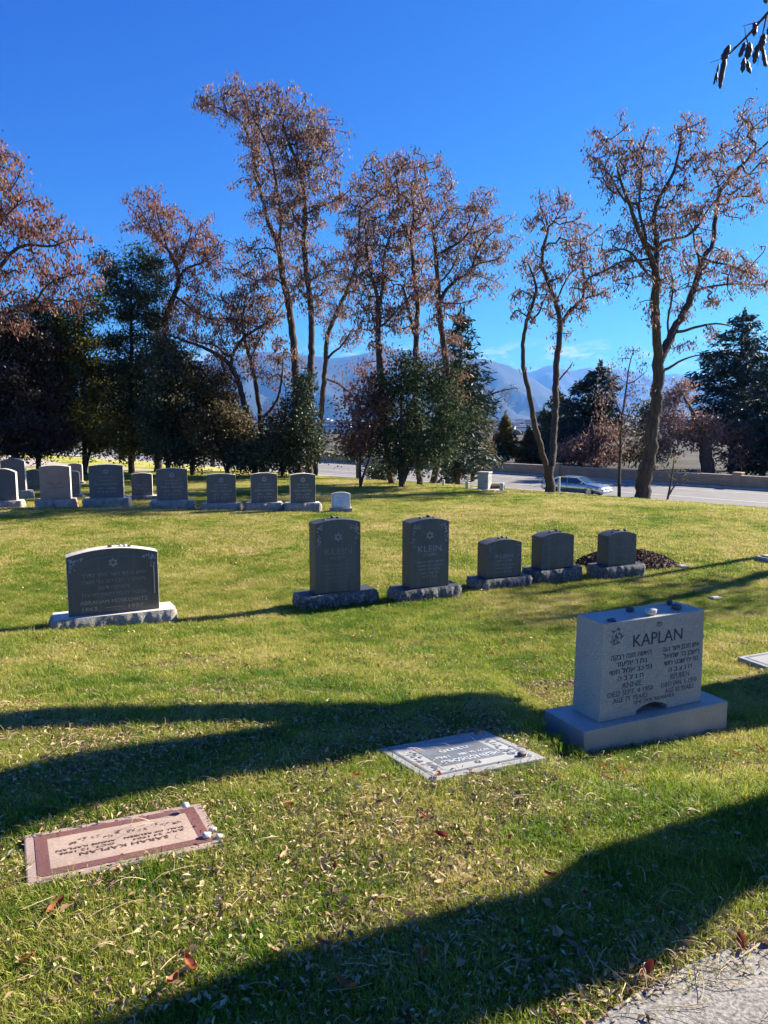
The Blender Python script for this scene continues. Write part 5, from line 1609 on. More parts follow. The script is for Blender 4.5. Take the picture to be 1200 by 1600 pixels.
# ------------------------------------------------------------------ conifers
def conifer(base_px, top_px, half_px, label, leaf, seed, D, tiers=34, per=26, L=0.34, W=0.07, ragged=0.4, group=None, droop=0.35, low=0.06, cat='tree', name='conifer_tree', shape=0.8, xs=1.0):
    g = np.random.default_rng(seed)
    b = at_depth(base_px[0], base_px[1], D); t = at_depth(top_px[0], top_px[1], D)
    k = D / 1200
    zr = tz(b.x, b.y)
    root = empty(name, (b.x, b.y, zr)); tag(root, label, cat, group)
    H = t.z - zr; lean = Vector((t.x - b.x, 0, 0))
    Rm = half_px * k
    P, par, rad = [], [], []
    ts = np.linspace(0, 1, 16)
    for i, q in enumerate(ts):
        P.append((lean.x * q, 0, H * q - (0.3 if i == 0 else 0))); par.append(i - 1); rad.append(max(0.02, 0.028 * H * (1 - q)))
    C, Ax = [], []
    for ti in range(tiers):
        f = low + (1 - low) * (ti / tiers) + g.uniform(-0.01, 0.01)
        f = min(0.985, f)
        reach = Rm * (1 - f) ** shape * (1 + 0.15) if f > 0.12 else Rm * 0.85
        for bi in range(int(g.integers(5, 8))):
            a = g.uniform(0, 2 * math.pi)
            ln = reach * g.uniform(1 - ragged, 1.0 + 0.25 * ragged)
            z0 = f * H
            j = int(np.argmin(np.abs(ts - f)))
            prev = j
            m = max(3, int(ln / 0.45))
            tipz = g.uniform(min(-droop, 0.1), max(0.15, -droop)) * ln * 0.6
            for s in range(1, m + 1):
                q = s / m
                p = np.array([lean.x * f + math.cos(a) * ln * q, math.sin(a) * ln * q, z0 + 0.1 * ln * q + tipz * q * q])
                P.append(tuple(p)); par.append(prev); prev = len(P) - 1; rad.append(max(0.008, 0.03 * (1 - q) * min(1, ln / 2)))
                nl = max(2, int(per * (0.35 + 0.65 * q) * max(0.35, ln / max(Rm, 0.1))))
                sp = 0.10 + 0.11 * ln * (1 - 0.55 * q)
                cc = p + g.normal(size=(nl, 3)) * np.array([sp, sp, 0.09 + 0.03 * ln])
                C.append(cc)
                ax = np.array([math.cos(a), math.sin(a), -0.25]) * 0.9 + g.normal(size=(nl, 3)) * 0.55
                Ax.append(ax)
    C.append(np.array([lean.x, 0, H]) + g.normal(size=(40, 3)) * np.array([0.12, 0.12, 0.3])); Ax.append(g.normal(size=(40, 3)) * 0.4 + np.array([0, 0, 1]))
    C = np.vstack(C); Ax = np.vstack(Ax); Ax /= np.linalg.norm(Ax, axis=1, keepdims=True)
    Wd = np.cross(Ax, rand_unit(len(C), g)); Wd /= np.maximum(np.linalg.norm(Wd, axis=1, keepdims=True), 1e-6)
    V, F = tube_chains(np.array(P), np.array(rad), par)
    link_mesh('trunk', np_mesh('trunk', V, F, smooth=True), M['bark'], root)
    V, F, tt = rhombs(C, Ax, Wd, L * g.uniform(0.6, 1.3, len(C)), W * g.uniform(0.7, 1.3, len(C)), np.clip(g.normal(0.5, 0.25, len(C)), 0, 1))
    cr = link_mesh('crown', np_mesh('crown', V, F, {'tint': tt}), M[leaf], root); cr['kind'] = 'stuff'
    return root


conifer((712, 745), (722, 490), 62, 'blue-green conifer behind the wide-branching locust', 'bluegreen', 81, 44, ragged=0.6, shape=0.55, per=24, L=0.42, W=0.09)
conifer((905, 735), (938, 573), 62, 'broad dark conifer beyond the wall, behind the parked car', 'bluegreen', 82, 92, tiers=30, per=30, L=0.7, W=0.17, ragged=0.5, shape=0.5)
conifer((880, 738), (872, 612), 40, 'smaller dark conifer half hidden by the forked locust', 'evergreen', 83, 98, tiers=24, per=24, L=0.7, W=0.17, ragged=0.5, shape=0.6)
conifer((1142, 745), (1163, 490), 92, 'tall wide conifer beyond the wall at the right edge', 'bluegreen', 84, 84, tiers=32, per=30, L=0.65, W=0.16, ragged=0.6, shape=0.55, low=0.2)
conifer((1190, 752), (1212, 560), 75, 'dark conifer cut off by the right edge, under the tall wide one', 'bluegreen', 85, 76, tiers=28, per=28, L=0.6, W=0.15, ragged=0.5, shape=0.6)
conifer((789, 722), (790, 650), 22, 'yellowing narrow cypress standing beyond the wall', 'yellow', 86, 96, tiers=26, per=30, L=0.55, W=0.16, ragged=0.3, shape=0.75, droop=-0.4)
conifer((770, 724), (772, 690), 26, 'small blue-green spruce left of the yellow cypress', 'bluegreen', 87, 94, tiers=16, per=24, L=0.6, W=0.16, shape=0.7)
conifer((828, 726), (826, 672), 24, 'grey-green spruce right of the yellow cypress', 'juniper', 88, 97, tiers=18, per=26, L=0.6, W=0.16, shape=0.75)
conifer((848, 735), (850, 640), 26, 'slim dark conifer between the two stems of the forked locust', 'evergreen', 89, 105, tiers=22, per=22, L=0.65, W=0.17, shape=0.7)
# a low bough reaching right from the hedge
build_tree('juniper_tree', (738, 752), [[(738, 753, 3.5), (742, 690, 2.8), (748, 640, 2.2), (760, 618, 1.7), (785, 610, 1.2), (806, 606, 0.7)]],
           [(762, 618, 14, 8), (785, 612, 16, 8), (800, 606, 12, 6), (775, 635, 12, 10), (790, 628, 12, 8), (748, 600, 12, 16), (750, 650, 10, 20)], 'thin juniper with a bough reaching right over the city view', leaf='juniper', seed=90, per=16, dens=4.0, spread=0.22, L=0.17, W=0.05)

# brown broadleaf trees on both sides of the road
FARB = dict(per=26, dens=2.2, spread=0.5, L=0.42, W=0.15, droop=0.6, r_tip=0.014, step=0.6)
build_tree('bare_tree', (967, 779), [
    [(967, 779, 4.6), (968, 740, 4), (969, 700, 3.5), (972, 650, 2.8), (980, 600, 2.2), (982, 570, 1.5), (990, 548, 0.8)],
    [(972, 650, 1.8), (958, 620, 1.4), (950, 590, 1)], [(980, 605, 1.4), (998, 590, 1.1), (1010, 580, 0.7)], [(969, 700, 1.8), (950, 670, 1.4), (938, 650, 0.9)], [(970, 690, 1.6), (988, 660, 1.3), (1000, 640, 0.8)]],
    [(985, 552, 26, 9), (962, 560, 12, 10), (1003, 565, 10, 10), (975, 595, 24, 16), (950, 620, 18, 18), (995, 615, 18, 18), (955, 660, 22, 18), (985, 660, 20, 18), (940, 650, 14, 14), (965, 695, 22, 14)],
    'slim thinly leaved tree between the parked car and the big locust', seed=91, per=8, dens=9.0, spread=0.17, L=0.13, W=0.042, thick=0.6, r_tip=0.010, bk=1.2)
build_tree('broadleaf_tree', (1105, 742), [
    [(1106, 744, 11), (1105, 715, 10), (1104, 695, 9), (1095, 670, 5), (1080, 640, 3), (1066, 615, 1.2)],
    [(1105, 697, 6), (1120, 675, 4), (1140, 660, 2.4), (1155, 650, 1)], [(1100, 690, 5), (1075, 680, 3), (1050, 672, 1.6)]],
    [(1062, 612, 22, 18), (1045, 640, 22, 20), (1075, 650, 24, 18), (1050, 680, 28, 18), (1090, 690, 30, 14), (1130, 685, 30, 12), (1155, 680, 20, 14), (1110, 665, 26, 16), (1035, 700, 20, 14), (1150, 710, 18, 12)],
    'stout brown-leaved tree with thick short trunk beyond the wall', D=74, seed=92, **FARB)
build_tree('broadleaf_tree', (930, 735), [[(930, 737, 4), (930, 700, 3), (925, 660, 1)]], [(915, 690, 26, 20), (945, 680, 24, 22), (890, 705, 22, 16), (930, 715, 30, 12), (960, 710, 22, 14)], 'brownish broadleaf tree over the wall, behind the parked car', D=86, seed=93, **FARB)
build_tree('broadleaf_tree', (1020, 738), [[(1020, 740, 4), (1018, 700, 3), (1015, 650, 1)]], [(1010, 650, 24, 24), (1035, 625, 16, 18), (1000, 690, 24, 18), (1030, 705, 26, 16), (990, 715, 20, 12)], 'brown-olive broadleaf tree over the wall, behind the big locust trunk', D=84, leaf='juniper', seed=94, **FARB)
build_tree('broadleaf_tree', (765, 722), [[(765, 724, 2.5), (762, 700, 2), (760, 680, 0.8)]], [(757, 690, 14, 14), (768, 705, 14, 12), (752, 710, 12, 10)], 'low russet tree over the wall at the left of the city view', D=100, seed=95, leaf='russet_leaf', **FARB)
build_tree('sapling', (1044, 781), [
    [(1043, 782, 1.8), (1048, 757, 1.6), (1051, 735, 1.2), (1054, 712, 0.6)], [(1044, 776, 1.4), (1056, 755, 1.2), (1068, 740, 0.6)], [(1049, 752, 1.0), (1040, 735, 0.8), (1034, 722, 0.5)]],
    [(1050, 718, 16, 8), (1036, 728, 12, 8), (1064, 732, 14, 8), (1074, 748, 8, 6)], 'pale thin sapling just right of the big locust trunk', cat='sapling', leaf='olive', seed=96, per=5, dens=6.0, spread=0.15, L=0.12, W=0.04)
# dim tree masses behind the left clump
for k, (bp, blobs, lab, lf) in enumerate((
        ((60, 715), [(20, 640, 50, 40), (90, 650, 50, 40), (60, 600, 40, 40)], 'dark tree farther back behind the maroon evergreen', 'evergreen'),
        ((190, 716), [(150, 660, 40, 30), (220, 650, 50, 40), (190, 610, 40, 30)], 'dark tree farther back behind the ragged fir', 'evergreen'),
        ((330, 722), [(310, 680, 40, 24), (370, 690, 40, 22), (340, 655, 30, 20)], 'dull olive tree farther back behind the juniper', 'juniper'),
        ((560, 728), [(540, 700, 24, 10), (575, 690, 24, 14)], 'low dark tree far behind the central locusts', 'evergreen'))):
    bush(bp, blobs, lab, lf, 100 + k, D=70, half=4, per=14, dens=1.4, spread=0.6, L=0.45, W=0.22, step=0.8, r_tip=0.02)

# ------------------------------------------------------------------ trees out of frame on the right, whose shadows cross the lawn
SD = Vector((-math.sin(R(SUN_AZ)), -math.cos(R(SUN_AZ)), 0))      # the way shadows fall
SPERP = Vector((SD.y, -SD.x, 0))                                    # across the shadow, to its far side when positive
TANEL = math.tan(R(SUN_EL))


def shade_tree(base, limbs, label, seed, crown_blobs, name='locust_tree', leaf='locust_leaf', twig=None):
    """limbs: polylines of (height, offset across the sun direction, offset along it, radius) from the base"""
    g = np.random.default_rng(seed)
    bz = tz(base.x, base.y)
    root = empty(name, (base.x, base.y, bz)); tag(root, label, 'tree')
    wl_ = []
    for lm in limbs:
        wl_.append(np.array([(SPERP.x * a + SD.x * b, SPERP.y * a + SD.y * b, h, r) for h, a, b, r in lm]))
    A = []
    for (h, a, b, r, n) in crown_blobs:
        c_ = np.array([SPERP.x * a + SD.x * b, SPERP.y * a + SD.y * b, h])
        A.append(c_ + rand_unit(n, g) * (g.uniform(0, 1, (n, 1)) ** 0.4) * r)
    A = np.vstack(A)
    P, rad, par = grow(wl_, A, 0.009, 0.35, g)
    V, F = tube_chains(P, rad, par)
    link_mesh('trunk', np_mesh('trunk', V, F, smooth=True), M['bark'], root)
    V, F, t = leaf_cloud(A, 22, 0.25, 0.2, 0.06, 1.0, g)
    cr = link_mesh('crown', np_mesh('crown', V, F, {'tint': t}), M[leaf], root); cr['kind'] = 'stuff'
    return root


# tree A: trunk band through the middle of the lawn, forking to the left
baseA = SPERP * 3.7 - SD * 8.5
shade_tree(baseA, [
    [(-0.3, -0.1, 0, 0.68), (0.5, -0.12, 0, 0.61), (1.6, -0.12, 0, 0.58), (2.7, -0.05, 0, 0.555), (3.4, -0.02, 0, 0.54), (4.0, 0.06, 0, 0.47)],
    [(3.9, 0.3, 0, 0.28), (4.5, 0.75, 0.0, 0.23), (5.0, 1.2, 0.0, 0.25), (5.8, 1.6, 0, 0.22), (8.5, 1.8, 0.3, 0.12), (11, 2.2, 0.4, 0.05)],
    [(3.9, 0.0, 0, 0.36), (4.5, -0.02, 0.0, 0.38), (5.0, 0.0, 0, 0.39), (6.0, -0.1, 0, 0.36), (8.5, -0.6, -0.2, 0.18), (12, -1.0, 0, 0.06)]],
    'locust just out of frame on the right, casting the forked shadow on the lawn', 201, [(9.5, 1.8, 0.3, 1.8, 90), (11.5, 0.3, 0.3, 2.2, 120), (10, -1.6, -0.5, 1.9, 100)])
# tree B: broad band across the lower right
pB = hit(1010, 1445) + SPERP * 0.16
baseB = Vector((pB.x, pB.y, 0)) - SD * 4.4
shade_tree(baseB, [
    [(-0.3, 0, 0, 0.36), (0.5, 0, 0, 0.28), (1.6, 0.0, 0, 0.26), (3.0, 0.0, 0, 0.26), (4.2, -0.02, 0, 0.28), (5.6, -0.1, 0, 0.28)],
    [(5.5, 0, 0, 0.26), (6.4, 0.5, 0.1, 0.2), (8, 1.2, 0.3, 0.13), (10.5, 1.6, 0.3, 0.05)],
    [(5.5, -0.1, 0, 0.26), (6.4, -0.6, 0, 0.2), (8.2, -1.2, 0, 0.13), (11, -1.5, 0, 0.05)],
], 'locust just out of frame at the lower right, casting the broad near shadow', 202, [(9.2, 1.3, 0.3, 1.7, 90), (10.5, 0, 0, 2.0, 110), (9.5, -1.5, 0, 1.7, 90)])
# tree C: farther right, its crown dapples the lawn near the mulch
pC = hit(1150, 955)
baseC = Vector((pC.x, pC.y, 0)) - SD * 12.5 + SPERP * 0.6
shade_tree(baseC, [
    [(-0.3, 0, 0, 0.34), (1.5, 0.3, -0.2, 0.26), (3.0, 0.8, -0.4, 0.22), (5.0, 0.9, -0.6, 0.18), (7.5, 0.2, -0.2, 0.1), (9, 0, 0, 0.04)],
    [(3.0, 0.8, -0.4, 0.15), (5, 1.6, -0.6, 0.11), (7, 1.4, 0, 0.07), (8.5, 1.2, 0, 0.03)]],
    'locust farther out of the picture on the right, dappling the lawn by the mulch', 203, [(7.2, -0.4, 0, 0.8, 16), (7.9, 0.9, 0.2, 1.0, 20), (6.6, 0.6, 0.4, 0.6, 9), (8.5, 0, 0.2, 0.7, 12)])

# the twig with dark pods hanging into the upper right corner, on a bough of the near locust
bough_root = empty('hanging_bough', (baseB.x, baseB.y, tz(baseB.x, baseB.y)))
tag(bough_root, 'leafless bough with dark seed pods hanging into the upper right corner', 'bough')
DT = 3.4
tp = lambda x, y, d=0.0: np.array(at_depth(x, y, DT + d))
bo = np.array(bough_root.location)
tw = [np.array([[*(np.array([baseB.x, baseB.y, 5.2])), 0.05], [*(np.array([baseB.x, baseB.y, 5.2]) * 0.45 + tp(1330, -150) * 0.55), 0.03], [*tp(1330, -150), 0.014], [*tp(1255, -40), 0.009], [*tp(1200, 21), 0.006], [*tp(1180, 42), 0.005], [*tp(1165, 60), 0.0045], [*tp(1142, 82), 0.003]]),
      np.array([[*tp(1198, 24), 0.004], [*tp(1194, 45), 0.0035], [*tp(1192, 52), 0.0025]]),
      np.array([[*tp(1188, 33), 0.003], [*tp(1178, 32), 0.0022], [*tp(1168, 38), 0.002], [*tp(1160, 41), 0.001]]),
      np.array([[*tp(1165, 60), 0.003], [*tp(1165, 50), 0.0025], [*tp(1164, 42), 0.0015]]),
      np.array([[*tp(1166, 58), 0.003], [*tp(1169, 66), 0.0025], [*tp(1170, 72), 0.002]]),
      np.array([[*tp(1160, 64), 0.0022], [*tp(1150, 72), 0.002], [*tp(1140, 80), 0.001]]),
      np.array([[*tp(1126, 92), 0.003], [*tp(1118, 94), 0.0022], [*tp(1110, 98), 0.001]]),
      np.array([[*tp(1142, 82), 0.003], [*tp(1134, 86), 0.003], [*tp(1126, 92), 0.0025]]),
      np.array([[*tp(1186, 66), 0.0018], [*tp(1184, 90), 0.0014], [*tp(1184, 103), 0.0008]])]
tw = [np.column_stack([t_[:, :3] - bo, t_[:, 3]]) for t_ in tw]
P, rad, par = grow(tw, np.zeros((0, 3)), 0.001, 0.05, np.random.default_rng(4))
V, F = tube_chains(P, rad, par)
link_mesh('branch', np_mesh('branch', V, F, smooth=True), M['bark'], bough_root)
M['pod'] = plain('dark_seed_pod', (0.045, 0.030, 0.028), 0.5, vary=0.4, scale=40)


def pod(points, w, seed):
    """flat lumpy pod along picture points"""
    Q = np.array([tp(x, y, 0.01 * seed % 0.05) for x, y in points]) - bo
    k = 9
    ts = np.linspace(0, 1, k); tt = np.linspace(0, 1, len(Q))
    C = np.stack([np.interp(ts, tt, Q[:, i]) for i in range(3)], 1)
    g = random.Random(seed)
    V, F = [], []
    n = 8
    tan = C[-1] - C[0]; tan /= np.linalg.norm(tan)
    side = np.cross(tan, [0.25, 1, 0.1]); side /= np.linalg.norm(side)
    nor = np.cross(tan, side)
    for i in range(k):
        f = ts[i]
        ww = w * (math.sin(math.pi * min(1, max(0.0, 0.06 + 0.88 * f))) ** 0.45) * (1 + 0.22 * math.sin(f * 18 + seed)) * g.uniform(0.9, 1.1)
        if i in (0, k - 1): ww *= 0.35
        for j in range(n):
            a = 2 * math.pi * j / n
            V.append(C[i] + side * math.cos(a) * ww + nor * math.sin(a) * ww * 0.45)
    for i in range(k - 1):
        for j in range(n): F.append((i * n + j, i * n + (j + 1) % n, (i + 1) * n + (j + 1) % n, (i + 1) * n + j))
    link_mesh('seed_pod', np_mesh('seed_pod', V, np.array(F), smooth=True), M['pod'], bough_root)


PX = DT / 1200
for q, (pts, w) in enumerate((([(1178, 34), (1180, 45), (1178, 57)], 3.4), ([(1140, 70), (1134, 84), (1129, 96)], 5.0), ([(1134, 86), (1130, 105), (1126, 125), (1125, 139)], 4.0), ([(1124, 98), (1119, 118), (1115, 133)], 1.8), ([(1120, 112), (1120, 129)], 1.4), ([(1164, 66), (1160, 78), (1155, 90)], 3.4), ([(1171, 66), (1170, 80), (1167, 93)], 5.2), ([(1163, 90), (1161, 102), (1160, 114)], 3.4), ([(1167, 94), (1169, 106), (1173, 115)], 3.2), ([(1185, 68), (1181, 84), (1178, 100)], 4.0), ([(1194, 52), (1191, 66), (1189, 80)], 4.6), ([(1192, 76), (1194, 92), (1197, 105)], 3.2), ([(1202, 42), (1200, 55)], 3.0), ([(1196, -10), (1197, 6)], 3.4))):
    pod(pts, w * PX, q + 1)

# ================================================================== the parked car
def build_car():
    # local frame: x forward, y to its left, z up; the wheels stand on z = 0
    c_px = hit(905, 776)
    s_mid = 73.5
    # find the place along the kerb that lines up with the picture
    best = min(np.arange(-60, 20, 0.1), key=lambda u: abs((Vector(road_pt(u, s_mid, 0)).x / Vector(road_pt(u, s_mid, 0)).y) * 1200 + 600 - 902))
    loc = Vector(road_pt(best, s_mid, RZ + 0.022))
    car = empty('car', loc, math.atan2(RU.y, RU.x))
    car.scale = (1.10, 1.0, 1.0)
    tag(car, 'silver grey sedan parked by the road between the forked and the big locust', 'car')
    paint = plain('silver_paint', (0.42, 0.46, 0.50), 0.22, 0.75, 0.04)
    glass = plain('car_glass', (0.03, 0.045, 0.055), 0.06, 0.0, 0.05, spec=0.9)
    black = plain('black_trim', (0.02, 0.02, 0.02), 0.6)
    rubber = plain('tyre_rubber', (0.025, 0.025, 0.026), 0.85)
    alloy = plain('wheel_alloy', (0.45, 0.46, 0.47), 0.35, 0.8)
    lamp = plain('headlight_glass', (0.75, 0.77, 0.8), 0.1, 0.0, spec=0.8)
    red = plain('tail_light', (0.35, 0.02, 0.02), 0.2)
    W = 0.89
    # (x, z underside, z shoulder, half width factor)
    st = [(-2.42, 0.42, 0.72, 0.80), (-2.36, 0.30, 0.90, 0.90), (-2.0, 0.24, 0.97, 0.97), (-1.4, 0.22, 0.98, 1.0), (-0.6, 0.20, 0.95, 1.0), (0.4, 0.20, 0.93, 1.0), (1.0, 0.20, 0.91, 1.0), (1.5, 0.21, 0.87, 0.99), (1.95, 0.23, 0.80, 0.95), (2.28, 0.26, 0.70, 0.86), (2.40, 0.34, 0.56, 0.76)]
    V, F = [], []
    n = 0
    for (x, z0, z1, k) in st:
        w = W * k
        zm = z0 + (z1 - z0) * 0.55
        sec = [(w * 0.86, z0), (w * 0.97, z0 + 0.08), (w, zm), (w * 0.98, z1 - 0.10), (w * 0.92, z1 - 0.02), (w * 0.80, z1 + 0.012), (w * 0.4, z1 + 0.035), (0, z1 + 0.042)]
        full = sec + [(-y, z) for y, z in reversed(sec[:-1])]
        n = len(full)
        V += [(x, y, z) for y, z in full]
    for i in range(len(st) - 1):
        for j in range(n - 1): F.append((i * n + j, i * n + j + 1, (i + 1) * n + j + 1, (i + 1) * n + j))
        F.append((i * n + n - 1, i * n, (i + 1) * n, (i + 1) * n + n - 1))
    caps = [tuple(range(n))[::-1], tuple((len(st) - 1) * n + j for j in range(n))]
    bm = bmesh.new()
    vv = [bm.verts.new(p) for p in V]
    for f in F: bm.faces.new([vv[q] for q in f])
    for f in caps: bm.faces.new([vv[q] for q in f])
    bmesh.ops.recalc_face_normals(bm, faces=bm.faces)
    body = link_mesh('body', bm_mesh('body', bm, True), paint, car)
    # greenhouse: roof shell on pillars
    roof_st = [(-1.78, 0.97, 0.74), (-1.05, 1.36, 0.60), (-0.55, 1.42, 0.60), (0.05, 1.41, 0.60), (0.38, 1.35, 0.60), (1.12, 0.93, 0.74)]
    bm = bmesh.new()
    rows = []
    for (x, z, w) in roof_st:
        rows.append([bm.verts.new((x, w * yy, z - 0.03 * yy * yy)) for yy in (1, 0.6, 0, -0.6, -1)])
    for a in range(1, 4):
        for b_ in range(4): bm.faces.new((rows[a][b_], rows[a + 1][b_], rows[a + 1][b_ + 1], rows[a][b_ + 1]))
    # pillars
    def bar(p, q, w=0.035):
        p, q = Vector(p), Vector(q); d = (q - p).normalized(); s = d.cross(Vector((0, 1, 0))).normalized() * w; u = d.cross(s).normalized() * w * 0.6
        vs = [bm.verts.new(c) for c in (p + s + u, p + s - u, p - s - u, p - s + u, q + s + u, q + s - u, q - s - u, q - s + u)]
        for f in ((0, 1, 5, 4), (1, 2, 6, 5), (2, 3, 7, 6), (3, 0, 4, 7)): bm.faces.new([vs[i] for i in f])
    for sgn in (1, -1):
        bar((0.38, 0.585 * sgn, 1.33), (1.14, 0.755 * sgn, 0.92), 0.03)
        bar((-0.30, 0.60 * sgn, 1.385), (-0.30, 0.80 * sgn, 0.94), 0.035)
        bar((-1.05, 0.585 * sgn, 1.34), (-1.72, 0.745 * sgn, 0.975), 0.06)
        bar((0.38, 0.60 * sgn, 1.345), (-1.05, 0.60 * sgn, 1.35), 0.025)
    bmesh.ops.recalc_face_normals(bm, faces=bm.faces)
    link_mesh('roof', bm_mesh('roof', bm, False), paint, car)

    def pane(name, pts, mat=glass):
        return link_mesh(name, np_mesh(name, pts, np.array([list(range(len(pts)))])), mat, car)
    pane('windscreen', [(0.40, 0.575, 1.325), (1.13, 0.735, 0.915), (1.13, -0.735, 0.915), (0.40, -0.575, 1.325)])
    pane('rear_window', [(-1.07, 0.57, 1.325), (-1.07, -0.57, 1.325), (-1.75, -0.735, 0.965), (-1.75, 0.735, 0.965)])
    for sgn in (1, -1):
        pane('side_window', [(0.34, 0.597 * sgn, 1.31), (1.05, 0.762 * sgn, 0.92), (-0.25, 0.797 * sgn, 0.93), (-0.26, 0.60 * sgn, 1.36)][::sgn])
        pane('side_window', [(-0.34, 0.60 * sgn, 1.36), (-0.35, 0.797 * sgn, 0.935), (-1.52, 0.765 * sgn, 0.965), (-1.02, 0.598 * sgn, 1.31)][::sgn])
        m_ = box_mesh('mirror', 0.78, 0.92, 0.80 * sgn - 0.09, 0.80 * sgn + 0.09, 0.92, 1.03, 0.03, 2); link_mesh('mirror', m_, paint, car)
        hl = box_mesh('headlight', 2.06, 2.33, 0.66 * sgn - 0.13, 0.66 * sgn + 0.13, 0.56, 0.69, 0.03, 2); link_mesh('headlight', hl, lamp, car)
        tl = box_mesh('tail_light', -2.41, -2.30, 0.62 * sgn - 0.14, 0.62 * sgn + 0.14, 0.66, 0.84, 0.02, 2); link_mesh('tail_light', tl, red, car)
        for dx0, dx1 in ((1.02, -0.28), (-0.28, -1.32)):
            dd = box_mesh('door_seam', min(dx0, dx1) + 0.0, min(dx0, dx1) + 0.012, W * sgn - 0.012, W * sgn + 0.003, 0.34, 0.86); link_mesh('door_seam', dd, black, car)
        hd = box_mesh('door_handle', -0.12, 0.06, W * sgn - 0.01, W * sgn + 0.022, 0.80, 0.835, 0.008, 1); link_mesh('door_handle', hd, black, car)
        mo = box_mesh('side_moulding', -1.2, 1.3, W * sgn - 0.01, W * sgn + 0.012, 0.50, 0.555, 0.006, 1); link_mesh('side_moulding', mo, black, car)
    link_mesh('grille', box_mesh('grille', 2.30, 2.395, -0.42, 0.42, 0.56, 0.65, 0.01, 1), black, car)
    link_mesh('bumper', box_mesh('bumper', 2.28, 2.46, -0.74, 0.74, 0.32, 0.50, 0.06, 3), paint, car)
    link_mesh('bumper', box_mesh('bumper', -2.48, -2.32, -0.76, 0.76, 0.36, 0.58, 0.06, 3), paint, car)
    link_mesh('plate', box_mesh('plate', 2.455, 2.47, -0.16, 0.16, 0.38, 0.47, 0.004, 1), M['white_stone'], car)
    for wx in (-1.38, 1.42):
        for sgn in (1, -1):
            wr = empty('wheel', (wx, 0.76 * sgn, 0.31)); wr.parent = car
            bm = bmesh.new()
            m0 = Matrix.Rotation(R(90), 4, 'X')
            bmesh.ops.create_cone(bm, cap_ends=True, segments=28, radius1=0.315, radius2=0.315, depth=0.22, matrix=m0)
            es = [e for e in bm.edges if abs(abs(e.verts[0].co.y) - 0.11) < 1e-4 and abs(e.verts[0].co.y - e.verts[1].co.y) < 1e-4]
            bmesh.ops.bevel(bm, geom=es, offset=0.035, segments=2, affect='EDGES')
            link_mesh('tyre', bm_mesh('tyre', bm, True), rubber, wr)
            bm = bmesh.new()
            bmesh.ops.create_cone(bm, cap_ends=True, segments=24, radius1=0.205, radius2=0.205, depth=0.02, matrix=Matrix.Translation((0, 0.118 * sgn, 0)) @ m0)
            link_mesh('rim', bm_mesh('rim', bm), alloy, wr)
            bm = bmesh.new()
            bmesh.ops.create_cone(bm, cap_ends=True, segments=12, radius1=0.06, radius2=0.05, depth=0.03, matrix=Matrix.Translation((0, 0.138 * sgn, 0)) @ m0)
            link_mesh('hub_cap', bm_mesh('hub_cap', bm), alloy, wr)
            # dark wheel arch ring
            bm = bmesh.new()
            ring = [(math.cos(R(a)), math.sin(R(a))) for a in range(-10, 191, 10)]
            for q in range(len(ring) - 1):
                a, b_ = ring[q], ring[q + 1]
                vs = [bm.verts.new((wx + p[0] * r_, (W + 0.004) * sgn, 0.31 + p[1] * r_)) for p, r_ in ((a, 0.33), (b_, 0.33), (b_, 0.375), (a, 0.375))]
                bm.faces.new(vs)
            link_mesh('wheel_arch', bm_mesh('wheel_arch', bm), black, car)
    return car


build_car()

# ------------------------------------------------------------------ roadside bits
beige = plain('beige_metal', (0.40, 0.40, 0.36), 0.5)
white_p = plain('white_painted_post', (0.62, 0.60, 0.54), 0.7)
P = hit(757, 768)
ub = empty('utility_cabinet', (P.x, P.y, tz(P.x, P.y)), R(-28)); tag(ub, 'grey green utility cabinet on a concrete pad at the lawn edge', 'cabinet')
link_mesh('pad', box_mesh('pad', -0.55, 0.50, -0.35, 0.35, -0.2, 0.10, 0.02, 1), M['concrete'], ub)
link_mesh('cabinet_body', box_mesh('cabinet_body', -0.20, 0.20, -0.19, 0.19, 0.102, 0.66, 0.012, 2), beige, ub)
link_mesh('lid', box_mesh('lid', -0.225, 0.225, -0.215, 0.215, 0.662, 0.72, 0.015, 2), beige, ub)
link_mesh('door', box_mesh('door', -0.165, 0.165, -0.203, -0.192, 0.15, 0.61, 0.004, 1), beige, ub)
link_mesh('latch', box_mesh('latch', 0.10, 0.13, -0.215, -0.204, 0.36, 0.42, 0.003, 1), M['dark_side'], ub)
P = hit(776, 769)
rk = link_mesh('log', None or bpy.data.meshes.new('log'), None)
bm = bmesh.new()
bmesh.ops.create_cone(bm, cap_ends=True, segments=14, radius1=0.15, radius2=0.13, depth=0.5, matrix=Matrix.Rotation(R(90), 4, 'Y'))
for v in bm.verts: v.co += Vector((0, random.uniform(-0.012, 0.012), random.uniform(-0.012, 0.012)))
bm.to_mesh(rk.data); bm.free()
rk.data.materials.append(M['bark_red']); rk.location = (P.x, P.y, tz(P.x, P.y) + 0.17); rk.rotation_euler = (0, 0, R(12))
tag(rk, 'short brown log lying right of the utility cabinet', 'log')


def white_post(px, py, h, r, label):
    P = hit(px, py)
    o = empty('bollard', (P.x, P.y, tz(P.x, P.y))); tag(o, label, 'post')
    bm = bmesh.new()
    bmesh.ops.create_cone(bm, cap_ends=True, segments=14, radius1=r, radius2=r * 0.95, depth=h + 0.2, matrix=Matrix.Translation((0, 0, h / 2 - 0.1)))
    link_mesh('shaft', bm_mesh('shaft', bm, False), white_p, o)
    bm = bmesh.new()
    bmesh.ops.create_uvsphere(bm, u_segments=14, v_segments=8, radius=r * 1.15, matrix=Matrix.Translation((0, 0, h + 0.005)) @ Matrix.Diagonal((1, 1, 0.6, 1)))
    link_mesh('cap', bm_mesh('cap', bm, True), white_p, o)


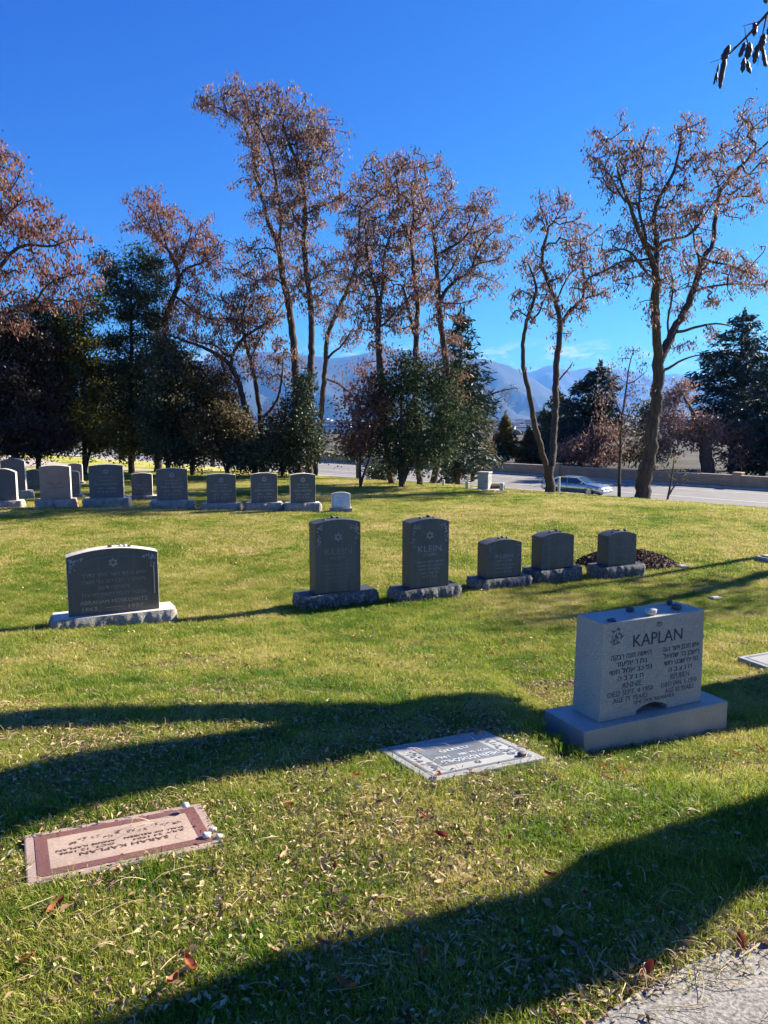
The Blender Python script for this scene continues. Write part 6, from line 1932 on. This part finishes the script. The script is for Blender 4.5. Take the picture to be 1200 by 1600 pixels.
white_post(730, 766, 0.26, 0.07, 'short white post left of the utility cabinet')
white_post(693, 762, 0.28, 0.05, 'short white post by the foot of the central locusts')
white_post(784, 770, 0.30, 0.07, 'short white post at the right end of the log')
white_post(873, 772, 0.66, 0.05, 'taller pale post beside the trunk of the forked locust')

# ------------------------------------------------------------------ mulch mound
pm = [hit(905, 872), hit(1066, 893)]
cm = hit(985, 886)
mx, my, mrx, mry, mh = cm.x, cm.y + 0.25, 0.86, 0.62, 0.24


def mound_h(x, y):
    q = ((x - mx) / mrx) ** 2 + ((y - my) / mry) ** 2
    return mh * np.clip(1 - q, 0, 1) ** 0.8


mo_root = empty('mulch_mound', (mx, my, tz(mx, my))); tag(mo_root, 'low mound of brown bark mulch behind the short dark headstones', 'mound')
nr, na = 12, 36
V = [(0, 0, mh)]
for i in range(1, nr + 1):
    for j in range(na):
        a = 2 * math.pi * j / na; f = i / nr
        x, y = mx + math.cos(a) * mrx * f, my + math.sin(a) * mry * f
        V.append((x - mx, y - my, tz(x, y) - tz(mx, my) + float(mound_h(x, y)) + random.uniform(-0.015, 0.015) - (0.05 if i == nr else 0)))
F3 = np.array([[0, 1 + j, 1 + (j + 1) % na] for j in range(na)])
F4 = np.array([[1 + i * na + j, 1 + (i + 1) * na + j, 1 + (i + 1) * na + (j + 1) % na, 1 + i * na + (j + 1) % na] for i in range(nr - 1) for j in range(na)])
link_mesh('soil', np_mesh('soil', V, [F3, F4], {'tint': np.full(len(V), 0.4)}), M['mulch'], mo_root)
g = np.random.default_rng(77)
n = 5200
a = g.uniform(0, 6.28, n); f = np.sqrt(g.uniform(0, 1, n)) * 1.06
cx_, cy_ = mx + np.cos(a) * mrx * f, my + np.sin(a) * mry * f
C = np.stack([cx_ - mx, cy_ - my, terrain(cx_, cy_) - tz(mx, my) + mound_h(cx_, cy_) + g.uniform(0.0, 0.02, n)], 1)
A = rand_unit(n, g) * np.array([1, 1, 0.45]); A /= np.linalg.norm(A, axis=1, keepdims=True)
Wd = np.cross(A, rand_unit(n, g)); Wd /= np.linalg.norm(Wd, axis=1, keepdims=True)
V, F, t = rhombs(C, A, Wd, g.uniform(0.03, 0.085, n), g.uniform(0.012, 0.03, n), g.uniform(0, 1, n))
o = link_mesh('bark_chips', np_mesh('bark_chips', V, F, {'tint': t}), M['mulch'], mo_root); o['kind'] = 'stuff'

# ================================================================== city in the valley
bmats = [plain('city_white', (0.72, 0.72, 0.70), 0.8, scale=0.05), plain('city_tan', (0.50, 0.42, 0.34), 0.8, scale=0.05), plain('city_brick', (0.30, 0.19, 0.15), 0.8, scale=0.05), plain('city_grey', (0.42, 0.43, 0.44), 0.8, scale=0.05)]
roof_m = plain('city_roof', (0.33, 0.33, 0.34), 0.9, scale=0.05)
win_m = plain('city_windows', (0.06, 0.07, 0.09), 0.2)
cb_list = [(774, 900, 44, 9, 0), (762, 1300, 60, 12, 3), (790, 1250, 50, 16, 0), (803, 1000, 42, 11, 0), (812, 1600, 90, 14, 3), (826, 1350, 70, 16, 1), (838, 1700, 80, 20, 0), (835, 1150, 46, 10, 1), (848, 1500, 36, 34, 2), (780, 1900, 110, 16, 0), (798, 2300, 140, 18, 3), (820, 2600, 150, 20, 0), (845, 2300, 120, 22, 3), (768, 2600, 150, 20, 1), (900, 1500, 60, 20, 0), (885, 1900, 80, 24, 1), (1030, 1700, 80, 24, 0), (1060, 2200, 90, 20, 3), (512, 1500, 80, 16, 0), (522, 1100, 50, 12, 0), (540, 1400, 90, 16, 3), (505, 2000, 120, 20, 0), (420, 1500, 100, 16, 0), (450, 2100, 120, 18, 3), (860, 2700, 130, 26, 0), (755, 1600, 70, 14, 0)]
for k, (px, D, w, h, mi) in enumerate(cb_list):
    x = (px - 600) / 1200 * D
    z = tz(x, D)
    rt = empty('building', (x, D, z), R(random.choice((0, 8, -12, 20))))
    tag(rt, 'pale low building of the distant valley city', 'building', 'buildings of the distant city')
    bm = bmesh.new()
    bm_box(bm, -w / 2, w / 2, -w * 0.3, w * 0.3, -12, h)
    bm_box(bm, -w * 0.2, w * 0.35, -w * 0.36, -w * 0.302, -12, h * 0.72)
    link_mesh('wall', bm_mesh('wall', bm), bmats[mi], rt)
    bm = bmesh.new()
    bm_box(bm, -w / 2 - 0.5, w / 2 + 0.5, -w * 0.3 - 0.5, w * 0.3 + 0.5, h + 0.02, h + 0.8)
    bm_box(bm, -w * 0.1, w * 0.12, -w * 0.1, w * 0.1, h + 0.82, h + 3.4)
    link_mesh('roof', bm_mesh('roof', bm), roof_m, rt)
    nf = max(1, int(h / 4.5))
    for q in range(nf):
        zz = (q + 0.5) * h / nf
        link_mesh('window_band', box_mesh('window_band', -w * 0.46, w * 0.46, -w * 0.3 - 0.25, -w * 0.3 - 0.05, zz - 0.9, zz + 0.9), win_m, rt) if mi in (0, 3) and q % 1 == 0 and h > 10 else None
# treetops between the buildings
g = np.random.default_rng(99)
n = 2600
D_ = g.uniform(800, 3200, n) ** 1.0
px_ = g.uniform(330, 1150, n)
x_ = (px_ - 600) / 1200 * D_
r_ = g.uniform(1.6, 3.6, n)
bmv, bmf, bmt = [], [], []
ico = bmesh.new(); bmesh.ops.create_icosphere(ico, subdivisions=1, radius=1.0)
iv = np.array([v.co[:] for v in ico.verts]); ifc = np.array([[v.index for v in f.verts] for f in ico.faces]); ico.free()
zz_ = terrain(x_, D_)
Vv = iv[None] * r_[:, None, None] * (1 + 0.25 * g.normal(size=(n, len(iv), 1))) * np.array([1, 1, 1.15]) + np.stack([x_, D_, zz_ + r_ * 0.8], 1)[:, None, :]
Ff = ifc[None] + (np.arange(n) * len(iv))[:, None, None]
o = link_mesh('city_trees', np_mesh('city_trees', Vv.reshape(-1, 3), Ff.reshape(-1, 3), {'tint': np.repeat(g.uniform(0, 1, n), len(iv))}), M['juniper'])
tag(o, 'mass of autumn treetops spread over the valley city', 'trees', kind='stuff')

# ================================================================== lawn: grass, litter
def in_foot(x, y, pad):
    m = np.zeros(len(x), bool)
    for (fx, fy, th, hw, hd) in FOOT:
        dx, dy = x - fx, y - fy
        u = dx * math.cos(th) + dy * math.sin(th); v = -dx * math.sin(th) + dy * math.cos(th)
        m |= (np.abs(u) < hw + pad) & (np.abs(v) < hd + pad)
    return m


pe = np.array([(p.x, p.y) for p in PATH_EDGE])


def on_path(x, y, pad=0.0):
    ye = np.interp(x, pe[:, 0], pe[:, 1])
    return (y < ye + pad) & (x > pe[0, 0] - 0.02)


def in_mound(x, y): return ((x - mx) / mrx) ** 2 + ((y - my) / mry) ** 2 < 0.95


def noise2(x, y, s, seed):
    g = np.random.default_rng(seed); r = np.zeros_like(x)
    for k in range(6):
        a = g.uniform(0, 6.28); f = s * (0.6 + 0.35 * k); ph = g.uniform(0, 6.28)
        r += np.sin((x * math.cos(a) + y * math.sin(a)) * f + ph + 1.3 * np.sin((x * math.sin(a) - y * math.cos(a)) * f * 0.7)) / 6
    return r


def tuft_mesh(name, n, rad, hgt, w, seed, lean=0.5, dead=0.0):
    """one patch of grass: n bent blades"""
    g = np.random.default_rng(seed)
    a = g.uniform(0, 6.28, n); r = rad * np.sqrt(g.uniform(0, 1, n))
    b = np.stack([np.cos(a) * r, np.sin(a) * r, np.zeros(n)], 1)
    d = g.uniform(0, 6.28, n); ln = np.abs(g.normal(0, lean, n))
    dirv = np.stack([np.cos(d), np.sin(d), np.zeros(n)], 1)
    h = hgt * g.uniform(0.45, 1.25, n)
    wd = np.stack([-np.sin(d + g.normal(0, 0.8, n)), np.cos(d), np.zeros(n)], 1) * (w * g.uniform(0.6, 1.3, n))[:, None]
    m_ = b + dirv * (h * ln * 0.35)[:, None] + np.array([0, 0, 1]) * (h * 0.6)[:, None]
    t_ = b + dirv * (h * ln * 1.15)[:, None] + np.array([0, 0, 1]) * (h * np.clip(1.05 - 0.28 * ln, 0.3, 1))[:, None]
    V = np.stack([b - wd, b + wd, m_ + wd * 0.8, m_ - wd * 0.8, t_], 1).reshape(-1, 3)
    V[:, 2] -= 0.004
    i = np.arange(n)[:, None] * 5
    F4 = i + np.array([[0, 1, 2, 3]]); F3 = i + np.array([[3, 2, 4]])
    tint = np.clip(g.uniform(0, 0.75, n) + (g.uniform(0, 1, n) < dead) * 0.5, 0, 1.2)
    me = np_mesh(name, V, [F4, F3], {'tint': np.repeat(tint, 5)})
    me.materials.append(M['grass'])
    return me


def instancer(name, pts, rot, scl, idx, meshes, label):
    col = bpy.data.collections.new(name + '_pieces')
    for k, me in enumerate(meshes):
        col.objects.link(bpy.data.objects.new('%s_piece_%02d' % (name, k), me))
    me = bpy.data.meshes.new(name)
    me.vertices.add(len(pts)); me.vertices.foreach_set('co', np.asarray(pts, dtype=np.float32).ravel())
    a = me.attributes.new('rot', 'FLOAT_VECTOR', 'POINT'); a.data.foreach_set('vector', np.asarray(rot, dtype=np.float32).ravel())
    a = me.attributes.new('scl', 'FLOAT', 'POINT'); a.data.foreach_set('value', np.asarray(scl, dtype=np.float32))
    a = me.attributes.new('idx', 'INT', 'POINT'); a.data.foreach_set('value', np.asarray(idx, dtype=np.int32))
    me.update()
    o = bpy.data.objects.new(name, me); COL.objects.link(o)
    ng = bpy.data.node_groups.new(name, 'GeometryNodeTree')
    ng.interface.new_socket('Geometry', in_out='INPUT', socket_type='NodeSocketGeometry')
    ng.interface.new_socket('Geometry', in_out='OUTPUT', socket_type='NodeSocketGeometry')
    gi, go = ng.nodes.new('NodeGroupInput'), ng.nodes.new('NodeGroupOutput')
    ci = ng.nodes.new('GeometryNodeCollectionInfo'); ci.inputs['Collection'].default_value = col
    ci.inputs['Separate Children'].default_value = True; ci.inputs['Reset Children'].default_value = True
    ip = ng.nodes.new('GeometryNodeInstanceOnPoints'); ip.inputs['Pick Instance'].default_value = True
    def attr(nm, ty):
        q = ng.nodes.new('GeometryNodeInputNamedAttribute'); q.data_type = ty; q.inputs['Name'].default_value = nm; return q.outputs[0]
    e2r = ng.nodes.new('FunctionNodeEulerToRotation')
    ng.links.new(attr('rot', 'FLOAT_VECTOR'), e2r.inputs[0]); ng.links.new(e2r.outputs[0], ip.inputs['Rotation'])
    ng.links.new(attr('scl', 'FLOAT'), ip.inputs['Scale']); ng.links.new(attr('idx', 'INT'), ip.inputs['Instance Index'])
    ng.links.new(gi.outputs[0], ip.inputs['Points']); ng.links.new(ci.outputs[0], ip.inputs['Instance']); ng.links.new(ip.outputs[0], go.inputs[0])
    md = o.modifiers.new('scatter', 'NODES'); md.node_group = ng
    tag(o, label, 'grass', kind='stuff')
    return o


def slope_rot(x, y, g):
    e = 0.15
    sx = (terrain(x + e, y) - terrain(x - e, y)) / (2 * e); sy = (terrain(x, y + e) - terrain(x, y - e)) / (2 * e)
    return np.stack([np.arctan(sy), -np.arctan(sx), g.uniform(0, 6.28, len(x))], 1)


def wedge(n, y0, y1, g, k=0.56, pad=0.5):
    """uniform points on the part of the lawn the camera sees"""
    y = np.sqrt(g.uniform(y0 ** 2, y1 ** 2, n)); x = g.uniform(-1, 1, n) * (k * y + pad)
    return x, y


g = np.random.default_rng(5)
tufts = [tuft_mesh('tuft', 300, 0.13, 0.030 + 0.006 * (k % 3), 0.0016, 300 + k, 0.75, 0.18) for k in range(6)]
x, y = wedge(4400, 1.25, 6.2, g)
x2, y2 = wedge(7200, 6.0, 12.5, g)
x, y = np.concatenate([x, x2]), np.concatenate([y, y2])
keep = ~in_foot(x, y, 0.075) & ~on_path(x, y, 0.025) & ~in_mound(x, y)
x, y = x[keep], y[keep]
big = sstep(5, 9, y)
sc = (0.75 + 0.35 * (noise2(x, y, 1.6, 8) + 0.6)) * g.uniform(0.75, 1.2, len(x)) * (1 + 0.25 * big)
instancer('grass', np.stack([x, y, terrain(x, y)], 1), slope_rot(x, y, g), sc, g.integers(0, 6, len(x)), tufts, 'short mixed green and straw grass of the near lawn')
tufts2 = [tuft_mesh('far_tuft', 420, 0.34, 0.05, 0.0045, 400 + k, 0.8, 0.2) for k in range(5)]
x, y = wedge(14000, 11.5, 36, g)
keep = ~in_foot(x, y, 0.2) & (x + y < 39) & ~in_mound(x, y)
x, y = x[keep], y[keep]
instancer('grass', np.stack([x, y, terrain(x, y)], 1), slope_rot(x, y, g), g.uniform(0.7, 1.25, len(x)), g.integers(0, 5, len(x)), tufts2, 'dry yellowish grass of the far lawn up to the trees')

# blades leaning over the edges of the markers, and a clean line along the bases
pts = []
for (fx, fy, th, hw, hd) in FOOT:
    if fy > 13: continue
    for _ in range(int((hw + hd) * 4 / 0.05)):
        if random.random() < hw / (hw + hd): u, v = random.uniform(-hw, hw), random.choice((-1, 1)) * (hd + random.uniform(0.03, 0.07))
        else: u, v = random.choice((-1, 1)) * (hw + random.uniform(0.03, 0.07)), random.uniform(-hd, hd)
        pts.append((fx + u * math.cos(th) - v * math.sin(th), fy + u * math.sin(th) + v * math.cos(th)))
pts = np.array(pts)
edge_t = [tuft_mesh('edge_tuft', 46, 0.045, 0.05, 0.0018, 500 + k, 0.7, 0.3) for k in range(4)]
instancer('grass', np.stack([pts[:, 0], pts[:, 1], terrain(pts[:, 0], pts[:, 1])], 1), slope_rot(pts[:, 0], pts[:, 1], g), g.uniform(0.6, 1.1, len(pts)), g.integers(0, 4, len(pts)), edge_t, 'untrimmed grass along the stone edges')


# fallen leaflets, thick in the foreground and thinning with distance
def litter(name, n, y0, y1, L, W, zoff, label, seed, thresh, shade=0.0):
    g = np.random.default_rng(seed)
    x, y = wedge(n, y0, y1, g)
    p = 0.60 + 1.2 * noise2(x, y, 2.2, 17) + 0.8 * noise2(x, y, 7.0, 18)
    # thicker drift along the path edge and before the near markers
    p += 0.5 * np.exp(-((x - 0.1) ** 2 / 1.2 + (y - 3.0) ** 2 / 0.8))
    ye = np.interp(x, pe[:, 0], pe[:, 1])
    p += 0.9 * np.exp(-((y - ye - 0.03) / 0.09) ** 2) * (x > pe[0, 0] - 0.1)
    keep = (g.uniform(0, 1, n) < np.clip(p - thresh, 0.06, 1)) & (~in_foot(x, y, 0.012) | (~in_foot(x, y, -0.02) & (g.uniform(0, 1, n) < 0.25))) & ~on_path(x, y, -0.12 - 0.0)
    keep &= ~(on_path(x, y, -0.02) & (g.uniform(0, 1, n) < 0.75))
    x, y = x[keep], y[keep]; n = len(x)
    C = np.stack([x, y, terrain(x, y) + g.uniform(0.004, zoff, n)], 1)
    C[in_foot(x, y, 0.0), 2] += MARK_Z
    C[on_path(x, y), 2] = terrain(x, y)[on_path(x, y)] + 0.028
    A = rand_unit(n, g) * np.array([1, 1, 0.55]); A /= np.linalg.norm(A, axis=1, keepdims=True)
    up = np.array([0, 0, 1.0]) + g.normal(size=(n, 3)) * 0.55
    Wd = np.cross(up, A); Wd /= np.linalg.norm(Wd, axis=1, keepdims=True)
    k = g.uniform(0.55, 1.3, n)
    V, F, t = rhombs(C, A, Wd, L * k, W * k * g.uniform(0.6, 1.3, n), np.clip(g.normal(0.55 + shade, 0.27, n), 0, 1), fold=0.35)
    o = link_mesh(name, np_mesh(name, V, F, {'tint': t}), M['litter']); tag(o, label, 'leaves', kind='stuff')


litter('leaf_litter', 135000, 1.3, 6.5, 0.026, 0.0095, 0.034, 'small tan leaflets strewn thickly over the near lawn', 61, 0.12)
litter('leaf_litter', 9000, 1.3, 8.0, 0.042, 0.019, 0.04, 'larger brown leaves mixed into the litter of the near lawn', 65, 0.15, -0.28)
litter('leaf_litter', 60000, 6.2, 20, 0.034, 0.016, 0.05, 'scattered tan leaflets on the middle of the lawn', 62, 0.25)

# dry leaf stalks lying in the grass and over the path
g = np.random.default_rng(63)
Vs, Fs, Ts = [], [], []
base_i = 0
nst = 900
x, y = wedge(nst, 1.3, 5.5, g)
xp = g.uniform(0.55, 1.7, 150); yp = np.interp(xp, pe[:, 0], pe[:, 1]) + g.normal(-0.08, 0.14, 150)
x, y = np.concatenate([x, xp]), np.concatenate([y, yp])
for i in range(len(x)):
    op = bool(on_path(x[i:i + 1], y[i:i + 1])[0])
    L_ = g.uniform(0.05, 0.17) * (1.1 if op else 1); a = g.uniform(0, 6.28); c = g.normal(0, 5.0)
    m = 7; s = np.linspace(0, L_, m)
    th_ = a + c * s
    qx = x[i] + np.cumsum(np.cos(th_)) * L_ / m; qy = y[i] + np.cumsum(np.sin(th_)) * L_ / m
    z0 = terrain(qx, qy)
    onp = on_path(qx, qy)
    arch = g.uniform(0.0, 0.03) * np.sin(np.linspace(0, math.pi, m))
    qz = z0 + np.where(onp, 0.0265, 0.035) + arch * np.where(onp, 0.35, 1.0)
    w = g.uniform(0.0007, 0.0014)
    T = np.stack([np.gradient(qx), np.gradient(qy), np.zeros(m)], 1); T /= np.linalg.norm(T, axis=1, keepdims=True)
    B = np.stack([-T[:, 1], T[:, 0], np.zeros(m)], 1)
    Q = np.stack([qx, qy, qz], 1)
    up = np.array([0, 0, 1.0])
    ring = np.stack([Q + B * w, Q + up * w * 1.4, Q - B * w], 1)
    Vs.append(ring.reshape(-1, 3))
    q = np.arange(m - 1)[:, None, None] * 3
    tri = np.array([[0, 1, 4, 3], [1, 2, 5, 4]])[None]
    Fs.append((q + tri).reshape(-1, 4) + base_i); Ts.append(np.full(m * 3, g.uniform(0, 1)))
    base_i += m * 3
o = link_mesh('leaf_stalks', np_mesh('leaf_stalks', np.vstack(Vs), np.vstack(Fs), {'tint': np.concatenate(Ts)}), M['straw'])
tag(o, 'thin curved straw-coloured leaf stalks scattered over grass and path', 'stalks', kind='stuff')


# larger single leaves
def big_leaf_mesh(seed, L, W, curl, tintv):
    g = random.Random(seed)
    nu, nv = 8, 4
    V, F = [], []
    for i in range(nu + 1):
        f = i / nu
        half = W * 0.5 * math.sin(math.pi * min(1, f * 0.94 + 0.03)) ** 0.75 * (1 + 0.12 * math.sin(9 * f + seed))
        for j in range(nv + 1):
            v = -1 + 2 * j / nv
            V.append(((f - 0.5) * L, v * half, curl * (abs(v) ** 1.6) * W * 0.45 + 0.18 * L * curl * (2 * f - 1) ** 2 + 0.02 * L * math.sin(7 * f + 3 * v + seed)))
    for i in range(nu):
        for j in range(nv):
            q = i * (nv + 1) + j
            F.append((q, q + nv + 1, q + nv + 2, q + 1))
    return np_mesh('leaf', V, np.array(F), {'tint': np.clip(tintv + np.array([0.25 * math.sin(v[0] * 90 + seed) for v in V]), 0, 1)}, smooth=True)


LM = []
for k in range(6):
    a = big_leaf_mesh(k, 0.052 + 0.006 * (k % 3), 0.026, 0.7 + 0.25 * (k % 2), 0.15 + 0.14 * k); a.materials.append(M['red_leaf'])
    b_ = big_leaf_mesh(k + 20, 0.058, 0.024, 0.5 + 0.3 * (k % 2), 0.2 + 0.12 * k); b_.materials.append(M['tan_leaf'])
    LM.append((a, b_))
single = [(690, 1318, 0, 'dark red curled leaf right of the sunlit lawn centre', 1.1), (873, 1478, 1, 'orange-tan upright leaf in the broad near shadow', 1.3), (88, 1432, 0, 'rust red leaf just below the pink marker', 1.2), (295, 1525, 0, 'red-brown curled leaf near the lower edge of the near shadow', 1.2), (524, 1367, 0, 'small bright red leaf in the middle of the sunlit lawn', 0.7), (558, 1222, 0, 'pinkish red leaf left of the light grey marker', 0.8), (686, 1393, 1, 'pale tan leaf at the upper rim of the near shadow', 0.9), (684, 1222, 0, 'brown leaf lying on the near edge of the light grey marker', 1.0), (245, 1170, 1, 'yellow tan leaf in the narrow sunlit gap between the shadow limbs', 1.0), (83, 1186, 1, 'yellow leaf in the sunlit gap at the far left', 1.0), (44, 1516, 0, 'dark curled leaf at the lower left edge', 0.9), (270, 1550, 0, 'orange leaf beside the red-brown one at the bottom', 0.9), (860, 1382, 0, 'dark leaf at the upper rim of the near shadow on the right', 1.0), (1185, 1178, 0, 'orange red leaf at the right edge below the monument', 0.9), (970, 1208, 0, 'orange brown leaf in the grass below the monument', 0.9), (942, 1205, 0, 'red leaf left of the orange brown one below the monument', 0.8), (660, 1515, 0, 'brown leaf deep in the near shadow', 1.2), (540, 1560, 0, 'wide brown leaf at the bottom centre in shadow', 1.2), (885, 1308, 0, 'small brown leaf on the bright grass right of centre', 0.7), (1010, 1535, 0, 'rust leaf where the near shadow meets the path', 1.1), (1160, 1490, 0, 'rust leaf on the path edge at the right', 1.1)]
for k, (px, py, kind_, lab, sc_) in enumerate(single):
    P = hit(px, py)
    o = bpy.data.objects.new('fallen_leaf', LM[k % 6][kind_]); COL.objects.link(o)
    o.location = (P.x, P.y, P.z + 0.034)
    o.rotation_euler = (random.uniform(-0.5, 0.5), random.uniform(-0.4, 0.4), random.uniform(0, 6.28))
    o.scale = (sc_,) * 3
    tag(o, lab, 'leaf')
g = np.random.default_rng(64)
x, y = wedge(170, 1.5, 8.5, g)
for i in range(len(x)):
    if in_foot(x[i:i + 1], y[i:i + 1], 0.02)[0] or on_path(x[i:i + 1], y[i:i + 1], 0.02)[0]: continue
    kind_ = int(g.uniform() < 0.55)
    o = bpy.data.objects.new('fallen_leaf', LM[int(g.integers(0, 6))][kind_]); COL.objects.link(o)
    o.location = (x[i], y[i], tz(x[i], y[i]) + 0.032)
    o.rotation_euler = (g.normal(0, 0.5), g.normal(0, 0.5), g.uniform(0, 6.28))
    o.scale = (float(g.uniform(0.55, 0.95)),) * 3
    if kind_: tag(o, 'ordinary small tan leaf lying loose on the lawn', 'leaf', 'small tan leaves on the lawn')
    else: tag(o, 'ordinary small red-brown leaf lying loose on the lawn', 'leaf', 'small red-brown leaves on the lawn')

# small carved and lettered pieces are read as one surface
for o in scene.objects:
    if o.name.split('.')[0] in ('inscription', 'corner_carving', 'carved_vine', 'carved_flowers', 'round_emblem'):
        o['kind'] = 'stuff'
    if o.name.split('.')[0] == 'headstone' and 'top_z' in o.keys():
        del o['top_z']
